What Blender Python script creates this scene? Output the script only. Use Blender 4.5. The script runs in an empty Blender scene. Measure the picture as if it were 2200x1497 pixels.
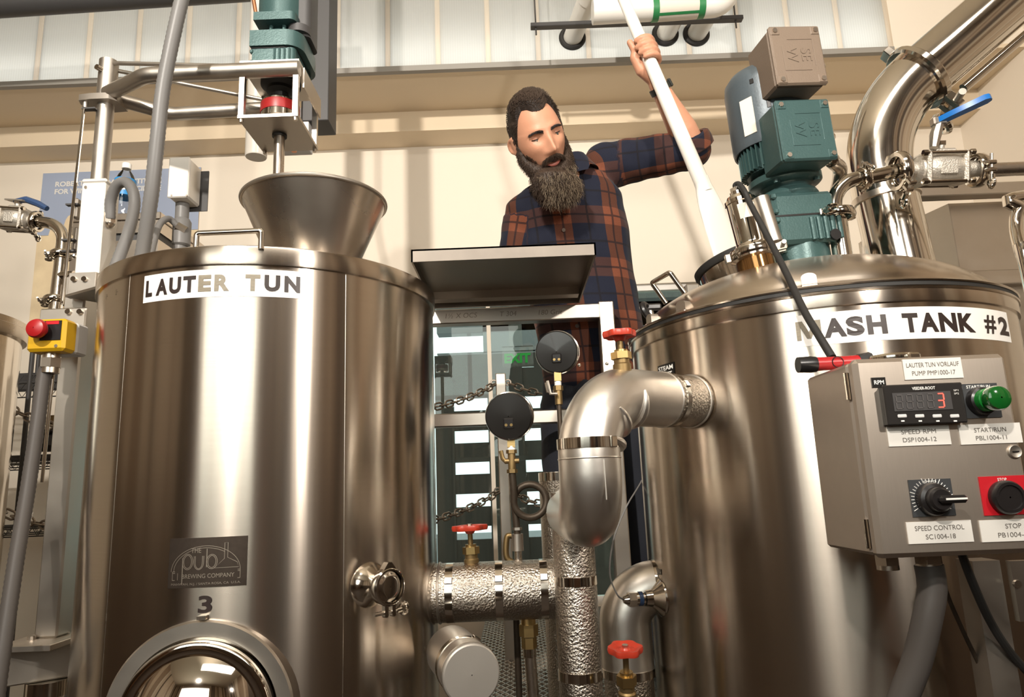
import bpy, math, random
from mathutils import Vector, Matrix, Quaternion, noise
random.seed(7)
PI = math.pi
sc = bpy.context.scene
C = sc.collection
V = Vector

# ------------------------------------------------------------------ camera
CZ = 1.35                                   # lens height above the floor
FPX, PITCH, ROLL = 1500.0, math.radians(11.196), math.radians(2.262)
CAM = V((0, 0, CZ))
_fw = V((0, math.cos(PITCH), math.sin(PITCH)))
_up0 = V((0, -math.sin(PITCH), math.cos(PITCH)))
_rt = V((1, 0, 0)) * math.cos(ROLL) - _up0 * math.sin(ROLL)
_up = V((1, 0, 0)) * math.sin(ROLL) + _up0 * math.cos(ROLL)
cd = bpy.data.cameras.new('camera')
cd.sensor_width = 36.0
cd.lens = 36.0 * FPX / 2200.0
cd.clip_start = 0.02
cam = bpy.data.objects.new('camera', cd)
C.objects.link(cam)
m = Matrix.Identity(4)
for i in range(3):
    m[i][0], m[i][1], m[i][2], m[i][3] = _rt[i], _up[i], -_fw[i], CAM[i]
cam.matrix_world = m
sc.camera = cam

def ray(px, py):
    d = _fw + _rt * ((px - 1100) / FPX) + _up * ((748.5 - py) / FPX)
    return d
def at(px, py, Y):                          # a measured picture point at distance Y -> world point
    d = ray(px, py)
    return CAM + d * (Y / d.y)
def atz(px, py, z):
    d = ray(px, py)
    return CAM + d * ((z - CZ) / d.z)

# ------------------------------------------------------------------ world, lights, exposure
sc.view_settings.view_transform = 'Standard'
sc.view_settings.look = 'None'
sc.view_settings.gamma = 1.0
sc.view_settings.exposure = 0.25
sc.view_settings.use_curve_mapping = False
w = bpy.data.worlds.new('daylight')
sc.world = w
w.use_nodes = True
bg = w.node_tree.nodes['Background']
bg.inputs[0].default_value = (0.93, 0.97, 1.0, 1)
bg.inputs[1].default_value = 1.9

def area_light(name, loc, target, sx, sy, power, col, spread=PI):
    l = bpy.data.lights.new(name, 'AREA')
    l.shape = 'RECTANGLE'; l.size = sx; l.size_y = sy
    l.energy = power; l.color = col; l.spread = spread
    o = bpy.data.objects.new(name, l); C.objects.link(o)
    o.location = loc
    o.rotation_euler = (V(target) - V(loc)).to_track_quat('-Z', 'Y').to_euler()
    return o
def spot_light(name, loc, target, power, col, radius, angle, blend=0.4):
    l = bpy.data.lights.new(name, 'SPOT')
    l.energy = power; l.color = col; l.shadow_soft_size = radius
    l.spot_size = angle; l.spot_blend = blend
    o = bpy.data.objects.new(name, l); C.objects.link(o)
    o.location = loc
    o.rotation_euler = (V(target) - V(loc)).to_track_quat('-Z', 'Y').to_euler()
    return o
WARM = (1.0, 0.86, 0.68)
NEUT = (1.0, 0.925, 0.83)
# daylight entering by the windows of the wall behind the camera
area_light('window_daylight', (-1.4, -3.35, 2.75), (-1.2, 2.0, 2.2), 3.0, 1.95, 42, (1.0, 0.94, 0.86))
# added lamps without fixtures: spots stand in for flash, ceiling panel fills
spot_light('track_spot_key', (-1.0, -1.7, 3.5), (0.1, 2.6, 2.95), 640, NEUT, 0.06, math.radians(96), 1.0)
spot_light('track_spot_side', (1.1, -0.7, 2.35), (-0.5, 3.0, 2.75), 160, NEUT, 0.05, math.radians(95), 1.0)
area_light('ceiling_lamp_light', (0.2, -0.6, 4.05), (0.2, 0.4, 0), 2.4, 0.5, 38, NEUT)
# added lights behind the polycarbonate clerestory, giving its bright-to-grey fade
area_light('clerestory_strip_light', (-1.0, 3.10, CZ + 1.95), (-1.0, 2.0, CZ + 1.97), 5.9, 0.05, 8.5, (1.0, 0.98, 0.95))
area_light('clerestory_strip_light_upper', (-1.0, 3.42, CZ + 2.35), (-1.0, 2.0, CZ + 2.4), 5.9, 0.6, .5, (0.96, 0.98, 1.0))
# ------------------------------------------------------------------ materials
MATS = {}
def pmat(name, col, rough=0.5, metal=0.0, aniso=0.0, noise_amt=0.0, noise_scale=20.0, stretch=(1, 1, 1), bump=0.0, bump_scale=60.0, bump_stretch=(1, 1, 1),
         trans=0.0, ior=1.45, emit=None, estr=0.0, coat=0.0, tangent_axis=None, spec=0.5, rough_var=0.0, alpha=1.0):
    mt = bpy.data.materials.new(name); mt.use_nodes = True
    nt = mt.node_tree; N, L = nt.nodes, nt.links
    b = N['Principled BSDF']
    b.inputs['Base Color'].default_value = (*col, 1)
    b.inputs['Roughness'].default_value = rough
    b.inputs['Metallic'].default_value = metal
    b.inputs['IOR'].default_value = ior
    b.inputs['Transmission Weight'].default_value = trans
    b.inputs['Specular IOR Level'].default_value = spec
    b.inputs['Coat Weight'].default_value = coat
    b.inputs['Alpha'].default_value = alpha
    if emit:
        b.inputs['Emission Color'].default_value = (*emit, 1)
        b.inputs['Emission Strength'].default_value = estr
    tc = None
    if noise_amt or bump or rough_var:
        tc = N.new('ShaderNodeTexCoord')
    if noise_amt or rough_var:
        mp = N.new('ShaderNodeMapping'); mp.inputs['Scale'].default_value = stretch
        L.new(tc.outputs['Object'], mp.inputs['Vector'])
        nz = N.new('ShaderNodeTexNoise'); nz.inputs['Scale'].default_value = noise_scale; nz.inputs['Detail'].default_value = 5
        L.new(mp.outputs[0], nz.inputs['Vector'])
        if noise_amt:
            mx = N.new('ShaderNodeMix'); mx.data_type = 'RGBA'
            a = tuple(max(0, c * (1 - noise_amt)) for c in col); c2 = tuple(min(1, c * (1 + noise_amt)) for c in col)
            mx.inputs[6].default_value = (*a, 1); mx.inputs[7].default_value = (*c2, 1)
            L.new(nz.outputs['Fac'], mx.inputs[0]); L.new(mx.outputs[2], b.inputs['Base Color'])
        if rough_var:
            mr = N.new('ShaderNodeMapRange'); mr.inputs[1].default_value = .1; mr.inputs[2].default_value = .9; mr.interpolation_type = 'SMOOTHSTEP'
            mr.inputs[3].default_value = max(.02, rough - rough_var); mr.inputs[4].default_value = rough + rough_var
            L.new(nz.outputs['Fac'], mr.inputs[0]); L.new(mr.outputs[0], b.inputs['Roughness'])
    if bump:
        mp2 = N.new('ShaderNodeMapping'); mp2.inputs['Scale'].default_value = bump_stretch
        L.new(tc.outputs['Object'], mp2.inputs['Vector'])
        nb = N.new('ShaderNodeTexNoise'); nb.inputs['Scale'].default_value = bump_scale; nb.inputs['Detail'].default_value = 3
        L.new(mp2.outputs[0], nb.inputs['Vector'])
        bp = N.new('ShaderNodeBump'); bp.inputs['Strength'].default_value = bump; bp.inputs['Distance'].default_value = 0.01
        L.new(nb.outputs['Fac'], bp.inputs['Height']); L.new(bp.outputs[0], b.inputs['Normal'])
    if aniso:
        b.inputs['Anisotropic'].default_value = aniso
        b.inputs['Anisotropic Rotation'].default_value = .25
        tg = N.new('ShaderNodeTangent'); tg.direction_type = 'RADIAL'; tg.axis = tangent_axis or 'Z'
        L.new(tg.outputs[0], b.inputs['Tangent'])
    MATS[name] = mt
    return mt
pmat('tank_steel', (0.58, 0.51, 0.435), 0.225, 1.0, aniso=0.90, bump=0.035, bump_scale=16, bump_stretch=(1, 1, .03), noise_amt=.06, noise_scale=30, stretch=(.3, .3, 14))
pmat('steel', (0.58, 0.515, 0.44), 0.28, 1.0, rough_var=.03, noise_scale=9)
pmat('steel_brushed', (0.54, 0.475, 0.41), 0.44, 1.0, noise_amt=.05, noise_scale=40, stretch=(12, 1, 1))
pmat('steel_polished', (0.68, 0.63, 0.56), 0.11, 1.0, rough_var=.03, noise_scale=12)
pmat('steel_mirror', (0.72, 0.67, 0.60), 0.05, 1.0)
pmat('steel_dull', (0.46, 0.42, 0.37), 0.42, 1.0, noise_amt=.12, noise_scale=14, rough_var=.08)
pmat('steel_plate', (0.56, 0.51, 0.45), 0.36, 1.0, noise_amt=.15, noise_scale=7, rough_var=.08)
pmat('steel_dirty', (0.28, 0.24, 0.20), 0.42, 1.0, noise_amt=.3, noise_scale=11, rough_var=.1)
pmat('aluminium_white', (0.74, 0.71, 0.66), 0.42, 0.35, noise_amt=.04, noise_scale=30)
pmat('aluminium_jacket', (0.74, 0.70, 0.645), 0.36, 1.0, bump=.08, bump_scale=18)
pmat('embossed_jacket', (0.47, 0.425, 0.37), 0.27, 1.0, bump=.42, bump_scale=230)
pmat('aluminium_dull', (0.42, 0.39, 0.35), 0.45, 0.6, noise_amt=.05)
pmat('cast_alloy', (0.52, 0.48, 0.42), 0.5, 0.85, bump=.2, bump_scale=300, noise_amt=.06)
pmat('teal_paint', (0.044, 0.090, 0.088), 0.34, 0.25, noise_amt=.08, noise_scale=40, bump=.05, bump_scale=250)
pmat('grey_blue_paint', (0.078, 0.098, 0.112), 0.4, 0.2, bump=.04, bump_scale=200)
pmat('taupe_paint', (0.175, 0.130, 0.095), 0.5, 0.15, bump=.08, bump_scale=350, noise_amt=.05)
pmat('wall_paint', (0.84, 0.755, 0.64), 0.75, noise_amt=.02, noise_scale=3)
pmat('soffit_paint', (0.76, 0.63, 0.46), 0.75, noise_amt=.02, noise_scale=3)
pmat('ceiling_paint', (0.75, 0.66, 0.52), 0.8)
pmat('front_wall_paint', (0.34, 0.25, 0.165), 0.7, noise_amt=.06, noise_scale=2)
pmat('wood_brown', (0.16, 0.075, 0.033), 0.5, noise_amt=.3, noise_scale=4, stretch=(8, 8, .6))
pmat('floor_tile', (0.06, 0.04, 0.028), 0.55, noise_amt=.2, noise_scale=5)
pmat('dark_grey', (0.052, 0.05, 0.05), 0.5)
pmat('mid_grey', (0.20, 0.20, 0.20), 0.5)
pmat('trim_grey', (0.30, 0.28, 0.25), 0.6)
pmat('black_plastic', (0.012, 0.011, 0.011), 0.32)
pmat('black_rubber', (0.018, 0.017, 0.016), 0.6)
pmat('black_enamel', (0.010, 0.009, 0.008), 0.28, coat=.3)
pmat('white_sticker', (0.80, 0.775, 0.73), 0.35)
pmat('label_white', (0.70, 0.675, 0.63), 0.35)
pmat('ink_black', (0.025, 0.016, 0.014), 0.4)
pmat('ink_faded', (0.20, 0.17, 0.12), 0.45, noise_amt=.35, noise_scale=120, stretch=(1, 1, 6))
pmat('ink_grey', (0.13, 0.115, 0.10), 0.5)
pmat('white_ink', (0.80, 0.78, 0.74), 0.5)
pmat('red_paint', (0.43, 0.038, 0.018), 0.35, noise_amt=.12, noise_scale=40)
pmat('red_plastic', (0.28, 0.012, 0.012), 0.4)
pmat('red_label', (0.48, 0.010, 0.018), 0.4)
pmat('bright_red', (0.34, 0.010, 0.012), 0.35)
pmat('yellow_plastic', (0.60, 0.34, 0.008), 0.42)
pmat('light_grey_plastic', (0.62, 0.61, 0.60), 0.5)
pmat('blue_vinyl', (0.0, 0.105, 0.36), 0.28)
pmat('blue_dark', (0.03, 0.06, 0.14), 0.35)
pmat('brass', (0.50, 0.35, 0.15), 0.34, 1.0, noise_amt=.15, noise_scale=40)
pmat('brass_old', (0.24, 0.165, 0.075), 0.5, 0.9, noise_amt=.3, noise_scale=40)
pmat('iron_dark', (0.06, 0.045, 0.032), 0.5, 0.6, noise_amt=.3, noise_scale=60)
pmat('copper', (0.62, 0.28, 0.15), 0.35, 0.9)
pmat('pvc_white', (0.83, 0.80, 0.74), 0.3)
pmat('green_label', (0.03, 0.21, 0.07), 0.45)
pmat('paper_label', (0.72, 0.66, 0.57), 0.6)
pmat('conduit_grey', (0.155, 0.150, 0.145), 0.42, spec=.4)
pmat('conduit_grey_warm', (0.075, 0.066, 0.060), 0.5, spec=.3)
pmat('poster_sky', (0.36, 0.42, 0.56), 0.5, noise_amt=.1, noise_scale=2)
pmat('poster_corn', (0.84, 0.64, 0.42), 0.55, noise_amt=.30, noise_scale=9)
pmat('paddle_white', (0.86, 0.83, 0.76), 0.32, noise_amt=.03, noise_scale=6)
pmat('deck_grating', (0.17, 0.15, 0.13), 0.45, 0.8, noise_amt=.5, noise_scale=60, bump=.8, bump_scale=90)
pmat('exit_green', (0.03, 0.30, 0.05), 0.4, emit=(0.05, .8, .1), estr=.12)
pmat('fence_brown', (0.055, 0.042, 0.034), 0.7, noise_amt=.2, noise_scale=5)
pmat('asphalt', (0.2, 0.2, 0.2), 0.9)
pmat('led_red', (0.4, .02, .01), 0.4, emit=(1.0, .09, .06), estr=2.2)
pmat('led_off', (0.045, 0.042, 0.042), 0.5)
pmat('display_black', (0.022, 0.020, 0.019), 0.22)
pmat('lens_green', (0.005, 0.085, 0.012), 0.12, coat=1.0)
pmat('lens_green_bright', (0.010, 0.18, 0.025), 0.2)
pmat('knob_black', (0.014, 0.012, 0.012), 0.3)
pmat('dark_plate', (0.045, 0.047, 0.05), 0.35)
pmat('blue_label', (0.02, 0.25, 0.60), 0.4)
pmat('bottle_cap', (0.80, 0.78, 0.74), 0.45)
pmat('chain_steel', (0.30, 0.26, 0.22), 0.35, 1.0)
pmat('nameplate_dark', (0.085, 0.065, 0.052), 0.35, 0.8, noise_amt=.2, noise_scale=90)
pmat('nameplate_light', (0.42, 0.36, 0.29), 0.4, 0.9)
pmat('frosted_plastic', (.62, .58, .52), .12, coat=.5)
pmat('white_paint', (0.80, 0.77, 0.72), 0.6)

def glass_mat(name, tint, refl=0.06, rough=0.0):
    mt = bpy.data.materials.new(name); mt.use_nodes = True
    nt = mt.node_tree; N, L = nt.nodes, nt.links
    N.remove(N['Principled BSDF'])
    tr = N.new('ShaderNodeBsdfTransparent'); tr.inputs[0].default_value = (*tint, 1)
    gl = N.new('ShaderNodeBsdfGlossy'); gl.inputs['Roughness'].default_value = rough; gl.inputs[0].default_value = (1, 1, 1, 1)
    fr = N.new('ShaderNodeFresnel'); fr.inputs[0].default_value = 1.5
    ml = N.new('ShaderNodeMath'); ml.operation = 'ADD'; ml.inputs[1].default_value = refl
    mx = N.new('ShaderNodeMixShader')
    L.new(fr.outputs[0], ml.inputs[0]); L.new(ml.outputs[0], mx.inputs[0])
    L.new(tr.outputs[0], mx.inputs[1]); L.new(gl.outputs[0], mx.inputs[2])
    L.new(mx.outputs[0], N['Material Output'].inputs[0])
    MATS[name] = mt
    return mt
glass_mat('window_glass', (0.72, 0.81, 0.77), 0.0)
glass_mat('clear_plastic', (0.93, 0.93, 0.92), 0.03, .03)

def polycarbonate(name='polycarbonate', c1=(.86, .88, .87), c2=(.45, .45, .44)):
    mt = bpy.data.materials.new(name); mt.use_nodes = True
    nt = mt.node_tree; N, L = nt.nodes, nt.links
    N.remove(N['Principled BSDF'])
    tl = N.new('ShaderNodeBsdfTranslucent'); tl.inputs[0].default_value = (*c1, 1)
    df = N.new('ShaderNodeBsdfDiffuse'); df.inputs[0].default_value = (*c2, 1)
    tc = N.new('ShaderNodeTexCoord'); wv = N.new('ShaderNodeTexWave')
    wv.wave_type = 'BANDS'; wv.bands_direction = 'X'; wv.inputs['Scale'].default_value = 28
    L.new(tc.outputs['Object'], wv.inputs['Vector'])
    mr = N.new('ShaderNodeMapRange'); mr.inputs[3].default_value = .30; mr.inputs[4].default_value = .40
    L.new(wv.outputs['Fac'], mr.inputs[0])
    mx = N.new('ShaderNodeMixShader')
    L.new(mr.outputs[0], mx.inputs[0]); L.new(tl.outputs[0], mx.inputs[1]); L.new(df.outputs[0], mx.inputs[2])
    L.new(mx.outputs[0], N['Material Output'].inputs[0])
    MATS[name] = mt
polycarbonate()

# ------------------------------------------------------------------ mesh builder
def frame_from(z, x=None):
    z = V(z).normalized()
    if x is None:
        x = V((1, 0, 0)) if abs(z.x) < .9 else V((0, 1, 0))
    x = V(x); x = (x - z * x.dot(z)).normalized()
    y = z.cross(x)
    return x, y, z
def mat4(o, x, y, z):
    M = Matrix.Identity(4)
    for i in range(3):
        M[i][0], M[i][1], M[i][2], M[i][3] = x[i], y[i], z[i], o[i]
    return M
class MB:
    def __init__(s, M=None):
        s.v = []; s.f = []; s.M = M or Matrix.Identity(4)
    def add(s, vs, fs):
        n = len(s.v); M = s.M
        s.v += [M @ V(p) for p in vs]
        s.f += [tuple(i + n for i in f) for f in fs]
        return s
    def box(s, c, size, M=None, bev=0.0):
        hx, hy, hz = size[0] / 2, size[1] / 2, size[2] / 2
        c = V(c)
        if bev <= 0:
            vs = [V((a * hx, b * hy, d * hz)) for d in (-1, 1) for b in (-1, 1) for a in (-1, 1)]
            fs = [(0, 2, 3, 1), (4, 5, 7, 6), (0, 1, 5, 4), (2, 6, 7, 3), (0, 4, 6, 2), (1, 3, 7, 5)]
        else:
            b_ = min(bev, hx * .95, hy * .95, hz * .95)
            vs = []; idx = {}
            for sx in (-1, 1):
                for sy in (-1, 1):
                    for sz in (-1, 1):
                        for k in range(3):
                            p = [sx * hx, sy * hy, sz * hz]
                            for j in range(3):
                                if j != k: p[j] -= (sx, sy, sz)[j] * b_
                            idx[(sx, sy, sz, k)] = len(vs); vs.append(V(p))
            fs = []
            for k in range(3):
                a, b2 = [(1, 2), (2, 0), (0, 1)][k]
                for sg in (-1, 1):
                    q = []
                    for (ua, ub) in ((-1, -1), (1, -1), (1, 1), (-1, 1)):
                        t = [0, 0, 0]; t[k] = sg; t[a] = ua; t[b2] = ub
                        q.append(idx[(*t, k)])
                    fs.append(tuple(q if sg > 0 else q[::-1]))
            for k in range(3):
                a, b2 = [(1, 2), (2, 0), (0, 1)][k]
                for ua in (-1, 1):
                    for ub in (-1, 1):
                        t0 = [0, 0, 0]; t0[k] = -1; t0[a] = ua; t0[b2] = ub
                        t1 = list(t0); t1[k] = 1
                        q = [idx[(*t0, a)], idx[(*t0, b2)], idx[(*t1, b2)], idx[(*t1, a)]]
                        fs.append(tuple(q if ua * ub < 0 else q[::-1]))
            for sx in (-1, 1):
                for sy in (-1, 1):
                    for sz in (-1, 1):
                        q = [idx[(sx, sy, sz, 0)], idx[(sx, sy, sz, 1)], idx[(sx, sy, sz, 2)]]
                        fs.append(tuple(q if sx * sy * sz > 0 else q[::-1]))
        if M is not None:
            vs = [M @ p for p in vs]
        return s.add([c + p for p in vs], fs)
    def cyl(s, p0, p1, r0, r1=None, seg=24, caps=True):
        r1 = r0 if r1 is None else r1
        p0, p1 = V(p0), V(p1)
        x, y, z = frame_from(p1 - p0)
        vs = []
        for (p, r) in ((p0, r0), (p1, r1)):
            vs += [p + (x * math.cos(2 * PI * i / seg) + y * math.sin(2 * PI * i / seg)) * r for i in range(seg)]
        fs = [(i, (i + 1) % seg, seg + (i + 1) % seg, seg + i) for i in range(seg)]
        if caps:
            fs += [tuple(range(seg))[::-1], tuple(range(seg, 2 * seg))]
        return s.add(vs, fs)
    def lathe(s, prof, o=(0, 0, 0), axis=(0, 0, 1), seg=48, a0=0.0, a1=2 * PI, x=None, close=False):
        """prof: list of (r, h)."""
        o = V(o); X, Y, Z = frame_from(axis, x)
        full = abs(a1 - a0 - 2 * PI) < 1e-6
        n = seg if full else seg + 1
        vs = []; n_p = len(prof)
        for (r, h) in prof:
            for i in range(n):
                a = a0 + (a1 - a0) * i / seg
                vs.append(o + Z * h + (X * math.cos(a) + Y * math.sin(a)) * r)
        fs = []
        K = n_p if close else n_p - 1
        for k in range(K):
            k2 = (k + 1) % n_p
            for i in range(seg):
                j = (i + 1) % n
                fs.append((k * n + i, k * n + j, k2 * n + j, k2 * n + i))
        return s.add(vs, fs)
    def disc(s, o, axis, r, seg=32, x=None):
        o = V(o); X, Y, Z = frame_from(axis, x)
        vs = [o + (X * math.cos(2 * PI * i / seg) + Y * math.sin(2 * PI * i / seg)) * r for i in range(seg)]
        return s.add(vs, [tuple(range(seg))])
    def tube(s, pts, r, seg=16, caps=True, rx=None):
        pts = [V(p) for p in pts]; n = len(pts)
        rs = r if isinstance(r, (list, tuple)) else [r] * n
        tang = []
        for i in range(n):
            a = pts[max(0, i - 1)]; b = pts[min(n - 1, i + 1)]
            tang.append((b - a).normalized())
        X, Y, Z = frame_from(tang[0], rx)
        vs = []
        for i in range(n):
            if i:
                q = tang[i - 1].rotation_difference(tang[i])
                X = q @ X
                X = (X - tang[i] * X.dot(tang[i])).normalized()
            Y = tang[i].cross(X)
            vs += [pts[i] + (X * math.cos(2 * PI * k / seg) + Y * math.sin(2 * PI * k / seg)) * rs[i] for k in range(seg)]
        fs = []
        for i in range(n - 1):
            for k in range(seg):
                fs.append((i * seg + k, i * seg + (k + 1) % seg, (i + 1) * seg + (k + 1) % seg, (i + 1) * seg + k))
        if caps:
            fs += [tuple(range(seg))[::-1], tuple((n - 1) * seg + k for k in range(seg))]
        return s.add(vs, fs)
    def prism(s, poly, h0, h1, M=None):
        n = len(poly); M = M or Matrix.Identity(4)
        vs = [M @ V((p[0], p[1], h0)) for p in poly] + [M @ V((p[0], p[1], h1)) for p in poly]
        fs = [tuple(range(n))[::-1], tuple(range(n, 2 * n))] + [(i, (i + 1) % n, n + (i + 1) % n, n + i) for i in range(n)]
        return s.add(vs, fs)
    def torus(s, o, axis, R, r, seg=40, sub=10, a0=0, a1=2 * PI, x=None):
        prof = [(R + r * math.cos(2 * PI * k / sub), r * math.sin(2 * PI * k / sub)) for k in range(sub)]
        return s.lathe(prof, o, axis, seg, a0, a1, x, close=True)
    def ball(s, o, r, seg=16, rings=10):
        rr = r if isinstance(r, (tuple, list)) else (r, r, r)
        o = V(o); vs = []; fs = []
        for i in range(1, rings):
            t = PI * i / rings
            for k in range(seg):
                a = 2 * PI * k / seg
                vs.append(o + V((rr[0] * math.sin(t) * math.cos(a), rr[1] * math.sin(t) * math.sin(a), rr[2] * math.cos(t))))
        top = len(vs); vs.append(o + V((0, 0, rr[2]))); bot = len(vs); vs.append(o - V((0, 0, rr[2])))
        for i in range(rings - 2):
            for k in range(seg):
                fs.append((i * seg + k, (i + 1) * seg + k, (i + 1) * seg + (k + 1) % seg, i * seg + (k + 1) % seg))
        for k in range(seg):
            fs.append((top, k, (k + 1) % seg)); l = (rings - 2) * seg
            fs.append((bot, l + (k + 1) % seg, l + k))
        return s.add(vs, fs)
    def grid(s, rows):
        """rows: list of equal-length lists of points."""
        n = len(rows[0]); vs = [p for r in rows for p in r]
        fs = [(i * n + j, i * n + j + 1, (i + 1) * n + j + 1, (i + 1) * n + j) for i in range(len(rows) - 1) for j in range(n - 1)]
        return s.add(vs, fs)
    def hexnut(s, p0, p1, r):
        return s.cyl(p0, p1, r, r, 6)

def smooth_path(ctrl, n=12):
    """Catmull-Rom through control points."""
    P = [V(p) for p in ctrl]; P = [P[0] * 2 - P[1]] + P + [P[-1] * 2 - P[-2]]
    out = []
    for i in range(1, len(P) - 2):
        for k in range(n):
            t = k / n
            a, b, c, d = P[i - 1], P[i], P[i + 1], P[i + 2]
            out.append(0.5 * ((2 * b) + (c - a) * t + (2 * a - 5 * b + 4 * c - d) * t * t + (3 * b - a - 3 * c + d) * t ** 3))
    out.append(P[-2])
    return out
def fillet_path(ctrl, rad, n=10):
    """polyline with rounded corners (arc-like bezier)."""
    P = [V(p) for p in ctrl]
    rads = rad if isinstance(rad, (list, tuple)) else [rad] * (len(P) - 2)
    out = [P[0]]
    for i in range(1, len(P) - 1):
        a = (P[i - 1] - P[i]); b = (P[i + 1] - P[i]); r = min(rads[i - 1], a.length * .49 if i > 1 else a.length * .98, b.length * .98)
        p0 = P[i] + a.normalized() * r; p1 = P[i] + b.normalized() * r
        for k in range(n + 1):
            t = k / n
            # rational quadratic (close to a circular arc)
            cw = math.cos((PI - a.angle(b)) / 2)
            w0, w1, w2 = (1 - t) ** 2, 2 * t * (1 - t) * cw, t * t
            out.append((p0 * w0 + P[i] * w1 + p1 * w2) / (w0 + w1 + w2))
    out.append(P[-1])
    return out

# ------------------------------------------------------------------ objects
def wloc(o):
    p = V((0, 0, 0))
    while o is not None:
        p = p + o.location; o = o.parent
    return p
def tag(o, label=None, cat=None, group=None, kind=None):
    if label: o['label'] = label
    if cat: o['category'] = cat
    if group: o['group'] = group
    if kind: o['kind'] = kind
    return o
def thing(name, label, cat, loc, group=None):
    o = bpy.data.objects.new(name, None); C.objects.link(o)
    o.empty_display_size = .05
    o.location = loc
    return tag(o, label, cat, group)
def mesh_from(name, vs, fs, sharp=35):
    me = bpy.data.meshes.new(name)
    me.from_pydata([tuple(p) for p in vs], [], fs)
    me.validate()
    me.update()
    if sharp:
        me.polygons.foreach_set('use_smooth', [True] * len(me.polygons))
        me.set_sharp_from_angle(angle=math.radians(sharp))
    return me
def obj(name, mb, mat, parent=None, loc=None, sharp=35, label=None, kind=None):
    """geometry given in world space; linked as one mesh object, under its parent if it has one"""
    base = wloc(parent) if parent is not None else V((0, 0, 0))
    l = V(loc) if loc is not None else (base if parent is not None else V((0, 0, 0)))
    me = mesh_from(name, [p - l for p in mb.v], mb.f, sharp)
    me.materials.append(MATS[mat] if isinstance(mat, str) else mat)
    o = bpy.data.objects.new(name, me); C.objects.link(o)
    o.location = l - base
    if parent is not None: o.parent = parent
    if label: o['label'] = label
    if kind: o['kind'] = kind
    return o
def single(name, mb, mat, label, cat, loc=None, group=None, sharp=35):
    if loc is None:
        n = len(mb.v); loc = sum((p for p in mb.v), V((0, 0, 0))) / n
        loc.z = min(p.z for p in mb.v)
    return tag(obj(name, mb, mat, None, loc, sharp), label, cat, group)
def struct(name, mb, mat, sharp=35):
    return tag(obj(name, mb, mat, None, None, sharp), kind='structure')
def bolt_head(parent, p, n, r=.006, h=.005, mat='steel', name='bolt'):
    p, n = V(p), V(n).normalized()
    return obj(name, MB().cyl(p - n * .002, p + n * h, r, r * .92, 10), mat, parent, loc=p)

_fonts = {}
def text_mb(body, size, M, bold=0.0, align='CENTER', sx=1.0, fn=None, spacing=1.0, depth=0.0):
    cu = bpy.data.curves.new('lettering', 'FONT')
    cu.body = body; cu.size = size; cu.align_x = align; cu.align_y = 'CENTER'; cu.offset = bold
    cu.space_character = spacing; cu.extrude = depth; cu.resolution_u = 4
    o = bpy.data.objects.new('lettering', cu)
    C.objects.link(o)
    bpy.context.view_layer.update()
    dg = bpy.context.evaluated_depsgraph_get()
    me = bpy.data.meshes.new_from_object(o.evaluated_get(dg))
    vs = [V((p.co.x * sx, p.co.y, p.co.z)) for p in me.vertices]
    fs = [tuple(p.vertices) for p in me.polygons]
    bpy.data.objects.remove(o); bpy.data.curves.remove(cu); bpy.data.meshes.remove(me)
    mb = MB()
    if fn:
        mb.add([fn(p) for p in vs], fs)
    else:
        mb.add([M @ p for p in vs], fs)
    return mb
def bend(c, R, ang0, z0):
    """flat sheet (x along, y up, z out) wrapped on a vertical cylinder about c; ang0 = azimuth of the sheet's centre"""
    def fn(p):
        a = ang0 + p.x / R
        r = R + p.z
        return V((c[0] + r * math.cos(a), c[1] + r * math.sin(a), z0 + p.y))
    return fn
def sheet(w, h, fn, z=0.001, nx=24, skew=0.0):
    rows = []
    mb = MB()
    for zz in (z,):
        rows = [[fn(V((w * (i / nx - .5), h * (j - .5), zz))) for i in range(nx + 1)] for j in (0, 1)]
        mb.grid(rows)
    # edge thickness back to the surface
    for j in (0, 1):
        mb.grid([[fn(V((w * (i / nx - .5), h * (j - .5), zz))) for i in range(nx + 1)] for zz in ((0, z) if j == 0 else (z, 0))])
    return mb
def copy_tree(o, parent=None):
    c = o.copy(); C.objects.link(c); c.parent = parent
    for ch in [x for x in bpy.data.objects if x.parent == o]:
        copy_tree(ch, c)
    return c
# ------------------------------------------------------------------ the setting
XL, XR, YB, YF = -4.0, 2.42, 3.42, -3.5
ZC = CZ + 2.95
struct('floor', MB().box(((XL + XR) / 2, (YB + YF) / 2, -.05), (XR - XL, YB - YF, .1)), 'floor_tile')
struct('ceiling', MB().box(((XL + XR) / 2, (YB + YF) / 2, ZC + .05), (XR - XL, YB - YF, .1)), 'ceiling_paint')
WX0, WX1, WZ0, WZ1 = -.46, 1.05, CZ - .56, CZ + .985       # the opening of the big window
wb = MB()
def slab(mb, x0, x1, y0, y1, z0, z1):
    return mb.box(((x0 + x1) / 2, (y0 + y1) / 2, (z0 + z1) / 2), (x1 - x0, y1 - y0, z1 - z0))
ZS1, ZS2 = CZ + 1.785, CZ + 1.893
slab(wb, XL, WX0, YB, YB + .12, 0, ZS1)
slab(wb, WX1, XR, YB, YB + .12, 0, ZS1)
slab(wb, WX0, WX1, YB, YB + .12, 0, WZ0)
slab(wb, WX0, WX1, YB, YB + .12, WZ1, ZS1)
struct('wall_back', wb, 'wall_paint')
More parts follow.
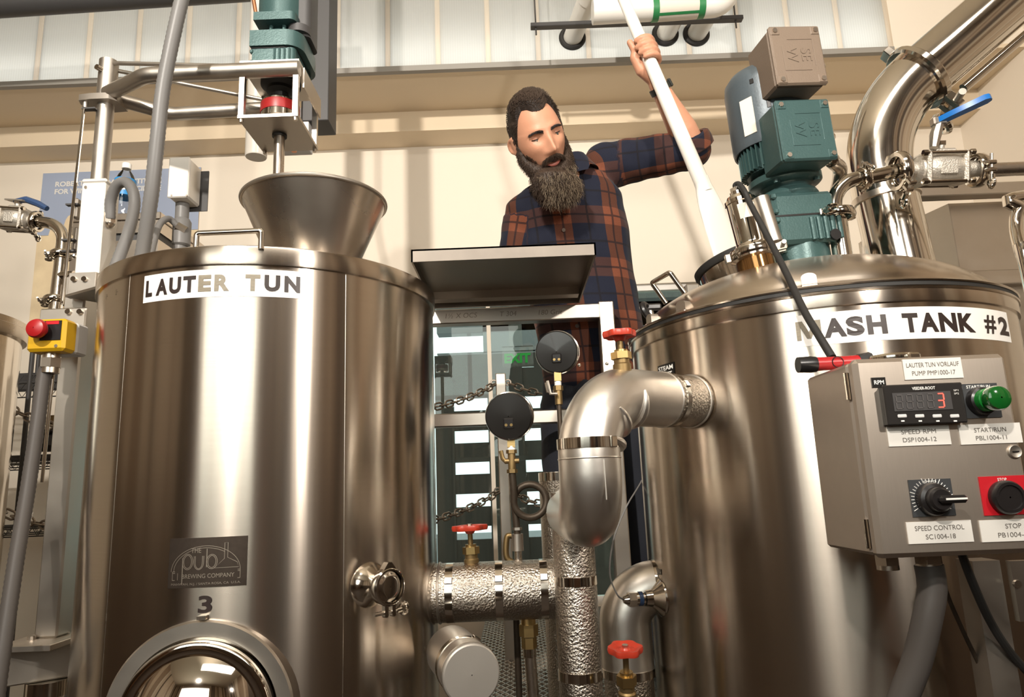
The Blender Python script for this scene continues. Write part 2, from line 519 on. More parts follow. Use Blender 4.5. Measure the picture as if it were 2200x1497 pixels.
# stepped soffit under the clerestory
sf = MB()
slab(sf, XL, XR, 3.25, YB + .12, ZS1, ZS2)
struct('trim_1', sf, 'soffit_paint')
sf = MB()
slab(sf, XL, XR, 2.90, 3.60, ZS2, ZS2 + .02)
struct('trim_2', sf, 'soffit_paint')
struct('trim_3', slab(MB(), XL, 1.80, 2.875, 2.902, ZS2 - .014, ZS2 + .012), 'trim_grey')
struct('wall_back_upper', slab(MB(), 1.80, XR, 2.90, 3.0, ZS2 + .02, ZC), 'wall_paint')
struct('wall_cavity', slab(MB(), XL, 1.9, 3.50, 3.6, ZS2 + .02, ZC), 'white_paint')
struct('wall_left', slab(MB(), XL - .1, XL, YF, YB, 0, ZC), 'wall_paint')
struct('wall_right', slab(MB(), XR, XR + .1, YF, YB, 0, ZC), 'wall_paint')
# wall behind the camera: dark below, three tall windows
wf = MB()
spans = [(-2.9, .1)]
x = XL
for a, b in spans:
    slab(wf, x, a, YF - .1, YF, 0, ZC); slab(wf, a, b, YF - .1, YF, 0, 1.7); slab(wf, a, b, YF - .1, YF, 3.75, ZC); x = b
slab(wf, x, XR, YF - .1, YF, 0, ZC)
struct('wall_front', wf, 'front_wall_paint')
n = 3
for a, b in spans:
    fr = MB()
    for xx in (a + .03, a + .75, a + 1.5, a + 2.25, b - .03): slab(fr, xx - .03, xx + .03, YF - .06, YF + .02, 1.7, 3.75)
    for zz in (1.73, 2.7, 3.72): slab(fr, a, b, YF - .06, YF + .02, zz - .03, zz + .03)
    w_ = struct('window_%d' % n, fr, 'dark_grey')
    obj('pane', slab(MB(), a, b, YF - .03, YF - .024, 1.7, 3.75), 'window_glass', w_)
    n += 1
# clerestory of translucent sheets, one pane between every two mullions
cz0, cz1 = ZS2 + .012, ZC
polycarbonate('joint_strip', (.98, .93, .86), (.66, .61, .53))
cl = struct('window_2', slab(MB(), XL, 1.80, 2.99, 3.03, ZC - .06, ZC), 'white_paint')
xs = [1.80 - .232 * k for k in range(26)]
for k in range(25):
    a, b = xs[k + 1], xs[k]
    obj('pane', slab(MB(), a + .011, b - .011, 2.90, 2.910, cz0, cz1), 'polycarbonate', cl)
for k in range(26):
    obj('joint_strip', slab(MB(), xs[k] - .011, xs[k] + .011, 2.897, 2.911, cz0, cz1), 'joint_strip', cl)

# big window behind the railing: frame and glass
fr = MB()
slab(fr, WX0, WX0 + .03, YB + .02, YB + .07, WZ0, WZ1); slab(fr, WX1 - .03, WX1, YB + .02, YB + .07, WZ0, WZ1)
slab(fr, WX0, WX1, YB + .02, YB + .07, WZ1 - .03, WZ1); slab(fr, WX0, WX1, YB + .02, YB + .07, WZ0, WZ0 + .04)
w1 = struct('window_1', fr, 'white_paint')
obj('pane', slab(MB(), WX0 + .03, -.125, YB + .04, YB + .048, WZ0 + .04, WZ1 - .03), 'window_glass', w1)
obj('pane', slab(MB(), -.105, WX1 - .03, YB + .04, YB + .048, WZ0 + .04, WZ1 - .03), 'window_glass', w1)
obj('mullion', slab(MB(), -.125, -.105, YB + .03, YB + .06, WZ0 + .04, WZ1 - .03), 'wall_paint', w1)

# raised deck the brewer stands on
DZ = CZ - .56
deck = struct('floor_deck', slab(slab(MB(), -.16, 1.02, 1.98, YB, DZ - .05, DZ), -.16, .27, 1.66, 1.98, DZ - .05, DZ), 'deck_grating')
gr = MB()
for s_ in (-1, 1):
    for k in range(-60, 120):
        x0 = -.16 + k * .026; 
        p0, p1 = V((x0, 1.67, DZ + .001)), V((x0 + s_ * 1.0, 1.67 + 1.7, DZ + .001))
        # keep the bars on the deck
        d_ = p1 - p0; t0_, t1_ = 0.0, 1.0
        lo, hi = -.155, .265
        if abs(d_.x) > 1e-6:
            ta, tb = (lo - p0.x) / d_.x, (hi - p0.x) / d_.x
            t0_, t1_ = max(t0_, min(ta, tb)), min(t1_, max(ta, tb))
        if t1_ - t0_ < .01: continue
        a_, b_ = p0 + d_ * t0_, p0 + d_ * t1_
        X_, Y_, Z_ = frame_from(d_, V((0, 0, 1)))
        gr.add([a_ - Y_ * .003, a_ + Y_ * .003, b_ + Y_ * .003, b_ - Y_ * .003, a_ - Y_ * .0015 + V((0, 0, .006)), a_ + Y_ * .0015 + V((0, 0, .006)), b_ + Y_ * .0015 + V((0, 0, .006)), b_ - Y_ * .0015 + V((0, 0, .006))],
               [(4, 5, 6, 7), (0, 4, 7, 3), (5, 1, 2, 6)])
obj('grating_bars', gr, 'steel_dull', deck, kind='stuff')

# outside the window: ground, slatted screen, awning
struct('ground_outside', slab(MB(), -6, 7, YB + .2, 14, .45, .5), 'asphalt')
fence = thing('slatted_screen', 'dark brown slatted screen with bright gaps outside the window', 'screen', (0, 5.6, .5))
FY = 5.6
for px0, px1 in ((938, 978), (1052, 1130), (1200, 1330)):
    a, b = at(px0, 1000, FY).x, at(px1, 1000, FY).x
    obj('post', slab(MB(), a, b, FY - .03, FY + .03, .5, CZ + 1.0), 'fence_brown', fence)
a, b = at(938, 1000, FY).x, 3.0
rows = [(853, 880), (922, 949), (990, 1016), (1058, 1086), (1128, 1156)]
edges = [760] + [y for r in rows for y in r] + [1300]
for k in range(0, len(edges), 2):
    z1, z0 = at(1080, edges[k], FY).z, at(1080, edges[k + 1], FY).z
    obj('slat', slab(MB(), a, b, FY - .02, FY + .02, z0, z1), 'fence_brown', fence)
aw = slab(MB(), at(940, 800, 7).x, 4, 7.0, 7.2, at(1000, 760, 7).z, at(1000, 757, 7).z)
slab(aw, at(940, 800, 7).x, 4, 7.0, 7.2, at(1000, 714, 7).z, at(1000, 640, 7).z)
slab(aw, at(1040, 800, 7).x, 4, 7.0, 7.2, at(1000, 780, 7).z, at(1000, 640, 7).z)
single('shade_wall', aw, 'mid_grey', 'grey wall beyond the slatted screen with a bright opening', 'wall')
# far green exit sign hanging beyond the glass
EY = 4.6
e0, e1 = at(1086, 783, EY), at(1136, 758, EY)
ex = thing('exit_sign', 'green EXIT sign seen dimly through the window glass', 'sign', (e0 + e1) / 2)
obj('housing', slab(MB(), e0.x - .02, e1.x + .03, EY, EY + .03, e0.z - .02, e1.z + .05), 'clear_plastic', ex)
c_ = (e0 + e1) / 2
obj('lettering', text_mb('EXIT', .085, mat4(V((c_.x, EY - .003, c_.z)), V((1, 0, 0)), V((0, 0, 1)), V((0, -1, 0))), bold=.004), 'exit_green', ex)
obj('hanger', slab(MB(), c_.x - .05, c_.x + .04, EY, EY + .03, e1.z + .05, e1.z + .35), 'clear_plastic', ex)

struct('porch_beam', slab(MB(), -1.5, 2.5, EY - .03, EY + .06, e1.z + .34, e1.z + .48), 'mid_grey')
# added unseen cupboards behind the camera, giving the steel streaks to mirror
for i, (xx, ww, hh, mm, lb) in enumerate(((-3.0, .5, 2.1, 'wood_brown', 'tall brown wooden cupboard against the wall behind the camera'), (.6, .55, 2.2, 'wood_brown', 'brown wooden cupboard right of the window behind the camera'),
                                    (2.02, .5, 2.0, 'dark_grey', 'dark grey metal cabinet in the corner behind the camera'))):
    t = thing('cupboard', lb, 'cupboard', (xx, YF + .3, 0))
    obj('body', slab(MB(), xx - ww / 2, xx + ww / 2, YF + .08, YF + .42, 0, hh), mm, t)
    obj('door', slab(MB(), xx - ww / 2 + .02, xx + ww / 2 - .02, YF + .42, YF + .44, .05, hh - .05), mm, t)
    obj('handle', MB().cyl((xx + ww * .3, YF + .46, 1.0), (xx + ww * .3, YF + .46, 1.15), .008), 'steel', t)
# added unseen boarding behind the camera, dark below, to streak the tank reflections
tones = ['board_dark', 'board_mid', 'board_tan', 'board_cream']
pmat('board_dark', (.10, .068, .046), .5, noise_amt=.2, noise_scale=4); pmat('board_mid', (.36, .26, .18), .5, noise_amt=.2, noise_scale=4)
pmat('board_tan', (.62, .50, .38), .55, noise_amt=.1, noise_scale=4); pmat('board_cream', (.72, .62, .50), .6)
rb = random.Random(11)
def boards(parent, axis, a, b, face, zlo, zhi, wmin, wmax, weights):
    x = a
    while x < b - .03:
        w_ = min(rb.uniform(wmin, wmax), b - x); d_ = rb.uniform(.012, .05)
        mm_ = rb.choices(tones, weights)[0]
        if axis == 'x': g = slab(MB(), x, x + w_ - .006, face, face + d_, zlo, zhi)
        elif axis == 'l': g = slab(MB(), face, face + d_, x, x + w_ - .006, zlo, zhi)
        else: g = slab(MB(), face - d_, face, x, x + w_ - .006, zlo, zhi)
        obj('board', g, mm_, parent); x += w_
bdp = tag(obj('wall_front_boards', slab(MB(), XL, XR, YF + .001, YF + .004, 0, 1.66), 'board_dark'), kind='structure')
edges_ = [XL] + [v_ for s_ in spans for v_ in s_] + [XR]
for k in range(0, len(edges_), 2):
    boards(bdp, 'x', edges_[k] + .01, edges_[k + 1] - .01, YF + .004, 1.75, ZC - .05, .03, .16, (2, 4, 4, 1))
for a, b in spans: boards(bdp, 'x', a, b, YF + .004, .05, 1.66, .1, .4, (6, 2, 0, 0))
bdl = tag(obj('wall_left_boards', slab(MB(), XL + .001, XL + .004, YF, 1.2, 0, 1.5), 'board_dark'), kind='structure')
boards(bdl, 'l', YF + .1, 1.2, XL + .004, 1.5, ZC - .05, .05, .28, (2, 4, 4, 2))
bdr = tag(obj('wall_right_boards', slab(MB(), XR - .004, XR - .001, YF, 1.6, 0, 1.5), 'board_dark'), kind='structure')
boards(bdr, 'r', YF + .1, 1.6, XR - .004, 1.5, ZC - .05, .05, .28, (2, 4, 4, 2))

def hit_cyl(px, py, c, R):
    d = ray(px, py); ox, oy = CAM.x - c[0], CAM.y - c[1]
    A = d.x ** 2 + d.y ** 2; B = 2 * (ox * d.x + oy * d.y); D = ox * ox + oy * oy - R * R
    q = B * B - 4 * A * D
    t = (-B - math.sqrt(max(q, 0))) / (2 * A)
    p = CAM + d * t
    return p, math.atan2(p.y - c[1], p.x - c[0])
# ------------------------------------------------------------------ lauter tun
C1, R1 = (-.543, 1.574), .36
Z1b, Z1t = CZ + .417, CZ + .4555
T1B = CZ - .78
lt = thing('lauter_tun', 'tall stainless lauter tun with a faded LAUTER TUN sign and flat lid', 'tank', (C1[0], C1[1], 0))
o1 = (C1[0], C1[1], 0)
obj('body', MB().lathe([(.02, T1B - .06), (R1 * .8, T1B - .04), (R1, T1B), (R1, Z1b + .004)], o1, seg=160), 'tank_steel', lt)
obj('lid_band', MB().lathe([(R1 - .002, Z1b), (R1 + .0045, Z1b), (R1 + .0052, Z1b + .002), (R1 + .0052, Z1t - .008), (R1 + .004, Z1t - .0035), (R1 - .001, Z1t - .0006), (R1 - .006, Z1t), (.01, Z1t + .004)], o1, seg=160), 'tank_steel', lt)
for k in range(3):
    a = 2 * PI * k / 3 + .5
    p = V((C1[0] + .3 * math.cos(a), C1[1] + .3 * math.sin(a), 0))
    obj('leg', MB().cyl(p, p + V((0, 0, T1B)), .03), 'steel', lt)
# weld seam strips up the jacket
for px, py in ((742, 760), (268, 760)):
    p, a = hit_cyl(px, py, C1, R1)
    q = MB(); n_ = V((math.cos(a), math.sin(a), 0)); t_ = V((-math.sin(a), math.cos(a), 0))
    q.tube([V((p.x, p.y, T1B)) - n_ * .0004, V((p.x, p.y, Z1b)) - n_ * .0004], .0008, 6)
    obj('weld_seam', q, 'steel', lt)
# riveted tabs by the sign
for px, py in ((229, 637), (250, 627)):
    p, a = hit_cyl(px, py, C1, R1)
    fn = bend(C1, R1, a, p.z)
    obj('stamp', text_mb('*|*', .011, None, fn=lambda q: fn(V((-q.y * .7, q.x, .0008)))), 'steel_dirty', lt)
# the sign, wrapped on the wall of the tank
pl, al = hit_cyl(310, 619, C1, R1); pr_, ar = hit_cyl(654, 606, C1, R1)
am, W1 = (al + ar) / 2, abs(ar - al) * R1
ptop, _ = hit_cyl(480, 578, C1, R1); pbot, _ = hit_cyl(480, 637, C1, R1)
zm, H1 = (ptop.z + pbot.z) / 2, ptop.z - pbot.z
fn1 = bend(C1, R1, am, zm)
sg = obj('sign', sheet(W1, H1, fn1, .0008), 'white_sticker', lt, label='white strip sign reading LAUTER TUN')
def letters(txts, W, H, fn, parent, size, bold, sxs=1.0):
    for (s_, xc, mat_, wd) in txts:
        if s_ == 'M':
            mb = MB().add([V((x_, y_, 0)) for x_, y_ in ((0, 0), (0, 1), (.27, 1), (.5, .40), (.73, 1), (1, 1), (1, 0), (.82, 0), (.82, .70), (.58, .06), (.42, .06), (.18, .70), (.18, 0))],
                          [(0, 1, 11, 12), (1, 2, 11), (2, 3, 10, 11), (3, 9, 10), (3, 4, 8, 9), (4, 5, 8), (5, 6, 7, 8)])
        else:
            mb = text_mb(s_, size, None, bold=bold if s_ != '#' else .002, fn=lambda q: q)
        xs_ = [p.x for p in mb.v]; ys_ = [p.y for p in mb.v]
        k = wd * W / (max(xs_) - min(xs_)); xm = (max(xs_) + min(xs_)) / 2
        ky = .60 * H / (max(ys_) - min(ys_)) ; ym = (max(ys_) + min(ys_)) / 2
        mb.v = [fn(V(((xc - .5) * W + (p.x - xm) * k, (p.y - ym) * ky, .0016))) for p in mb.v]
        obj('letter', mb, mat_, parent, sharp=None)
# centres and widths along the strip measured as fractions
letters([('L', .045, 'ink_black', .05), ('A', .14, 'ink_black', .082), ('U', .232, 'ink_black', .078), ('T', .325, 'ink_black', .08), ('E', .42, 'ink_faded', .078), ('R', .522, 'ink_faded', .088),
         ('T', .70, 'ink_faded', .085), ('U', .812, 'ink_black', .09), ('N', .928, 'ink_black', .092)], W1, H1, fn1, sg, .1, .0048)
# maker's plate
p0, a0 = hit_cyl(364, 1207, C1, R1); p1, a1 = hit_cyl(531, 1207, C1, R1)
am, PW = (a0 + a1) / 2, abs(a1 - a0) * R1
pt, _ = hit_cyl(448, 1154, C1, R1); pb, _ = hit_cyl(448, 1261, C1, R1)
zm, PH = (pt.z + pb.z) / 2, pt.z - pb.z
fnp = bend(C1, R1, am, zm)
plate = obj('nameplate', sheet(PW, PH, fnp, .0012), 'nameplate_dark', lt, label='dark engraved plate of the brewing equipment maker')
def strip2d(poly, wd, fn, closed=False, zz=.0018):
    """thin raised line along a 2D polyline on the bent sheet"""
    mb = MB(); P = [V((*p, 0)) for p in poly]
    n = len(P)
    L_, R_ = [], []
    for i in range(n):
        a = P[(i - 1) % n if closed else max(0, i - 1)]; b = P[(i + 1) % n if closed else min(n - 1, i + 1)]
        d = (b - a).normalized(); q = V((-d.y, d.x, 0)) * wd / 2
        L_.append(fn(P[i] + q + V((0, 0, zz)))); R_.append(fn(P[i] - q + V((0, 0, zz))))
    if closed: L_.append(L_[0]); R_.append(R_[0])
    mb.grid([R_, L_])
    return mb
def arc(cx, cy, rx, ry, a0, a1, n=28):
    return [(cx + rx * math.cos(a0 + (a1 - a0) * k / n), cy + ry * math.sin(a0 + (a1 - a0) * k / n)) for k in range(n + 1)]
u, v = PW, PH
em = MB()
def addmb(a, b):
    n = len(a.v); a.v += b.v; a.f += [tuple(i + n for i in f) for f in b.f]
ln = .0008
for rx, ry in ((.44 * u, .50 * v), (.405 * u, .46 * v)):
    addmb(em, strip2d(arc(-.02 * u, -.17 * v, rx, ry, PI, .93 if rx < .42 * u else .0, 30), ln, fnp))
for yy in (-.17, -.20, -.34):
    addmb(em, strip2d([(-.44 * u, yy * v), (.42 * u, yy * v)], ln, fnp))
addmb(em, strip2d([(-.44 * u, -.17 * v), (-.44 * u, -.34 * v)], ln, fnp)); addmb(em, strip2d([(.42 * u, -.17 * v), (.42 * u, -.34 * v)], ln, fnp))
addmb(em, strip2d([(-.37 * u, -.2 * v), (-.37 * u, -.34 * v)], ln, fnp))
# the flask-like kettle outline on the right of the emblem
addmb(em, strip2d([(.10 * u, -.12 * v), (.22 * u, .06 * v), (.22 * u, .38 * v), (.26 * u, .38 * v), (.26 * u, .08 * v), (.38 * u, -.02 * v), (.40 * u, -.12 * v)], ln, fnp, True))
# big rounded word with long strokes
def word_strokes(mb):
    wd = .0009
    bx = -.31 * u
    addmb(mb, strip2d([(bx, .10 * v), (bx, -.42 * v)], wd * 1.6, fnp))
    addmb(mb, strip2d(arc(bx + .065 * u, .02 * v, .05 * u, .13 * v, 0, 2 * PI), wd, fnp)); addmb(mb, strip2d(arc(bx + .065 * u, .02 * v, .068 * u, .155 * v, 0, 2 * PI), wd, fnp))
    for r_ in (.045, .062):
        addmb(mb, strip2d([(bx + .21 * u - r_ * u, .13 * v)] + arc(bx + .21 * u, 0, r_ * u, (.08 + r_) * v, PI, 2 * PI, 14) + [(bx + .21 * u + r_ * u, .13 * v)], wd, fnp))
    addmb(mb, strip2d([(bx + .31 * u, .27 * v), (bx + .31 * u, -.1 * v)], wd * 1.4, fnp))
    addmb(mb, strip2d(arc(bx + .375 * u, .01 * v, .05 * u, .12 * v, 0, 2 * PI), wd, fnp)); addmb(mb, strip2d(arc(bx + .375 * u, .01 * v, .068 * u, .145 * v, 0, 2 * PI), wd, fnp))
word_strokes(em)
obj('emblem', em, 'nameplate_light', plate, sharp=None)
def fitted_text(s_, xc, yc, wd, ht, fn, zz, bold=0.0, sz=.05):
    mb = text_mb(s_, sz, None, bold=bold, fn=lambda q: q)
    xs_ = [p.x for p in mb.v]; ys_ = [p.y for p in mb.v]
    kx, ky = wd / (max(xs_) - min(xs_)), ht / (max(ys_) - min(ys_)); xm, ym = (max(xs_) + min(xs_)) / 2, (max(ys_) + min(ys_)) / 2
    mb.v = [fn(V((xc + (p.x - xm) * kx, yc + (p.y - ym) * ky, zz))) for p in mb.v]
    return mb
obj('lettering', fitted_text('THE', -.14 * u, .245 * v, .13 * u, .10 * v, fnp, .0019), 'nameplate_light', plate, sharp=None)
obj('lettering', fitted_text('BREWING COMPANY', .02 * u, -.27 * v, .66 * u, .085 * v, fnp, .0019), 'nameplate_light', plate, sharp=None)
obj('lettering', fitted_text('MAHWAH, N.J. / SANTA ROSA, CA  U.S.A.', -.01 * u, -.43 * v, .88 * u, .06 * v, fnp, .0019), 'nameplate_light', plate, sharp=None)
# painted number
p3, a3 = hit_cyl(441, 1298, C1, R1)
pa, _ = hit_cyl(441, 1279, C1, R1); pb, _ = hit_cyl(441, 1317, C1, R1)
obj('number', fitted_text('3', 0, 0, .0225, pa.z - pb.z, bend(C1, R1, a3, p3.z), .0014, bold=.0014), 'ink_black', lt, sharp=None)
# manway: flange ring and mirror-bright bulged door
pm, amw = hit_cyl(428, 1546, C1, R1)
nm = V((math.cos(amw), math.sin(amw), 0)); c0 = V((C1[0], C1[1], pm.z)) + nm * (R1 + .006)
obj('manway_flange', MB().lathe([(.128, -.075), (.153, -.075), (.153, -.002), (.150, .002), (.128, .002), (.124, -.01)], c0, nm, 72), 'steel_plate', lt)
md = obj('manway_door', MB().lathe([(.121, -.02), (.124, .004), (.124, .012), (.121, .017), (.114, .019), (.106, .0165), (.102, .017), (.09, .028), (.07, .041), (.045, .050), (.02, .0545), (.001, .055)], c0 + nm * .004, nm, 96), 'steel_mirror', lt)
obj('hinge_tab', MB().box(c0 + nm * .0 + V((0, 0, .157)), (.014, .012, .006)), 'steel', lt)
# tri-clamp port
pp, ap = hit_cyl(795, 1256, C1, R1)
npn = V((math.cos(ap), math.sin(ap), 0)); q0 = V((pp.x, pp.y, pp.z))
pn = obj('port_nozzle', MB().lathe([(.043, -.012), (.040, .001), (.0345, .008), (.0265, .020), (.0225, .034), (.0225, .047)], q0, npn, 40), 'steel_polished', lt)
qc = q0 + npn * .052
cl_ = obj('clamp', MB().lathe([(.0275, -.006), (.0325, -.0065), (.0335, -.004), (.0335, .006), (.0305, .0085), (.0275, .0085)], qc, npn, 40), 'steel_polished', lt)
obj('cap', MB().lathe([(.0275, .006), (.024, .0065), (.021, .0085), (.016, .009), (.001, .009)], qc, npn, 40), 'steel_polished', lt)
X_, Y_, Z_ = frame_from(npn, V((0, 0, 1)))
obj('clamp_hinge', MB(mat4(qc, Y_, X_, npn)).prism([(-.014, .029), (-.004, .042), (.004, .042), (.014, .029)], -.006, .0075), 'steel_polished', lt)
g = MB(mat4(qc, Y_, X_, npn))
g.box((-.010, -.040, .001), (.008, .022, .013), bev=.002); g.box((.006, -.040, .001), (.008, .022, .013), bev=.002)
obj('clamp_lugs', g, 'steel_polished', lt)
obj('clamp_bolt', MB(mat4(qc, Y_, X_, npn)).cyl((-.022, -.043, .001), (.03, -.043, .001), .0036, seg=12), 'steel', lt)
g = MB(mat4(qc, Y_, X_, npn)).torus((-.035, -.041, .001), (0, 0, 1), .0085, .004, 24, 8)
g.cyl((-.018, -.043, .001), (-.028, -.042, .001), .006, seg=14)
obj('wing_nut', g, 'steel_polished', lt)
# lid handle
h0, h1 = atz(421, 530, Z1t), atz(561, 524, Z1t)
hh = V((0, 0, .026))
obj('lid_handle', MB().tube(fillet_path([h0 - V((0, 0, .01)), h0 + hh, h1 + hh, h1 - V((0, 0, .01))], .006, 5), .0052, 12), 'steel_polished', lt)

# grain hopper on the lid
hc = at(677, 430, 1.42); hz = atz(690, 366, CZ + .60)
HX, HY = hc.x, 1.42
hzt = at(690, 367, HY - .15).z
hp = thing('grain_hopper', 'wide conical steel hopper standing on the lauter tun lid', 'hopper', (HX, HY, Z1t))
obj('cone', MB().lathe([(.083, Z1t + .004), (.1495, hzt - .006), (.1475, hzt - .004), (.081, Z1t + .006)], (HX, HY, 0), seg=96), 'steel', hp)
obj('rolled_rim', MB().torus((HX, HY, hzt - .004), (0, 0, 1), .1505, .0042, 96, 10), 'steel_dull', hp)
obj('base_ring', MB().lathe([(.084, Z1t + .0035), (.090, Z1t + .0035), (.090, Z1t + .012), (.084, Z1t + .012)], (HX, HY, 0), seg=64), 'steel_dull', hp)
g0 = V((HX, HY, Z1t + .012)) + V((-.07, -.045, 0))
obj('gusset', MB().tube([g0, g0 + V((-.018, -.01, .05))], .0015, 6), 'steel_dull', hp)

# ------------------------------------------------------------------ mash tank
C2, R2 = (.684, 1.591), .40
Z2b, Z2t = CZ + .292, CZ + .3277
T2B = CZ - .78
mt_ = thing('mash_tank', 'stainless mash tank with a domed lid and MASH TANK #2 sign', 'tank', (C2[0], C2[1], 0))
o2 = (C2[0], C2[1], 0)
obj('body', MB().lathe([(.02, T2B - .06), (R2 * .8, T2B - .04), (R2, T2B), (R2, Z2b + .02)], o2, seg=180), 'tank_steel', mt_)
obj('rim_band', MB().lathe([(R2 - .002, Z2b), (R2 + .0045, Z2b), (R2 + .005, Z2b + .0015), (R2 + .005, Z2t - .0135), (R2 + .0035, Z2t - .012), (R2 + .007, Z2t - .011), (R2 + .008, Z2t - .008), (R2 - .02, Z2t - .006)], o2, seg=180), 'tank_steel', mt_)
obj('gasket', MB().lathe([(R2 - .03, Z2t - .0065), (R2 + .0055, Z2t - .0065), (R2 + .0055, Z2t + .0005), (R2 - .03, Z2t + .0005)], o2, seg=180), 'black_rubber', mt_)
DH = .130
prof = [(R2 - .01, Z2t + .0005), (R2 + .007, Z2t + .0005), (R2 + .009, Z2t + .003), (R2 + .007, Z2t + .0055), (R2 - .010, Z2t + .007), (R2 - .018, Z2t + .012)]
for k in range(1, 25):
    t = k / 24
    r = (R2 - .02) * math.cos(t * PI / 2)
    prof.append((max(r, .001), Z2t + .012 + DH * math.sin(t * PI / 2) ** 1.25))
obj('dome_lid', MB().lathe(prof, o2, seg=180), 'tank_steel', mt_)
def dome_z(r):
    r = min(r, R2 - .021); t = math.acos(r / (R2 - .02))
    return Z2t + .012 + DH * math.sin(t) ** 1.25
for k in range(3):
    a = 2 * PI * k / 3 + .2
    p = V((C2[0] + .34 * math.cos(a), C2[1] + .34 * math.sin(a), 0))
    obj('leg', MB().cyl(p, p + V((0, 0, T2B)), .03), 'steel', mt_)
# lugs on the lid's edge
def lug(px, py, w_, h_):
    p = atz(px, py, Z2t + .004)
    d = V((p.x - C2[0], p.y - C2[1], 0)).normalized()
    b = V((C2[0], C2[1], Z2t + .004)) + d * (R2 - .016)
    X, Y, Z = frame_from(V((0, 0, 1)), d)
    g = MB(mat4(b, X, Y, Z))
    q = []
    for k in range(9):
        a = PI * k / 8
        q.append((w_ / 2 * math.cos(a), h_ - w_ * .3 + w_ * .3 * math.sin(a)))
    g2 = MB(mat4(b, Y, Z, X)).prism([(w_ / 2, 0)] + q + [(-w_ / 2, 0)], -.009, .009)
    L_ = obj('lug', g2, 'steel_plate', mt_)
    obj('lug_foot', MB(mat4(b, X, Y, Z)).box((.0, 0, .004), (.026, w_ * 1.15, .008), bev=.002), 'steel', L_)
for px, py in ((1741, 612), (1438, 672), (1365, 702)):
    lug(px, py, .026, .029)
a_ = [-.55, .15, .9, 1.7, 2.5]
for a in a_:
    b = V((C2[0] + (R2 - .016) * math.cos(a), C2[1] + (R2 - .016) * math.sin(a), Z2t + .004))
    d = V((math.cos(a), math.sin(a), 0)); Y = V((-math.sin(a), math.cos(a), 0))
    obj('lug', MB(mat4(b, Y, V((0, 0, 1)), d)).prism([(.013, 0), (.013, .022), (.008, .028), (-.008, .028), (-.013, .022), (-.013, 0)], -.009, .009), 'steel_plate', mt_)
# dome handle
s0, s1 = atz(1428, 640, CZ + .37), atz(1472, 618, CZ + .385)
ha = V((C2[0] - .30, C2[1] - .06, 0)); hb = V((C2[0] - .225, C2[1] - .12, 0))
ha = at(1430, 640, 1.50); hb = at(1470, 618, 1.455)
tip = (hb - ha).cross(V((0, 0, 1))).normalized()
up = V((-.028, 0, .036))
obj('lid_handle', MB().tube(fillet_path([ha - V((0, 0, .012)), ha + up, hb + up, hb - V((0, 0, .012))], .005, 5), .0055, 12), 'steel_polished', mt_)
# sign
pl, al = hit_cyl(1704, 706, C2, R2); pr_, ar = hit_cyl(2166, 700, C2, R2)
am, W2 = (al + ar) / 2, abs(ar - al) * R2
ptop, _ = hit_cyl(1930, 660, C2, R2); pbot, _ = hit_cyl(1930, 729, C2, R2)
zm, H2 = (ptop.z + pbot.z) / 2, ptop.z - pbot.z
fn2 = bend(C2, R2, am, zm)
sg = obj('sign', sheet(W2, H2, fn2, .0008, 40), 'white_sticker', mt_, label='white strip sign reading MASH TANK #2')
def frac(px):
    _, a = hit_cyl(px, 705, C2, R2)
    return abs(a - al) * R2 / W2
def let2(s_, x0, x1, mat_):
    f0, f1 = frac(x0), frac(x1)
    return (s_, (f0 + f1) / 2, mat_, f1 - f0)
letters([let2('M', 1710, 1764, 'ink_faded'), let2('A', 1769, 1818, 'ink_black'), let2('S', 1818, 1857, 'ink_black'), let2('H', 1863, 1906, 'ink_black'), let2('T', 1940, 1974, 'ink_black'),
         let2('A', 1977, 2016, 'ink_black'), let2('N', 2019, 2056, 'ink_black'), let2('K', 2060, 2094, 'ink_black'), let2('#', 2115, 2139, 'ink_black'), let2('2', 2145, 2164, 'ink_black')], W2, H2, fn2, sg, .1, .0048)
# STEAM INLET tag
ps, as_ = hit_cyl(1431, 797, C2, R2)
fs_ = bend(C2, R2, as_, ps.z)
p0, a0 = hit_cyl(1413, 797, C2, R2); p1, a1 = hit_cyl(1449, 797, C2, R2)
lw, lh = abs(a1 - a0) * R2, .030
st = obj('steam_label', sheet(lw, lh, fs_, .0008, 6), 'black_enamel', mt_, label='small black STEAM INLET label')
obj('lettering', fitted_text('STEAM', 0, .0062, lw * .85, .0095, fs_, .0014, bold=.001), 'white_ink', st, sharp=None)
obj('lettering', fitted_text('INLET', .0, -.0075, lw * .72, .0095, fs_, .0014, bold=.001), 'white_ink', st, sharp=None)
ps, as_ = hit_cyl(1412, 1226, C2, R2)
fs_ = bend(C2, R2, as_, ps.z)
st = obj('outlet_label', sheet(.05, .011, fs_, .0008, 6), 'black_enamel', mt_, label='narrow black label by the lower outlet')
# sensor boss on the left flank
pbs, abs_ = hit_cyl(1419, 1283, C2, R2)
nb = V((math.cos(abs_), math.sin(abs_), 0)); qb = V((pbs.x, pbs.y, pbs.z))
obj('sensor_boss', MB().lathe([(.040, -.006), (.038, .002), (.026, .012), (.018, .02), (.016, .034)], qb, nb, 32), 'steel_polished', mt_)
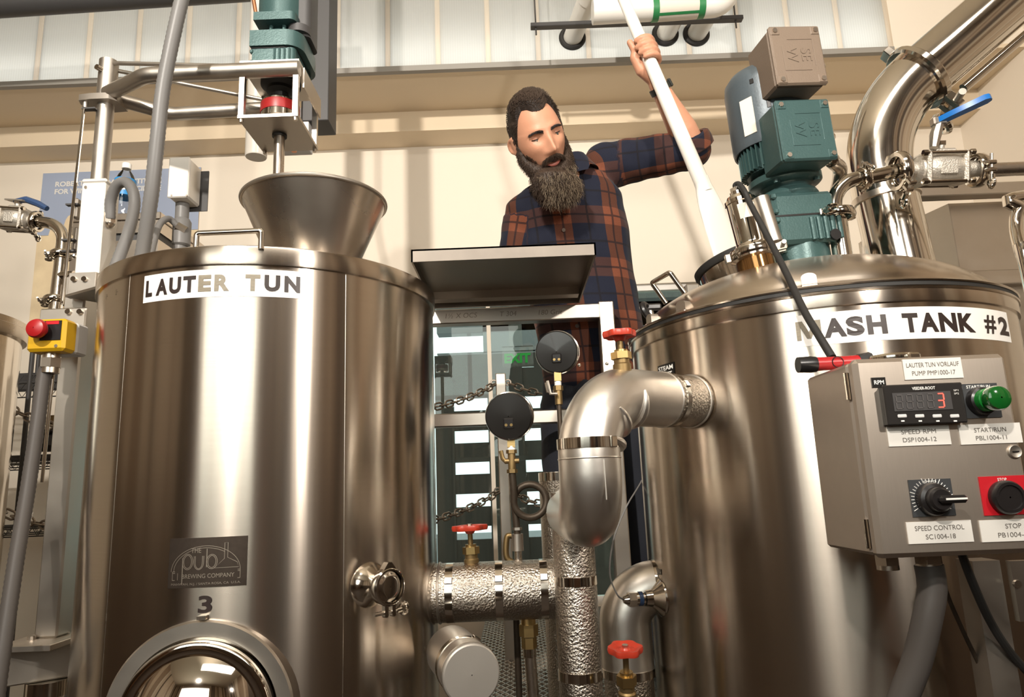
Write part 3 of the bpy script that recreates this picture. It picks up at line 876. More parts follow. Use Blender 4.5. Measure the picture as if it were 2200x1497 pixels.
# ------------------------------------------------------------------ rake lift post beside the lauter tun
PY = 1.60
PX = at(213, 400, PY).x
zt = at(240, 133, PY).z; zcl = at(228, 222, PY).z; zh = at(200, 404, PY).z; zb_ = at(178, 598, PY).z
zfoot = CZ + at(110, 1366, PY).z - CZ
lf = thing('rake_lift_post', 'steel lift post with tubular arm reaching over the lauter tun', 'machine post', (PX, PY, zfoot))
HXc = at(193, 500, PY - .03).x
obj('post_tube', MB().box((at(152, 900, PY).x, PY, (zb_ + zfoot) / 2), (.05, .05, zb_ - zfoot), bev=.004), 'steel_plate', lf)
obj('foot_plate', MB().box((at(100, 1372, PY - .02).x, PY - .03, zfoot - .006), (.12, .14, .012), bev=.001), 'steel_plate', lf)
for dx, dy in ((-.075, -.07), (-.04, -.035)):
    bolt_head(lf, V((at(130, 1372, PY).x + dx, PY + dy, zfoot)), (0, 0, 1), .008, .008)
obj('housing', MB().box((HXc, PY, (zh + zb_) / 2), (.058, .062, zh - zb_), bev=.003), 'aluminium_white', lf)
obj('housing_cap', MB().box((HXc, PY, zh + .005), (.061, .065, .012), bev=.004), 'aluminium_white', lf)
bolt_head(lf, V((HXc - .018, PY - .031, zh - .012)), (0, -1, 0), .004, .002)
obj('inner_pipe', MB().cyl((PX, PY, zh), (PX, PY, zcl), .0198, seg=32), 'steel_dull', lf)
obj('sleeve', MB().cyl((PX, PY, zcl + .01), (PX, PY, zt), .0225, seg=32), 'steel_dull', lf)
obj('set_screw', MB().cyl(V((PX - .006, PY - .02, (zt * .7 + zcl * .3))), V((PX - .01, PY - .034, (zt * .7 + zcl * .3))), .007, seg=12), 'steel_polished', lf)
# clamp plate
poly = [(-.056, -.012), (-.05, -.03), (-.02, -.034), (.026, -.034), (.04, -.02), (.04, .03), (-.02, .034), (-.05, .02)]
obj('clamp_plate', MB(Matrix.Translation((PX, PY, zcl))).prism(poly, -.007, .009), 'steel_plate', lf)
# arm tubes
def arm(name, pts, r, mat='steel'):
    return obj(name, MB().tube(fillet_path(pts, .02, 6), r, 20), mat, lf)
ZU = CZ + 1.012; ZL = CZ + .872
AX, AY = C1[0] - .006, C1[1]
PW_, PD_ = .0705, .085
fa = V((AX + PW_, AY - PD_ + .004, ZU - .019))
arm('arm_tube', [V((PX + .012, PY - .012, zcl + .02)), V((at(318, 152, 1.50).x, AY - PD_ + .004, ZU - .021)), fa], .0182, 'steel_dull')
arm('arm_tube', [V((PX + .018, PY + .012, zcl + .018)), V((at(372, 238, 1.66).x, AY + PD_ - .006, ZU - .030)), V((AX - PW_ + .02, AY + PD_ - .006, ZU - .024))], .0172, 'steel_dull')
arm('brace_rod', [V((PX + .02, PY - .012, zt - .012)), V((AX - PW_ + .01, AY - PD_ + .02, ZU + .002))], .0052, 'steel_dull')
arm('brace_rod', [V((PX + .02, PY + .01, zt - .02)), V((AX - PW_ + .02, AY + PD_ - .02, ZU - .012))], .0052, 'steel_dull')
obj('upper_plate', MB().box((AX, AY, ZU), (PW_ * 2, PD_ * 2, .008)), 'steel_plate', lf)
obj('lower_plate', MB().box((AX, AY, ZL), (PW_ * 2, PD_ * 2, .008)), 'steel_dull', lf)
for sx in (-1, 1):
    for sy in (-1, 1):
        p = V((AX + sx * (PW_ - .007), AY + sy * (PD_ - .007), 0))
        obj('standoff', MB().box((p.x, p.y, (ZU + ZL) / 2), (.0125, .0125, ZU - ZL - .008)), 'steel_plate', lf)
        bolt_head(lf, V((p.x, p.y, ZL - .004)), (0, 0, -1), .0052, .008)
obj('side_plate', MB().box((AX + PW_ + .004, AY + .012, ZU - .030), (.004, PD_ * 1.7, .052)), 'steel_plate', lf)
# actuator rod beside the post
rx = at(178, 235, PY - .02).x
obj('rod', MB().cyl((at(183, 236, 1.58).x, 1.575, at(183, 236, 1.58).z), (at(136, 655, 1.58).x, 1.575, at(136, 655, 1.58).z), .0036, seg=10), 'steel_polished', lf)
p = at(183, 232, 1.58)
obj('rod_end', MB().cyl(p, p + V((0, 0, .022)), .0065, seg=12), 'steel_dull', lf)
obj('rod_fin', MB().box(p + V((.012, 0, -.004)), (.034, .014, .004)), 'dark_grey', lf)
for yy in (440, 516, 540):
    q = at(157 if yy < 500 else 148, yy, 1.585)
    obj('rod_guide', MB().box(q, (.03, .012, .004)), 'dark_grey', lf)
for a, b in ((428, 470), (490, 540)):
    q0, q1 = at(172, a, 1.6), at(166, b, 1.6)
    obj('limit_switch', MB().box((q0 + q1) / 2 + V((-.004, 0, 0)), (.012, .02, abs(q0.z - q1.z)), bev=.003), 'steel_dull', lf)
# bracket plate with bolts and the horizontal gusset to the tank
q0, q1 = at(146, 585, PY - .05), at(200, 636, PY - .05)
obj('bracket_plate', MB().box(((q0.x + q1.x) / 2, PY - .04, (q0.z + q1.z) / 2), (q1.x - q0.x, .012, q0.z - q1.z), bev=.001), 'steel_plate', lf)
for px in (160, 183): bolt_head(lf, at(px, 600, PY - .046), (0, -1, 0), .0068, .006, 'steel_polished')
gz = at(150, 634, PY - .05).z
obj('gusset', MB().prism([(q0.x + .002, PY - .055), (PX + .02, PY + .0), (C1[0] - R1 + .012, PY - .005), (C1[0] - R1 + .02, PY - .13)], gz - .006, gz), 'steel_dull', lf)
q0, q1 = at(88, 664, 1.53), at(180, 756, 1.53)
obj('stop_bracket', MB().box(((q0.x + q1.x) / 2, 1.53, (q0.z + q1.z) / 2), (q1.x - q0.x, .008, q0.z - q1.z), bev=.003), 'steel_plate', lf)
for px in (148, 173): bolt_head(lf, at(px, 670, 1.525), (0, -1, 0), .0066, .006, 'steel_polished')
# flat bar and strut between post and tank
q0 = at(184, 800, PY + .02)
obj('flat_bar', MB().box((q0.x, PY + .02, (zb_ + zfoot) / 2), (.012, .03, zb_ - zfoot)), 'steel_plate', lf)

# support beam under the post
bm = thing('frame_beam', 'horizontal steel beam carrying the lift post at the lower corner', 'beam', (PX, PY - .1, zfoot - .1))
b0 = V((at(140, 1392, PY).x, PY + .02, zfoot - .013)); b1 = V((b0.x - .42, PY - .30, zfoot - .013))
d_ = (b1 - b0); xd = d_.normalized(); yd = V((0, 0, 1)).cross(xd)
g = MB(mat4((b0 + b1) / 2, xd, yd, V((0, 0, 1)))).box((0, 0, -.035), (d_.length, .07, .07), bev=.003)
obj('beam', g, 'steel_dull', bm)
obj('stub_leg', MB().lathe([(.045, 0), (.045, .02), (.033, .022), (.033, zfoot - .09)], (b0.x - .02, PY - .02, 0), seg=28), 'steel', bm)
obj('leg_collar', MB().cyl((b0.x - .02, PY - .02, zfoot - .115), (b0.x - .02, PY - .02, zfoot - .084), .04, seg=28), 'steel_polished', bm)
obj('rail', MB().cyl(at(-20, 1470, 1.35), at(60, 1100, 1.48), .009, seg=14), 'steel_polished', bm)

# gear motor on the plates
gm = thing('gear_motor', 'teal gear motor standing on plates above the hopper', 'motor', (AX, AY, ZU + .004))
z0 = ZU + .004
GW = .055
def rblock(x0, x1, y0, y1, z0, z1, r):
    """block whose right side is rounded"""
    pts = [(x0, y0), (x1 - r, y0)] + [(x1 - r + r * math.sin(a), (y0 + r) - r * math.cos(a)) for a in [PI / 2 * k / 6 for k in range(7)]][1:] + \
          [(x1 - r + r * math.cos(a), (y1 - r) + r * math.sin(a)) for a in [PI / 2 * k / 6 for k in range(7)]] + [(x0, y1)]
    return MB().prism(pts, z0, z1)
obj('gear_housing', rblock(AX - GW + .004, AX + GW - .002, AY - .062, AY + .08, z0, z0 + .048, .012), 'teal_paint', gm)
obj('gear_cover', rblock(AX - GW, AX + GW + .014, AY - .070, AY + .09, z0 + .050, z0 + .092, .04), 'teal_paint', gm)
obj('joint_line', rblock(AX - GW + .003, AX + GW, AY - .064, AY + .085, z0 + .047, z0 + .051, .03), 'black_plastic', gm)
for k in range(4):
    xx = AX + .004 + k * .012
    obj('rib', MB().box((xx, AY - .0635, z0 + .028), (.005, .006, .036), bev=.002), 'teal_paint', gm)
for zz in (.012, .04, .062, .084):
    obj('bolt_boss', MB().box((AX - GW + .003, AY - .06, z0 + zz), (.008, .01, .010), bev=.002), 'teal_paint', gm)
obj('adapter_dome', MB().lathe([(.062, 0), (.058, .01), (.045, .02), (.028, .026), (.028, .05)], (AX, AY, z0 + .092), seg=40), 'teal_paint', gm)
for dx in (-.016, .016):
    obj('stud', MB().cyl((AX + dx, AY - .035, z0 + .10), (AX + dx, AY - .035, z0 + .128), .005, seg=10), 'teal_paint', gm)
obj('inspection_cap', MB().cyl((AX + .05, AY - .02, z0 + .105), (AX + .05, AY - .02, z0 + .125), .028, seg=28), 'dark_grey', gm)
obj('motor_flange', rblock(AX - GW + .004, AX + GW - .004, AY - .062, AY + .062, z0 + .126, z0 + .148, .015), 'teal_paint', gm)
obj('motor_body', MB().cyl((AX, AY, z0 + .148), (AX, AY, z0 + .36), .058, seg=40), 'teal_paint', gm)
obj('side_box', rblock(AX + .04, AX + .078, AY - .03, AY + .05, z0 + .10, z0 + .30, .015), 'dark_grey', gm)
# bearing, coupling and shaft under the motor
obj('bearing_nose', MB().lathe([(.048, 0), (.048, -.010), (.034, -.018), (.034, -.026), (.022, -.032), (.022, -.05)], (AX, AY, ZU - .004), seg=36), 'black_rubber', gm)
obj('coupling_ring', MB().lathe([(.02, -.046), (.042, -.048), (.046, -.052), (.046, -.056), (.02, -.056)], (AX, AY - .0, ZU - .012), seg=44), 'steel_polished', gm)
obj('seal_band', MB().lathe([(.03, -.056), (.0465, -.056), (.047, -.060), (.047, -.077), (.0465, -.081), (.03, -.081)], (AX, AY, ZU - .012), seg=44), 'red_plastic', gm)
obj('coupling_flange', MB().lathe([(.03, -.081), (.0455, -.081), (.0455, -.097), (.040, -.103), (.02, -.106)], (AX, AY, ZU - .012), seg=44), 'steel_polished', gm)
obj('shaft', MB().cyl((AX, AY, ZU - .1), (AX, AY, Z1t + .004), .0128, seg=24), 'steel', gm)
obj('shaft_collar', MB().cyl((AX, AY, ZL - .010), (AX, AY, ZL - .003), .0175, seg=24), 'black_rubber', gm)

# dark hanging stand and fittings behind the motor
hx0, hx1 = at(600, 150, 2.05).x, at(697, 150, 2.05).x
hzb = at(690, 265, 2.05).z
hb_ = thing('hanging_duct', 'dark grey steel drop duct hanging behind the gear motor', 'duct', ((hx0 + hx1) / 2, 2.05, hzb))
obj('duct', MB().box(((hx0 + hx1) / 2 + .05, 2.08, (hzb + ZC) / 2), (hx1 - hx0 - .06, .10, ZC - hzb), bev=.002), 'dark_grey', hb_)
q0, q1 = at(600, 300, 2.05), at(665, 322, 2.05)
obj('lower_box', MB().box(((q0.x + q1.x) / 2, 2.06, q1.z + .07), (q1.x - q0.x, .05, .14), bev=.002), 'light_grey_plastic', hb_)
single('copper_pipe', MB().tube([at(632, 326, 1.99), at(632, 318, 1.99), V((at(632, 326, 1.99).x, 1.99, ZC))], .008, 14), 'copper', 'vertical copper pipe ending below the dark duct', 'pipe')
single('copper_pipe', MB().tube([at(552, 42, 1.9), V((at(538, -40, 1.9).x, 1.9, at(538, -40, 1.9).z)), V((at(538, -40, 1.9).x, 1.9, ZC))], .006, 12), 'copper', 'thin copper pipe dropping at the top beside the gear motor', 'pipe')
q0 = at(550, 338, 2.2)
single('lamp_cover', MB().lathe([(.001, 0), (.034, 0), (.036, .004), (.036, ZC - q0.z)], (q0.x, 2.2, q0.z), seg=32), 'frosted_plastic', 'pale plastic tube hanging behind the rake drive plates', 'tube')

# roof beam across the top corner
b0, b1 = at(-60, 30, 2.45), at(705, -34, 2.45)
single('roof_beam', MB().tube([b0 + V((-1.2, 0, 0)) + (b0 - b1) * .3, b1], .045, 20), 'dark_grey', 'dark round steel beam running under the ceiling in the top corner', 'beam')

# grey conduits
def conduit(label, ctrl, r, mat='conduit_grey', ridge=True, name='flexible_conduit'):
    pts = smooth_path(ctrl, 14)
    n = len(pts)
    # resample finely for ridges
    L = [0]
    for i in range(1, n): L.append(L[-1] + (pts[i] - pts[i - 1]).length)
    step = r * .38 if ridge else r * .8
    m_ = int(L[-1] / step); out = []; rs = []
    j = 0
    for k in range(m_ + 1):
        s_ = L[-1] * k / m_
        while j < n - 2 and L[j + 1] < s_: j += 1
        t = (s_ - L[j]) / max(1e-9, L[j + 1] - L[j])
        out.append(pts[j].lerp(pts[j + 1], t)); rs.append(r * (1 + (.035 if k % 2 else -.02)) if ridge else r)
    return single(name, MB().tube(out, rs, 14), mat, label, 'conduit', sharp=60)
conduit('long grey flexible conduit rising in front of the lift arm', [at(402, -40, 1.36), at(383, 30, 1.36), at(352, 180, 1.37), at(338, 300, 1.38), at(325, 420, 1.40), at(306, 545, 1.44), at(296, 600, 1.46)], .0148)
conduit('short looped grey conduit beside the white lift housing', [at(236, 470, 1.585), at(238, 430, 1.575), at(252, 398, 1.56), at(272, 392, 1.55), at(287, 415, 1.54), at(288, 450, 1.53), at(274, 505, 1.50), at(246, 580, 1.46), at(240, 620, 1.46)], .0125, 'conduit_grey')
# connector where the loop enters the housing
gl_ = thing('conduit_fitting', 'steel conduit connector on the side of the lift housing', 'fitting', at(236, 480, 1.59))
q = at(234, 478, 1.59)
obj('nut', MB().cyl(q, q + V((.0, -.004, .022)), .016, seg=8), 'steel', gl_)
obj('elbow', MB().ball(q, .015), 'steel', gl_)

# junction box on its pipe
jz0, jz1 = at(385, 425, 1.78).z, at(385, 340, 1.78).z
jx0, jx1 = at(364, 385, 1.78).x, at(407, 385, 1.78).x
jb = thing('junction_box', 'grey cast junction box on an upright conduit behind the tun lid', 'electrical box', ((jx0 + jx1) / 2, 1.82, Z1t))
obj('body', MB().box(((jx0 + jx1) / 2, 1.815, (jz0 + jz1) / 2), (jx1 - jx0, .07, jz1 - jz0), bev=.005), 'aluminium_white', jb)
obj('cover', MB().box(((jx0 + jx1) / 2, 1.777, (jz0 + jz1) / 2), (jx1 - jx0 + .002, .008, jz1 - jz0 + .002), bev=.003), 'aluminium_white', jb)
obj('back_plate', MB().box(((jx0 + jx1) / 2 + .012, 1.853, (jz0 + jz1) / 2 - .008), (jx1 - jx0 + .016, .004, jz1 - jz0 + .004)), 'dark_grey', jb)
for px in (369, 401): bolt_head(jb, at(px, 420, 1.774), (0, -1, 0), .003, .002)
jx = at(390, 480, 1.82).x
obj('riser', MB().cyl((jx, 1.82, Z1t - .1), (jx, 1.82, jz0), .018, seg=24), 'conduit_grey', jb)
obj('fitting_body', MB().lathe([(.0185, -.04), (.024, -.035), (.024, .03), (.0185, .04)], (jx + .002, 1.82, at(392, 500, 1.82).z), seg=20), 'conduit_grey', jb)
q = at(380, 485, 1.8)
obj('gland', MB().cyl(q, q + V((.02, .01, -.012)), .013, seg=8), 'steel', jb)
conduit('thin grey conduit curving into the junction box fitting', [at(380, 484, 1.80), at(362, 470, 1.78), at(343, 482, 1.74), at(330, 520, 1.68), at(322, 560, 1.62)], .0085, 'conduit_grey')

# stainless cabinet behind with the water bottle on it
q0, q1 = at(228, 462, 2.1), at(352, 462, 2.1)
cbz = at(290, 462, 2.1).z
cb = thing('steel_cabinet', 'low stainless cabinet behind the lauter tun under the water bottle', 'cabinet', ((q0.x + q1.x) / 2, 2.3, 0))
obj('top', MB().box(((q0.x + q1.x) / 2 - .05, 2.25, cbz - .012), (q1.x - q0.x + .10, .34, .024), bev=.002), 'steel', cb)
obj('rail_band', MB().box(((q0.x + q1.x) / 2 - .05, 2.25, cbz - .045), (q1.x - q0.x + .09, .33, .04)), 'steel', cb)
obj('door', MB().box(((q0.x + q1.x) / 2 - .05, 2.25, cbz - .08), (q1.x - q0.x + .08, .31, .03)), 'dark_grey', cb)
obj('body', MB().box(((q0.x + q1.x) / 2 - .05, 2.25, (cbz - .09) / 2), (q1.x - q0.x + .09, .33, cbz - .09)), 'steel', cb)
bt = at(257, 462, 2.14)
bx, by, bz = bt.x, 2.16, cbz + .0005
wbt = thing('water_bottle', 'clear plastic water bottle with blue label and white cap', 'bottle', (bx, by, bz))
obj('body', MB().lathe([(.001, .002), (.026, 0), (.032, .006), (.032, .03), (.029, .045), (.032, .06), (.0325, .13), (.031, .145), (.024, .165), (.0135, .182), (.0125, .192)], (bx, by, bz), seg=32), 'clear_plastic', wbt)
obj('label', MB().lathe([(.0328, .088), (.0332, .088), (.0332, .148), (.0325, .148)], (bx, by, bz), seg=32), 'blue_label', wbt)
fnb = bend((bx, by), .0332, -PI / 2 + .35, bz + .118)
obj('barcode', sheet(.012, .03, fnb, .0004, 4), 'white_ink', wbt)
obj('cap', MB().lathe([(.001, .208), (.0135, .208), (.0145, .206), (.0145, .190), (.0125, .189)], (bx, by, bz), seg=28), 'bottle_cap', wbt)

# poster on the wall
pa, pb = at(92, 372, YB - .012), at(432, 348, YB - .012)
pc = at(60, 735, YB - .012)
X0, X1, Z0, Z1 = pa.x, pb.x, pc.z, pa.z
ps = thing('wall_poster', 'large poster with blue sky and golden corn on the wall behind', 'poster', ((X0 + X1) / 2, YB - .01, Z0))
obj('sheet', slab(MB(), X0, X1, YB - .006, YB - .002, Z0, Z1), 'poster_corn', ps)
zmid = Z0 + (Z1 - Z0) * .62
obj('sky_field', slab(MB(), X0, X1, YB - .009, YB - .0061, zmid, Z1), 'poster_sky', ps)
random.seed(3)
for k in range(9):
    xx = X0 + (X1 - X0) * (.1 + .1 * k); zz = zmid - .02 + .04 * math.sin(k * 2.1)
    r_ = .03 + .012 * math.sin(k * 1.7)
    obj('corn_shape', MB(mat4(V((xx, YB - .0085, zz)), V((1, 0, 0)), V((0, 0, 1)), V((0, -1, 0)))).prism([(r_ * .8 * math.cos(2 * PI * i / 16), r_ * 2.2 * math.sin(2 * PI * i / 16)) for i in range(16)], 0, .003), 'poster_corn', ps)
tx = at(118, 398, YB - .013)
kx = (at(350, 380, YB).x - tx.x)
for txt, py, wd in (('ROBERT MONDAVI INSTITUTE', 396, 1.0), ('FOR WINE AND FOOD SCIENCE', 412, 1.0)):
    zz = at(118, py, YB - .013).z
    mb = text_mb(txt, .05, None, bold=.0016, fn=lambda q: q)
    xs_ = [p.x for p in mb.v]; k = kx / (max(xs_) - min(xs_)); x_0 = min(xs_)
    mb.v = [V((tx.x + (p.x - x_0) * k, YB - .0105, zz + p.y * .75)) for p in mb.v]
    obj('lettering', mb, 'white_ink', ps, sharp=None)

# emergency stop
q0, q1 = at(60, 686, 1.44), at(136, 752, 1.44)
ew, eh = q1.x - q0.x, q0.z - q1.z
ec = V(((q0.x + q1.x) / 2, 1.44, (q0.z + q1.z) / 2))
es = thing('emergency_stop', 'yellow emergency stop box with a red mushroom button', 'emergency stop', ec)
obj('front_box', MB().box(ec + V((0, .022, 0)), (ew, .044, eh), bev=.006), 'yellow_plastic', es)
obj('back_box', MB().box(ec + V((0, .064, 0)), (ew * .98, .04, eh * .98), bev=.004), 'light_grey_plastic', es)
bp_ = V((at(80, 706, 1.42).x, 1.44, at(80, 706, 1.42).z))
obj('legend_plate', MB().box(bp_ + V((.016, -.001, 0)), (.044, .002, .042)), 'black_plastic', es)
obj('legend_title', MB().box(bp_ + V((.019, -.0022, .0165)), (.028, .001, .007)), 'red_label', es)
obj('button', MB().lathe([(.011, 0), (.011, .012), (.019, .014), (.0205, .019), (.0205, .024), (.018, .029), (.012, .0315), (.001, .0325)], bp_, (0, -1, 0), 36), 'bright_red', es)
bolt_head(es, V((ec.x + ew * .30, 1.44, ec.z - eh * .36)), (0, -1, 0), .004, .001)
gq = V((at(102, 757, 1.46).x, 1.475, ec.z - eh / 2))
obj('gland', MB().cyl(gq, gq - V((0, 0, .012)), .0175, seg=20).hexnut(gq - V((0, 0, .010)), gq - V((0, 0, .030)), .0205).cyl(gq - V((0, 0, .03)), gq - V((0, 0, .042)), .017, seg=20), 'steel', es)
conduit('ribbed grey conduit running down from the yellow stop box', [gq - V((0, 0, .04)), at(96, 800, 1.475), at(82, 900, 1.46), at(60, 1050, 1.43), at(35, 1200, 1.38), at(8, 1380, 1.33), at(-12, 1520, 1.30)], .0138, 'conduit_grey_warm')
single('drain_rod', MB().tube([at(118, 762, 1.5), at(90, 1036, 1.5)], .0035, 10), 'steel_polished', 'slim bright steel rod hanging behind the grey ribbed conduit', 'rod')

# left sanitary line with ball valve
LY = 1.78
def clamp_parts(parent, c, ax, r, side=V((0, -1, 0)), w_=.011):
    ax = V(ax).normalized(); c = V(c)
    obj('clamp', MB().lathe([(r * .8, -w_ * .5), (r * 1.0, -w_ * .55), (r * 1.06, -w_ * .3), (r * 1.06, w_ * .3), (r * 1.0, w_ * .55), (r * .8, w_ * .5)], c, ax, 32), 'steel_polished', parent)
    s_ = (V(side) - ax * V(side).dot(ax)).normalized(); t_ = ax.cross(s_)
    M_ = mat4(c, s_, t_, ax)
    g = MB(M_)
    g.box((r * 1.18, r * .22, 0), (r * .55, r * .24, w_ * .95), bev=.002)
    g.box((r * 1.18, -r * .22, 0), (r * .55, r * .24, w_ * .95), bev=.002)
    obj('clamp_lug', g, 'steel_polished', parent)
    g = MB(M_).cyl((r * 1.28, -r * .75, 0), (r * 1.28, r * .9, 0), r * .10, seg=10)
    obj('clamp_bolt', g, 'steel_dull', parent)
    g = MB(M_).torus((r * 1.30, r * 1.05, 0), (0, 0, 1), r * .26, r * .11, 18, 8)
    g.cyl((r * 1.28, r * .5, 0), (r * 1.28, r * .85, 0), r * .2, seg=12)
    obj('wing_nut', g, 'steel_polished', parent)
    obj('clamp_hinge', MB(M_).box((-r * 1.12, 0, 0), (r * .3, r * .42, w_ * .9), bev=.002), 'steel_polished', parent)
def ball_valve(name, label, c, ax, L, r, up_, handle=None, hmat=None):
    """three-piece sanitary ball valve along ax"""
    c, ax, up_ = V(c), V(ax).normalized(), V(up_)
    up_ = (up_ - ax * up_.dot(ax)).normalized(); s_ = ax.cross(up_)
    t = thing(name, label, 'valve', c)
    M_ = mat4(c, ax, s_ * -1, up_) if False else mat4(c, ax, up_.cross(ax), up_)
    obj('body', MB().lathe([(r * .5, -L * .5), (r * .5, -L * .34), (r * .78, -L * .30), (r * .92, -L * .2), (r, -L * .1), (r, L * .1), (r * .92, L * .2), (r * .78, L * .3), (r * .5, L * .34), (r * .5, L * .5)], c, ax, 36), 'cast_alloy', t)
    for e in (-.24, .24):
        g = MB(M_).box((L * e, 0, 0), (L * .07, r * 2.05, r * 2.05), bev=r * .22)
        obj('end_flange', g, 'cast_alloy', t)
    for a in (-1, 1):
        for b in (-1, 1):
            g = MB(M_).cyl((-L * .33, a * r * .86, b * r * .86), (L * .33, a * r * .86, b * r * .86), r * .12, seg=10)
            g.hexnut((-L * .335, a * r * .86, b * r * .86), (-L * .28, a * r * .86, b * r * .86), r * .2); g.hexnut((L * .28, a * r * .86, b * r * .86), (L * .335, a * r * .86, b * r * .86), r * .2)
            obj('tie_bolt', g, 'steel_polished', t)
    obj('name_pad', MB(M_).box((0, -r * .97, 0), (L * .22, r * .1, r * .9), bev=.002), 'cast_alloy', t)
    obj('bonnet', MB(M_).box((0, 0, r * 1.1), (L * .34, r * .8, r * .3), bev=.003).cyl((0, 0, r * 1.1), (0, 0, r * 1.6), r * .24, seg=16), 'cast_alloy', t)
    obj('stem_nut', MB(M_).hexnut((0, 0, r * 1.5), (0, 0, r * 1.72), r * .34), 'steel_polished', t)
    return t, M_
vc = at(34, 472, LY)
bv, M_ = ball_valve('ball_valve', 'cast steel ball valve on the pipe at the edge beside the poster', vc, at(95, 476, LY) - at(0, 470, LY), .115, .030, (0, -.1, 1))
obj('lever', MB(M_).tube([(-.01, 0, .05), (.02, 0, .058), (.055, 0, .048), (.085, -.005, .035)], [.007, .009, .009, .007], 8), 'blue_dark', bv)
obj('lever_plate', MB(M_).prism([(-.03, -.012), (.02, -.014), (.03, .008), (-.02, .014)], .050, .054), 'steel_dull', bv)
sp = thing('sanitary_pipe', 'polished steel elbow pipe with clamps dropping beside the white housing', 'pipe', at(120, 660, LY - .05))
path = fillet_path([at(70, 475, LY), at(139, 482, LY), at(131, 560, LY - .02), at(115, 690, LY - .05)], [.055, .02], 10)
obj('tube', MB().tube(path, .0155, 24), 'steel_polished', sp)
clamp_parts(sp, at(79, 476, LY), at(95, 476, LY) - at(60, 474, LY), .027, V((0, -.3, -1)))
clamp_parts(sp, at(132, 548, LY - .02), at(115, 690, LY - .05) - at(131, 560, LY - .02), .026, V((-1, -.4, 0)))
clamp_parts(sp, at(118, 645, LY - .04), at(115, 690, LY - .05) - at(131, 560, LY - .02), .026, V((-1, -.2, 0)))
obj('branch', MB().tube([at(124, 594, LY - .03), at(160, 592, LY - .03)], .013, 20), 'steel_polished', sp)

# neighbouring small tank at the left edge
nq = at(12, 720, 2.05); NR = .30
nx = nq.x - NR
nt_ = thing('hot_liquor_tank', 'narrow polished tank cut off by the left edge of the picture', 'tank', (nx, 2.05, 0))
nz = at(20, 668, 2.0).z
obj('body', MB().lathe([(NR - .012, .3), (NR - .012, nz - .05)], (nx, 2.05, 0), seg=80), 'steel_polished', nt_)
obj('lid_band', MB().lathe([(NR - .012, nz - .055), (NR, nz - .055), (NR + .002, nz - .05), (NR + .002, nz - .02), (NR, nz - .018), (NR, nz), (NR - .01, nz + .004), (.01, nz + .02)], (nx, 2.05, 0), seg=80), 'steel', nt_)
q = V((nx + NR - .035, 1.95, nz - .006))
obj('lid_peg', MB().tube([q, q + V((0, 0, .03)), q + V((0, 0, .034))], [.011, .011, .006], 14), 'black_rubber', nt_)
for k in range(3):
    a = 2 * PI * k / 3
    obj('leg', MB().cyl((nx + .22 * math.cos(a), 2.05 + .22 * math.sin(a), 0), (nx + .22 * math.cos(a), 2.05 + .22 * math.sin(a), .32), .02), 'steel', nt_)

# wire rack on the left
RY = 2.75
rk = thing('wire_rack', 'black wire shelving rack behind the lift post', 'shelf rack', (at(40, 1300, RY).x, RY, 0))
for px, Y in ((66, RY), (80, RY + .38), (-80, RY)):
    xx = at(px, 800, Y).x if px > 0 else at(66, 800, RY).x - .55
    obj('post', MB().cyl((xx, Y, 0), (xx, Y, at(66, 745, Y).z + .03), .009, seg=12), 'dark_grey', rk)
def wire_shelf(zz):
    g = MB(); x1 = at(125, 800, RY).x; x0 = x1 - .75
    for k in range(24):
        yy = RY + .4 * k / 23
        g.box(((x0 + x1) / 2, yy, zz), (x1 - x0, .003, .003))
    for yy in (RY, RY + .2, RY + .4): 
        g.box(((x0 + x1) / 2, yy, zz - .006), (x1 - x0, .005, .005)); g.box(((x0 + x1) / 2, yy, zz - .035), (x1 - x0, .005, .005))
        for k in range(18):
            xx = x0 + (x1 - x0) * k / 17
            g.tube([(xx, yy, zz - .006), (xx + .02, yy, zz - .035), (xx + .04, yy, zz - .006)], .0016, 5)
    return obj('wire_shelf', g, 'dark_grey', rk, kind='stuff')
for py in (802, 978, 1132):
    wire_shelf(at(60, py, RY).z)
q = at(112, 972, RY + .1)
tb = thing('tool_bag', 'dark rounded tool bag lying on the middle wire shelf', 'bag', q)
obj('body', MB().box(q + V((0, 0, .045)), (.14, .09, .08), bev=.022), 'dark_grey', tb)
obj('flap', MB().box(q + V((0, -.005, .083)), (.142, .095, .014), bev=.006), 'black_rubber', tb)
obj('handle', MB().tube(fillet_path([q + V((-.035, 0, .085)), q + V((-.03, 0, .115)), q + V((.03, 0, .115)), q + V((.035, 0, .085))], .012, 5), .005, 8), 'black_rubber', tb)
q = at(118, 905, RY + .1)
bc_ = thing('pipe_coupling', 'small brass coupling hanging above the middle wire shelf', 'fitting', q)
obj('body', MB().cyl(q - V((.03, 0, 0)), q + V((.03, 0, 0)), .02, seg=16), 'brass_old', bc_)
obj('nut', MB().hexnut(q - V((.012, 0, 0)), q + V((.012, 0, 0)), .028), 'brass_old', bc_)
obj('hook', MB().tube([q + V((0, 0, .02)), q + V((0, 0, .09)), q + V((.012, 0, .10)), q + V((.02, 0, .09))], .003, 8), 'chain_steel', bc_)

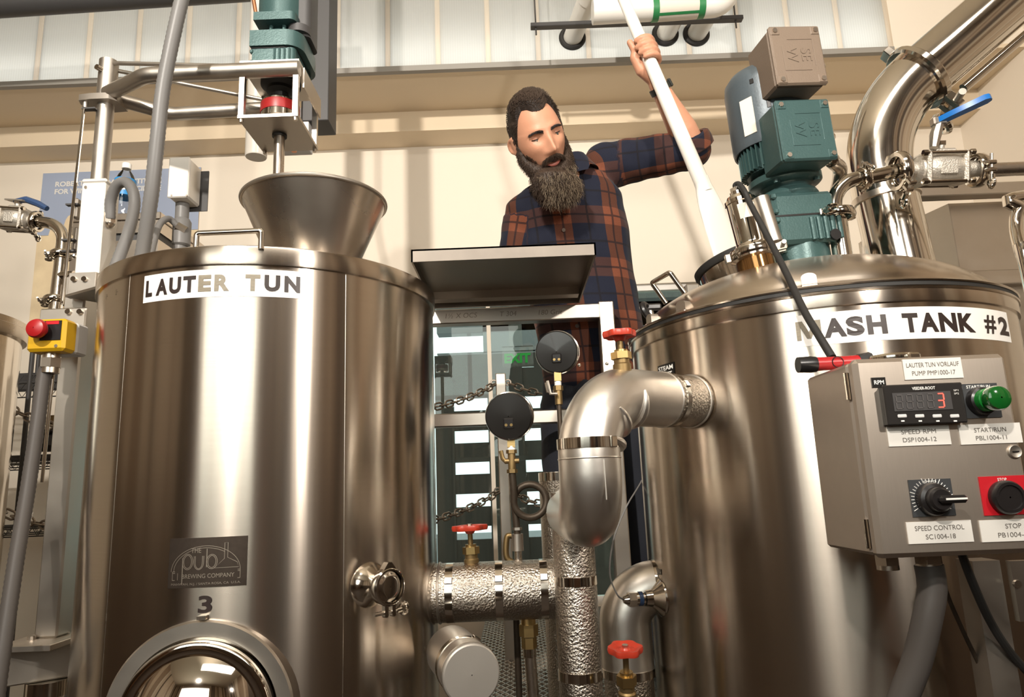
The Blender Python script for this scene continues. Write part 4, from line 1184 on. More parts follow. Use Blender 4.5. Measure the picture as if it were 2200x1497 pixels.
def chain(label, p0, p1, sag, link=.022, wire=.0022, mat='chain_steel'):
    p0, p1 = V(p0), V(p1); n = max(3, int((p1 - p0).length / (link * .72)))
    t = thing('chain', label, 'chain', p0)
    for i in range(n):
        a = (i + .5) / n
        c = p0.lerp(p1, a) - V((0, 0, sag * 4 * a * (1 - a)))
        d = (p1 - p0) / n - V((0, 0, sag * 4 * (1 - 2 * a) / n)); d.normalize()
        side = d.cross(V((0, 0, 1))).normalized()
        upv = side.cross(d)
        if i % 2: side, upv = upv, side
        pts = []
        for k in range(14):
            th = 2 * PI * k / 14
            ex = math.cos(th) * link * .32; ey = math.sin(th) * link * .30
            ex += math.copysign(link * .20, math.cos(th))
            pts.append(c + d * ex + side * ey)
        pts.append(pts[0])
        obj('link', MB().tube(pts, wire, 6, caps=False), mat, t)
    return t
chain('steel chain strung across the wire rack at the left', at(0, 866, 2.68), at(150, 926, 2.68), .01, .05, .0045)
chain('lower steel chain strung across the wire rack', at(-10, 1090, 2.6), at(110, 1130, 2.6), .01, .05, .0045)
# ------------------------------------------------------------------ white pipes at the clerestory
def y_pipe(label, px, py, px2, py2, r):
    a = at(px, py, 2.93); b = atz(px2, py2, a.z)
    d = (b - a).normalized()
    t = thing('white_pipe', label, 'pipe', a, 'white pipes through the clerestory')
    obj('tube', MB().tube([a + d * -.05, a.lerp(b, .5), b if 'nearest' not in label else b + d * .4], r, 24), 'pvc_white', t)
    obj('coupling', MB().cyl(a + d * .30, a + d * .36, r * 1.06, seg=28), 'pvc_white', t)
    c = V((a.x, 2.893, a.z)) + V((d.x / d.y * -.03, 0, 0))
    obj('rubber_collar', MB().torus(c, (0, 1, 0), r * 1.18, r * .28, 32, 10), 'black_rubber', t)
y_pipe('white pipe with black collar nearest the brewer, left of three', 1226, 92, 1266, -10, .043)
y_pipe('white pipe with black collar behind the raised hand, middle of three', 1424, 84, 1452, 32, .043)
y_pipe('white pipe with black collar, right of the three', 1490, 84, 1520, 32, .043)
LPY = 2.42
a, b = at(1372, 22, LPY), at(1535, 10, LPY)
lp = thing('labelled_pipe', 'thick white pipe with a green bordered label above the raised hand', 'pipe', a)
r_ = .047
d = (b - a).normalized()
obj('tube', MB().tube(fillet_path([a + V((-.18, 0, 0)), b + V((.05, 0, 0)), b + V((.07, .0, .5))], .06, 8), r_, 28), 'pvc_white', lp)
for p0, p1 in ((1399, 1412), (1497, 1511)):
    q0, q1 = at(p0, 20, LPY), at(p1, 20, LPY)
    q0 = a + d * (q0.x - a.x); q1 = a + d * (q1.x - a.x)
    obj('green_border', MB().cyl(q0, q1, r_ + .0012, seg=32), 'green_label', lp)
q0, q1 = a + d * (at(1412, 20, LPY).x - a.x), a + d * (at(1497, 20, LPY).x - a.x)
obj('paper_label', MB().cyl(q0, q1, r_ + .0009, seg=32), 'paper_label', lp)
obj('green_border', MB().lathe([(r_ + .0015, 0), (r_ + .0015, (q1 - q0).length)], q0, d, 6, a0=-.12, a1=.12, x=V((0, -.55, -1))), 'green_label', lp)
e0 = at(1306, 18, 2.5)
single('white_pipe_elbow', MB().tube([e0 + V((.02, .0, .5)), e0 + V((0.01, 0, .2)), e0, e0 + V((-.003, 0, -.014)), e0 + V((-.005, .0, -.022))], [.041, .041, .041, .034, .015], 24), 'pvc_white', 'rounded white pipe end hanging beside the paddle handle', 'pipe')
s0, s1 = at(1140, 57, 2.6), at(1595, 40, 2.6)
stt = thing('pipe_hanger', 'grey strut channel on threaded rods under the white pipes', 'hanger', (s0 + s1) / 2)
sd = (s1 - s0).normalized()
obj('strut', MB(mat4((s0 + s1) / 2, sd, V((0, 1, 0)), sd.cross(V((0, 1, 0))))).box((0, 0, 0), ((s1 - s0).length, .03, .018), bev=.002), 'dark_grey', stt)
for px, py in ((1152, 75), (1582, 60)):
    q = at(px, py, 2.6)
    obj('threaded_rod', MB().cyl(q, (q.x, q.y, ZC), .0035, seg=8), 'dark_grey', stt)

# ------------------------------------------------------------------ tray on the railing
TX0, TX1 = at(883, 552, 1.55).x, at(1280, 530, 1.55).x
TZ0 = at(1280, 547, 1.55).z; TH = .030
ty = thing('steel_tray', 'stained stainless tray shelf seen from below in front of the brewer', 'tray', ((TX0 + TX1) / 2, 1.78, TZ0))
pmat('tray_lip', (.19, .165, .14), .55, .5, noise_amt=.25, noise_scale=12)
g = MB()
slab(g, TX0, TX1, 1.55, 1.985, TZ0 + TH - .004, TZ0 + TH)
obj('top_sheet', g, 'steel_dirty', ty)
obj('front_lip', slab(MB(), TX0, TX1, 1.55, 1.554, TZ0, TZ0 + TH), 'tray_lip', ty)
obj('back_lip', slab(MB(), TX0, TX1, 1.981, 1.985, TZ0, TZ0 + TH), 'steel_plate', ty)
for xx in (TX0, TX1 - .004):
    obj('side_lip', slab(MB(), xx, xx + .004, 1.55, 1.985, TZ0, TZ0 + TH), 'steel_dirty', ty)
obj('stiffener', slab(MB(), TX0 + .01, TX1 - .01, 1.90, 1.94, TZ0 + .004, TZ0 + TH - .004), 'steel_dull', ty)

# railing
RLY = 2.005
rz = at(1100, 678, RLY).z
rl = thing('railing', 'square steel tube railing between the tanks with pencilled notes', 'railing', (at(1302, 690, RLY).x, RLY, DZ))
rx1 = at(1302, 690, RLY).x
obj('post', MB().box((rx1, RLY, (DZ + rz + .028) / 2), (.044, .044, rz + .028 - DZ), bev=.003), 'steel_plate', rl)
obj('post', MB().box((-.42, RLY, (rz + .02) / 2), (.044, .044, rz + .02), bev=.003), 'steel_plate', rl)
obj('top_rail', MB().box(((-.40 + rx1) / 2 - .01, RLY, rz), (rx1 + .38, .044, .044), bev=.003), 'steel_plate', rl)
lz = at(1060, 900, RLY).z
obj('mid_rail', MB().box(((-.40 + rx1) / 2 - .01, RLY, lz), (rx1 + .38, .038, .038), bev=.003), 'steel_plate', rl)
for s_, px in (('1½ X OCS', 990), ('T 304', 1092), ('180 Grit', 1182)):
    q = at(px, 684, RLY - .0225)
    obj('pencil_note', text_mb(s_, .021, mat4(V((q.x, RLY - .0226, rz)), V((1, 0, 0)), V((.15, 0, 1)), V((0, -1, 0)))), 'steel_dirty', rl, sharp=None)
# chain post
CPY = 2.45
cx_ = at(1077, 850, CPY).x
cp = thing('chain_post', 'short steel post with chain hooks behind the railing', 'post', (cx_, CPY, DZ))
cpz = at(1077, 803, CPY).z
obj('post', MB().box((cx_, CPY, (cpz + DZ) / 2), (.036, .036, cpz - DZ), bev=.003), 'steel_plate', cp)
for sx, py in ((-1, 822), (1, 822), (-1, 1054), (1, 1058)):
    q = V((cx_ + sx * .025, CPY, at(1077, py, CPY).z))
    obj('eye_bolt', MB().torus(q, (0, 1, 0), .010, .003, 16, 6), 'chain_steel', cp)
chain('steel chain from the post to the lauter tun, upper one', at(1066, 824, CPY), at(924, 876, 2.2), .012, .036, .0032)
chain('steel chain from the post behind the upper gauge', at(1092, 822, CPY), at(1200, 850, 2.35), .01, .036, .0032)
chain('steel chain from the post to the lauter tun, lower one', at(1074, 1055, CPY), at(926, 1118, 2.2), .012, .036, .0032)
chain('steel chain from the post behind the coiled siphon', at(1106, 1060, CPY), at(1180, 1082, 2.35), .01, .036, .0032)

# ------------------------------------------------------------------ gauges
def gauge(label, px, py, Y, r, tilt):
    c = at(px, py, Y)
    n = (V((tilt, -1, -.12))).normalized()
    t = thing('dial_gauge', label, 'gauge', c)
    obj('back_case', MB().lathe([(r, -.012), (r, .0), (r * .985, .004), (r * .94, .006), (.001, .008)], c, n, 56), 'black_enamel', t)
    obj('bezel', MB().lathe([(r * .98, -.012), (r * 1.035, -.013), (r * 1.05, -.018), (r * 1.05, -.026), (r * 1.0, -.032), (.001, -.032)], c, n, 56), 'steel_polished', t)
    X, Y_, Z = frame_from(n, V((1, 0, 0)))
    M_ = mat4(c + n * .0075, X, Y_ if Y_.z > 0 else -Y_, Z)
    obj('recess', MB(M_).box((0, -r * .30, .0), (r * .46, r * .46, .006), bev=.0028), 'black_plastic', t)
    for sx in (-1, 1):
        obj('screw', MB(M_).cyl((sx * r * .11, -r * .36, .002), (sx * r * .11, -r * .36, .0045), r * .062, seg=12), 'brass', t)
    return t, c, n
gt, gc1, gn = gauge('upper black backed dial gauge beside the steam pipe elbow', 1196, 756, 1.72, .0535, -.16)
z_ = at(1198, 800, 1.72)
sx_, sy_ = z_.x, 1.73
obj('neck', MB().box((sx_, sy_, at(1198, 808, 1.72).z), (.017, .017, .022)), 'brass', gt)
obj('white_tape', MB().cyl((sx_, sy_, at(1198, 818, 1.72).z), (sx_, sy_, at(1198, 828, 1.72).z), .0085, seg=16), 'white_ink', gt)
obj('cock_valve', MB().cyl((sx_, sy_, at(1198, 868, 1.72).z), (sx_, sy_, at(1198, 827, 1.72).z), .0095, seg=12).hexnut((sx_, sy_, at(1198, 838, 1.72).z), (sx_, sy_, at(1198, 828, 1.72).z), .0125), 'brass_old', gt)
obj('cock_lever', MB().tube([at(1176, 818, 1.71), at(1183, 846, 1.71), at(1198, 846, 1.71)], .004, 8), 'steel_plate', gt)
obj('stem', MB().cyl((sx_, sy_, at(1197, 960, 1.72).z), (sx_, sy_, at(1198, 865, 1.72).z), .006, seg=12), 'iron_dark', gt)
gt, gc2, gn = gauge('lower black backed dial gauge above the coiled siphon', 1093, 894, 1.55, .0525, -.08)
GY = 1.57
def gp(px, py): return at(px, py, GY)
gx = gp(1100, 1000).x
def vz(py): return at(1100, py, GY).z
obj('neck', MB().box((gx, GY, vz(951)), (.017, .017, .02)), 'brass', gt)
obj('white_tape', MB().cyl((gx, GY, vz(966)), (gx, GY, vz(958)), .009, seg=16), 'white_ink', gt)
obj('cock_valve', MB().cyl((gx, GY, vz(1016)), (gx, GY, vz(966)), .0085, seg=14).hexnut((gx, GY, vz(974)), (gx, GY, vz(966)), .012).hexnut((gx, GY, vz(1016)), (gx, GY, vz(1008)), .012).cyl((gx - .016, GY, vz(990)), (gx + .016, GY, vz(990)), .006, seg=12), 'brass_old', gt)
obj('cock_lever', MB().tube([gp(1076, 968), gp(1080, 985), gp(1088, 992)], .005, 8), 'brass_old', gt)
# coiled siphon
hr = .036
cc = gp(1139, 1076)
pts = [V((gx, GY, vz(1015))), V((gx + .002, GY, vz(1060)))]
for k in range(25):
    a = PI + 2 * PI * k / 24
    pts.append(V((cc.x + hr * math.cos(a), GY + .004 + .012 * k / 24, cc.z - hr * math.sin(a) * -1)))
pts += [V((gx + .004, GY + .016, vz(1110))), V((gx + .006, GY + .016, vz(1150)))]
obj('coil_siphon', MB().tube(pts, .0078, 14), 'iron_dark', gt)
obj('fitting', MB().cyl((gx + .006, GY + .016, vz(1185)), (gx + .006, GY + .016, vz(1148)), .0125, seg=18).hexnut((gx + .006, GY + .016, vz(1140)), (gx + .006, GY + .016, vz(1134)), .011), 'steel_dull', gt)
obj('nipple', MB().cyl((gx + .006, GY + .016, vz(1230)), (gx + .006, GY + .016, vz(1183)), .008, seg=14), 'steel', gt)

# ------------------------------------------------------------------ insulated pipes
def pipe_thing(label, loc): return thing('insulated_pipe', label, 'pipe', loc)
def band(parent, c, ax, r, w_=.014, clip=None):
    c, ax = V(c), V(ax).normalized()
    obj('band', MB().lathe([(r * .98, -w_ / 2), (r + .0012, -w_ / 2), (r + .0012, w_ / 2), (r * .98, w_ / 2)], c, ax, 40), 'steel_polished', parent)
    if clip is not None:
        s_ = (V(clip) - ax * V(clip).dot(ax)).normalized(); t_ = ax.cross(s_)
        obj('band_clip', MB(mat4(c + s_ * (r + .002), ax, t_, s_)).box((0, 0, 0), (w_ * 1.05, .014, .005), bev=.001), 'steel_polished', parent)
# steam inlet line
sA, _ = hit_cyl(1476, 857, C2, R2)
E1 = at(1258, 848, 1.17); E2 = at(1262, 1114, 1.17)
sA = V((sA.x + .02, sA.y, E1.z + .004))
E2 = V((E1.x, E1.y, E2.z))
E3 = V((at(1240, 1320, 1.46).x, 1.46, E2.z))
si = pipe_thing('silver jacketed steam inlet pipe bending down beside the mash tank', E2)
rS = .0515
top = fillet_path([sA, E1, E2, E3], [.105, .075], 16)
# find split for embossed part: first stretch
j1 = sA.lerp(E1, .36)
obj('embossed_sleeve', MB().tube([sA, sA.lerp(j1, .5), j1], rS * .97, 40, caps=False), 'embossed_jacket', si)
sub = [j1] + [p for p in top[1:]]
obj('elbow_jacket', MB().tube(sub, rS, 48), 'aluminium_jacket', si)
obj('collar_ring', MB().torus(sA.lerp(E1, .085), (sA - E1), rS * .985, .0025, 44, 8), 'steel_dull', si)
band(si, sA.lerp(E1, .30), sA - E1, rS * .985, .012, V((0, -1, .4)))
obj('jacket_edge', MB().torus(j1, (sA - E1), rS * 1.0, .0016, 44, 6), 'aluminium_jacket', si)
zb_n = at(1264, 953, 1.17).z
band(si, V((E1.x, E1.y, zb_n)), (0, 0, 1), rS * 1.004, .017, V((.75, -.8, 0)))
obj('jacket_edge', MB().torus(V((E1.x, E1.y, at(1264, 985, 1.17).z)), (0, 0, 1), rS * 1.0, .0014, 44, 6), 'aluminium_jacket', si)
# crimped folds at the inner side of the elbow
inner = E1 + (sA - E1).normalized() * .105 + V((0, 0, -.105))
for k, (t_, a_0, a_1) in enumerate(((.12, -1.3, .9), (.5, -1.35, .55), (.86, -1.35, .7))):
    idx = 1 + int(t_ * 16); c = top[idx]; ax = (top[idx + 1] - top[idx - 1]).normalized()
    iv = (inner - c); iv = (iv - ax * iv.dot(ax)).normalized(); jv = ax.cross(iv)
    if jv.y > 0: jv = -jv
    pts = []; rs = []
    for q in range(15):
        a = -.35 + 2.05 * q / 14
        pts.append(c + (iv * math.cos(a) + jv * math.sin(a)) * (rS + .0005)); rs.append(.0088 * math.sin(PI * (q + .6) / 15.2) + .0006)
    obj('crimp_fold', MB().tube(pts, rs, 10), 'aluminium_jacket', si)
obj('seam', MB().tube([V((E1.x + .018, E1.y - rS * .94, at(1264, 990, 1.17).z)), V((E1.x + .018, E1.y - rS * .94, E2.z + .03))], .0014, 6), 'aluminium_jacket', si)
for q in (at(1250, 796, 1.13), at(1310, 794, 1.14)):
    obj('rivet', MB().ball(V((q.x, E1.y, E1.z + rS)), .003, 8, 6), 'steel', si)
# front riser
fx = at(1240, 1320, 1.46).x
fr_ = pipe_thing('embossed silver riser standing in front between the tanks', (fx, 1.46, 0))
rF = .0425
obj('sleeve', MB().tube([V((fx, 1.46, .1)), V((fx, 1.46, E2.z - .01)), V((fx, 1.46, E2.z + .04))], rF, 40), 'embossed_jacket', fr_)
for py in (1245, 1447):
    band(fr_, V((fx, 1.46, at(1240, py, 1.46).z)), (0, 0, 1), rF, .017, V((0, -1, 0)))
# rear riser
rxx = at(1207, 1150, 1.84).x
rr = pipe_thing('embossed silver riser standing behind the jacketed elbow', (rxx, 1.84, 0))
obj('sleeve', MB().tube([V((rxx, 1.84, .1)), V((rxx, 1.84, at(1190, 1014, 1.84).z))], .052, 36), 'embossed_jacket', rr)
band(rr, V((rxx, 1.84, at(1190, 1024, 1.84).z)), (0, 0, 1), .052, .02)
# horizontal header from the lauter tun
hz_ = at(1070, 1269, 1.57).z
hdr = pipe_thing('embossed silver header pipe running across from the lauter tun', (C1[0] + R1, 1.57, hz_))
rH = .0610
hx1_ = at(1215, 1269, 1.57).x
obj('sleeve', MB().tube([V((C1[0] + R1 - .03, 1.575, hz_)), V((hx1_, 1.575, hz_))], rH, 44), 'embossed_jacket', hdr)
for px in (963, 1072, 1170):
    band(hdr, V((at(px, 1269, 1.52).x, 1.575, hz_)), (1, 0, 0), rH, .0155, V((0, -.9, .5)))
obj('end_ring', MB().torus(V((C1[0] + R1 + .008, 1.575, hz_)), (1, 0, 0), rH, .003, 40, 8), 'steel_dull', hdr)
# outlet elbow at the mash tank
oz = at(1345, 1262, 1.58).z; oX = at(1338, 1262, 1.58).x
oe = pipe_thing('smooth silver outlet elbow turning down at the mash tank foot', (oX, 1.58, 0))
obj('elbow_jacket', MB().tube(fillet_path([V((C2[0] - R2 + .02, 1.58, oz)), V((oX, 1.58, oz)), V((oX, 1.58, oz - .17))], .075, 14), .055, 44), 'aluminium_jacket', oe)
obj('lower_sleeve', MB().tube([V((oX, 1.58, oz - .165)), V((oX, 1.58, .2))], .052, 40), 'embossed_jacket', oe)
band(oe, V((oX, 1.58, oz - .168)), (0, 0, 1), .0555, .016)
band(oe, V((C2[0] - R2 + .004, 1.58, oz)), (1, 0, 0), .0555, .014)
for k in range(2):
    a = .5 + .55 * k
    c = V((oX + .075 * (1 - math.sin(a)), 1.58, oz - .075 * (1 - math.cos(a))))
# capped stub in the foreground
d0 = at(1012, 1448, 1.30); d1 = at(968, 1398, 1.47)
sb = pipe_thing('short capped silver stub pointing out at the bottom between the tanks', d0)
ax = (d1 - d0).normalized(); d2 = d0 + ax * .17
obj('jacket', MB().tube([d0 + ax * .002, d2], .0495, 44), 'aluminium_jacket', sb)
obj('end_cap', MB().lathe([(.0505, .004), (.0505, -.004), (.048, -.006), (.001, -.007)], d0, ax, 44), 'aluminium_dull', sb)
band(sb, d0 + ax * .06, ax, .0497, .016, V((.6, -.6, .7)))
obj('cap_seam', MB().torus(d0 + ax * .006, ax, .0505, .0016, 44, 6), 'steel_dull', sb)
# ------------------------------------------------------------------ red handwheel valves
def handwheel_valve(label, base, axis, h, R):
    base, axis = V(base), V(axis).normalized()
    t = thing('handwheel_valve', label, 'valve', base)
    obj('body', MB().lathe([(.016, -.01), (.0165, h * .12), (.014, h * .16), (.014, h * .28)], base, axis, 20), 'brass_old', t)
    obj('bonnet', MB().hexnut(base + axis * h * .28, base + axis * h * .48, .0185).cyl(base + axis * h * .44, base + axis * h * .55, .012, seg=18), 'brass', t)
    obj('stem', MB().cyl(base + axis * h * .5, base + axis * h * .98, .0055, seg=12), 'brass_old', t)
    X, Y_, Z = frame_from(axis)
    prof = [(.001, -.012), (.008, -.012), (.012, -.006), (R * .45, -.002), (R * .8, -.004), (R * .95, -.005), (R, .001), (R * .96, .006), (R * .8, .005), (R * .6, .001), (.011, .002), (.009, .005), (.001, .005)]
    seg = 60; vs = []; c = base + axis * h
    for (r, hh_) in prof:
        for i in range(seg):
            a = 2 * PI * i / seg; lob = 1 + (.075 * math.cos(6 * a) if r > R * .7 else 0)
            vs.append(c + Z * hh_ + (X * math.cos(a) + Y_ * math.sin(a)) * r * lob)
    fs = [(k * seg + i, k * seg + (i + 1) % seg, (k + 1) * seg + (i + 1) % seg, (k + 1) * seg + i) for k in range(len(prof) - 1) for i in range(seg)]
    obj('handwheel', MB().add(vs, fs), 'red_paint', t)
    obj('wheel_nut', MB().hexnut(c + axis * .004, c + axis * .009, .006), 'steel', t)
b_ = at(1340, 792, 1.205)
handwheel_valve('red handwheel valve on top of the steam inlet pipe', V((b_.x, 1.22, E1.z + rS - .002)), (-.02, 0, 1), at(1338, 716, 1.22).z - (E1.z + rS), .0285)
b_ = at(1013, 1206, 1.57)
handwheel_valve('red handwheel valve on the horizontal header beside the lauter tun', V((b_.x, 1.575, hz_ + rH - .004)), (-.03, 0, 1), at(1008, 1130, 1.575).z - (hz_ + rH), .0375)
b_ = at(1348, 1500, 1.38)
handwheel_valve('red handwheel valve low down in front of the outlet elbow', V((b_.x, 1.38, b_.z)), (.0, -.16, 1), .088, .031)
single('valve_riser', MB().cyl((b_.x, 1.385, .1), (b_.x, 1.385, b_.z - .008), .014, seg=18), 'brass_old', 'brass pipe rising to the lowest red handwheel valve', 'pipe')
# sensor plug with its thin wire
sen = thing('temperature_probe', 'steel probe plug with a thin wire on the mash tank flank', 'probe', qb)
q1_ = qb + nb * .034
obj('plug', MB().cyl(q1_, q1_ + nb * .022, .013, seg=20).hexnut(q1_ + nb * .02, q1_ + nb * .036, .0155).cyl(q1_ + nb * .036, q1_ + nb * .046, .012, .007, 18), 'steel_polished', sen)
obj('ring', MB().cyl(q1_ + nb * .006, q1_ + nb * .014, .0145, seg=20), 'blue_dark', sen)
e_ = q1_ + nb * .046
obj('wire', MB().tube(smooth_path([e_, at(1325, 1275, 1.48), at(1310, 1230, 1.52), at(1318, 1160, 1.56), at(1345, 1090, 1.6), at(1380, 1030, 1.68), at(1392, 990, 1.8)], 8), .0018, 6), 'conduit_grey', sen)
# brass union, braided hose and rusty pipe below the header
HY_ = 1.60
uq = at(1135, 1332, HY_)
un = thing('braided_hose', 'braided steel hose with a brass union hanging under the header', 'hose', uq)
def uz(py): return at(1138, py, HY_).z
obj('union', MB().cyl((uq.x, HY_, uz(1360)), (uq.x, HY_, uz(1320)), .016, seg=18).hexnut((uq.x, HY_, uz(1366)), (uq.x, HY_, uz(1340)), .0205).hexnut((uq.x, HY_, uz(1392)), (uq.x, HY_, uz(1368)), .0165), 'brass', un)
pts = [V((uq.x + .0005 * k, HY_, uz(1390) - .012 * k)) for k in range(28)]
obj('braid', MB().tube(pts, [.0125 * (1 + .03 * (k % 2)) for k in range(28)], 16), 'steel', un)
obj('crimp', MB().cyl((uq.x, HY_, uz(1410)), (uq.x, HY_, uz(1388)), .0145, seg=18), 'steel_polished', un)
single('rusty_pipe', MB().cyl((at(1112, 1400, 1.7).x, 1.7, .1), (at(1112, 1400, 1.7).x, 1.7, hz_ + .02), .0075, seg=14), 'iron_dark', 'thin rusty brown pipe beside the braided hose', 'pipe')
cpz_ = at(1092, 1195, 1.68)
single('copper_stub', MB().tube(smooth_path([at(1103, 1210, 1.68), at(1088, 1195, 1.68), at(1089, 1155, 1.68), at(1099, 1150, 1.68)], 8), .007, 12), 'brass_old', 'short bent brown copper tube behind the gauge fitting', 'pipe')
# ------------------------------------------------------------------ mash tank drive
MO = at(1712, 548, 1.52); MT = at(1640, 122, 1.50)
mz = (MT - MO).normalized(); mxv = V((1, .10, 0)); mxv = (mxv - mz * mxv.dot(mz)).normalized(); myv = mz.cross(mxv)
MM = mat4(MO, mxv, myv, mz)
mm = thing('mash_motor', 'teal geared motor with two square terminal boxes on the mash tank', 'motor', MO)
def ob(name, mb, mat, parent=mm): return obj(name, mb, mat, parent)
ob('mount_foot', MB(MM).cyl((0, 0, -.04), (0, 0, .012), .07, seg=36), 'teal_paint')
ob('gear_housing', MB(MM).box((-.005, .0, .065), (.142, .15, .115), bev=.008), 'teal_paint')
ob('joint_line', MB(MM).box((-.005, .0, .070), (.144, .152, .004)), 'black_plastic')
for k in range(5):
    ob('rib', MB(MM).cyl((.004 + .0155 * k, -.076, .012), (.004 + .0155 * k, -.076, .062), .0055, seg=10), 'teal_paint')
for zz in (.022, .062, .082, .116):
    ob('bolt_boss', MB(MM).box((-.072, -.07, zz), (.012, .016, .013), bev=.003), 'teal_paint')
ob('drain_plug', MB(MM).cyl((.048, -.078, .018), (.048, -.086, .018), .012, seg=20), 'black_plastic')
ob('rating_plate', MB(MM).box((-.0770, -.035, .088), (.001, .05, .05)), 'paper_label')
ob('flange', MB(MM).lathe([(.06, .118), (.066, .124), (.068, .134), (.064, .142), (.058, .146)], (0, 0, 0), seg=44), 'teal_paint')
ob('neck', MB(MM).lathe([(.055, .14), (.052, .150), (.058, .158), (.076, .162), (.080, .166), (.080, .180), (.060, .184), (.058, .2)], (0, 0, 0), seg=44), 'teal_paint')
for a in (-2.3, -.85, .85, 2.3):
    ob('flange_bolt', MB(MM).cyl((.07 * math.cos(a), .07 * math.sin(a), .155), (.07 * math.cos(a), .07 * math.sin(a), .196), .007, seg=10), 'teal_paint')
fin = MB(MM).cyl((-.010, 0, .195), (-.010, 0, .34), .070, seg=40)
for k in range(44):
    a = 2 * PI * k / 44
    M2 = MM @ Matrix.Translation((-.010, 0, .262)) @ Matrix.Rotation(a, 4, 'Z')
    f2 = MB(M2).box((.076, 0, 0), (.016, .0032, .128)); addmb(fin, f2)
ob('stator_fins', fin, 'teal_paint')
ob('fan_cowl', MB(MM).lathe([(.083, .252), (.087, .252), (.089, .262), (.089, .405), (.086, .425), (.074, .44), (.05, .447), (.001, .449)], (-.012, 0.004, 0), seg=56), 'grey_blue_paint')
for zz, a in ((.395, -2.32), (.335, -2.0)):
    M2 = MM @ Matrix.Translation((-.012, .004, zz)) @ Matrix.Rotation(a, 4, 'Z')
    ob('cowl_slot', MB(M2).box((.089, 0, 0), (.002, .009, .012 if zz > .38 else .026), bev=.0009), 'black_plastic')
M2 = MM @ Matrix.Translation((-.012, .004, .318)) @ Matrix.Rotation(-2.55, 4, 'Z')
ob('rating_sticker', MB(M2).box((.0885, 0, 0), (.003, .03, .085)), 'paper_label')
def term_box(zc, xc, w_, h_, mat, yb, yf, lid_name, rot):
    M2 = MM @ Matrix.Translation((xc, 0, zc)) @ Matrix.Rotation(rot, 4, 'Z')
    b = ob('terminal_box', MB(M2).box((0, (yb + yf) / 2, 0), (w_ * .97, yb - yf, h_ * .97), bev=.005), mat)
    l = obj('lid', MB(M2).box((0, yf - .006, 0), (w_, .012, h_), bev=.004), mat, mm)
    for sx in (-1, 1):
        for sz in (-1, 1):
            obj('corner_boss', MB(M2).box((sx * (w_ / 2 - .013), yf - .0105, sz * (h_ / 2 - .013)), (.022, .006, .022), bev=.0028), mat, l)
            obj('screw', MB(M2).cyl((sx * (w_ / 2 - .012), yf - .013, sz * (h_ / 2 - .012)), (sx * (w_ / 2 - .012), yf - .016, sz * (h_ / 2 - .012)), .0052, seg=12), 'steel', l)
    # embossed mark: raised frame corner lines and letters turned on their side
    M3 = M2 @ Matrix.Translation((0, yf - .0124, 0))
    R_ = Matrix(((0, 1, 0, 0), (0, 0, -1, 0), (-1, 0, 0, 0), (0, 0, 0, 1)))
    mk = MB()
    for (s_, dx, sz) in (('SE', .016, .034), ('W', -.016, .034)):
        t_ = text_mb(s_, sz, M3 @ Matrix.Translation((dx, 0, 0)) @ R_, depth=.0008); addmb(mk, t_)
    s = .036
    for (a, b2) in (((-s, -s), (-s, s * .6)), ((-s * .6, s), (s, s)), ((s, s), (s, -s * .7)), ((s * .7, -s), (-s, -s))):
        g = MB(M3).tube([(a[0], 0, a[1]), (b2[0], 0, b2[1])], .0007, 5); addmb(mk, g)
    obj('embossed_mark', mk, mat, l)
    return M2
Mb1 = term_box(.238, -.012, .125, .138, 'teal_paint', -.045, -.125, 'lid', .03)
Mb2 = term_box(.407, -.004, .118, .138, 'taupe_paint', -.035, -.130, 'lid', .03)
def gland(Mx, x, y, z, r=.014):
    g = MB(Mx).hexnut((x, y, z), (x + .014, y, z), r).cyl((x + .014, y, z), (x + .022, y, z), r * .8, seg=16).hexnut((x + .022, y, z), (x + .034, y, z), r * .95).ball((x + .036, y, z), r * .7, 12, 8)
    return ob('cable_gland', g, 'steel_polished')
gland(Mb2, .058, -.075, .01); gland(Mb1, .062, -.07, .01, .0155); gland(Mb1, .062, -.07, -.042, .0155)

# motor supply conduit behind
p0 = Mb1 @ V((.098, -.06, -.042))
single('motor_conduit', MB().tube(smooth_path([p0, p0 + V((.03, .03, -.012)), p0 + V((.03, .08, -.06)), p0 + V((-.01, .12, -.09)), p0 + V((-.05, .15, -.08))], 8), .016, 16), 'steel', 'curved metal conduit leaving the teal terminal box', 'conduit')

# ------------------------------------------------------------------ open manway with black gasket
mwc = at(1597, 572, 1.76)
mw = thing('manway_collar', 'open round manway with a black rubber rim on the mash tank', 'manway', mwc)
ax = V((-.22, .10, 1)).normalized()
obj('collar', MB().lathe([(.118, -.10), (.118, .004), (.112, .004), (.112, -.10)], mwc, ax, 60), 'steel_polished', mw)
obj('rubber_rim', MB().lathe([(.110, .0), (.1235, .0), (.126, .004), (.126, .016), (.1225, .019), (.112, .018), (.110, .014)], mwc, ax, 60, close=True), 'black_rubber', mw)
h0 = at(1487, 612, 1.66)
obj('hinge_block', MB().box(h0 + V((0, .02, -.012)), (.035, .05, .03), bev=.004), 'steel_dull', mw)
# black star knob at the rim
k0 = at(1390, 668, 1.62)
kn = thing('lid_clamp', 'black plastic screw clamp at the edge of the mash tank lid', 'clamp', k0)
obj('knob', MB().torus(k0, (.75, -.55, .35), .017, .0085, 24, 10), 'black_plastic', kn)
obj('arm', MB().box(k0 + V((.012, .012, .012)), (.05, .016, .016), bev=.004), 'black_plastic', kn)
obj('stud', MB().cyl(k0 + V((.01, .0, -.04)), k0 + V((.008, 0, 0)), .007, seg=12), 'steel', kn)

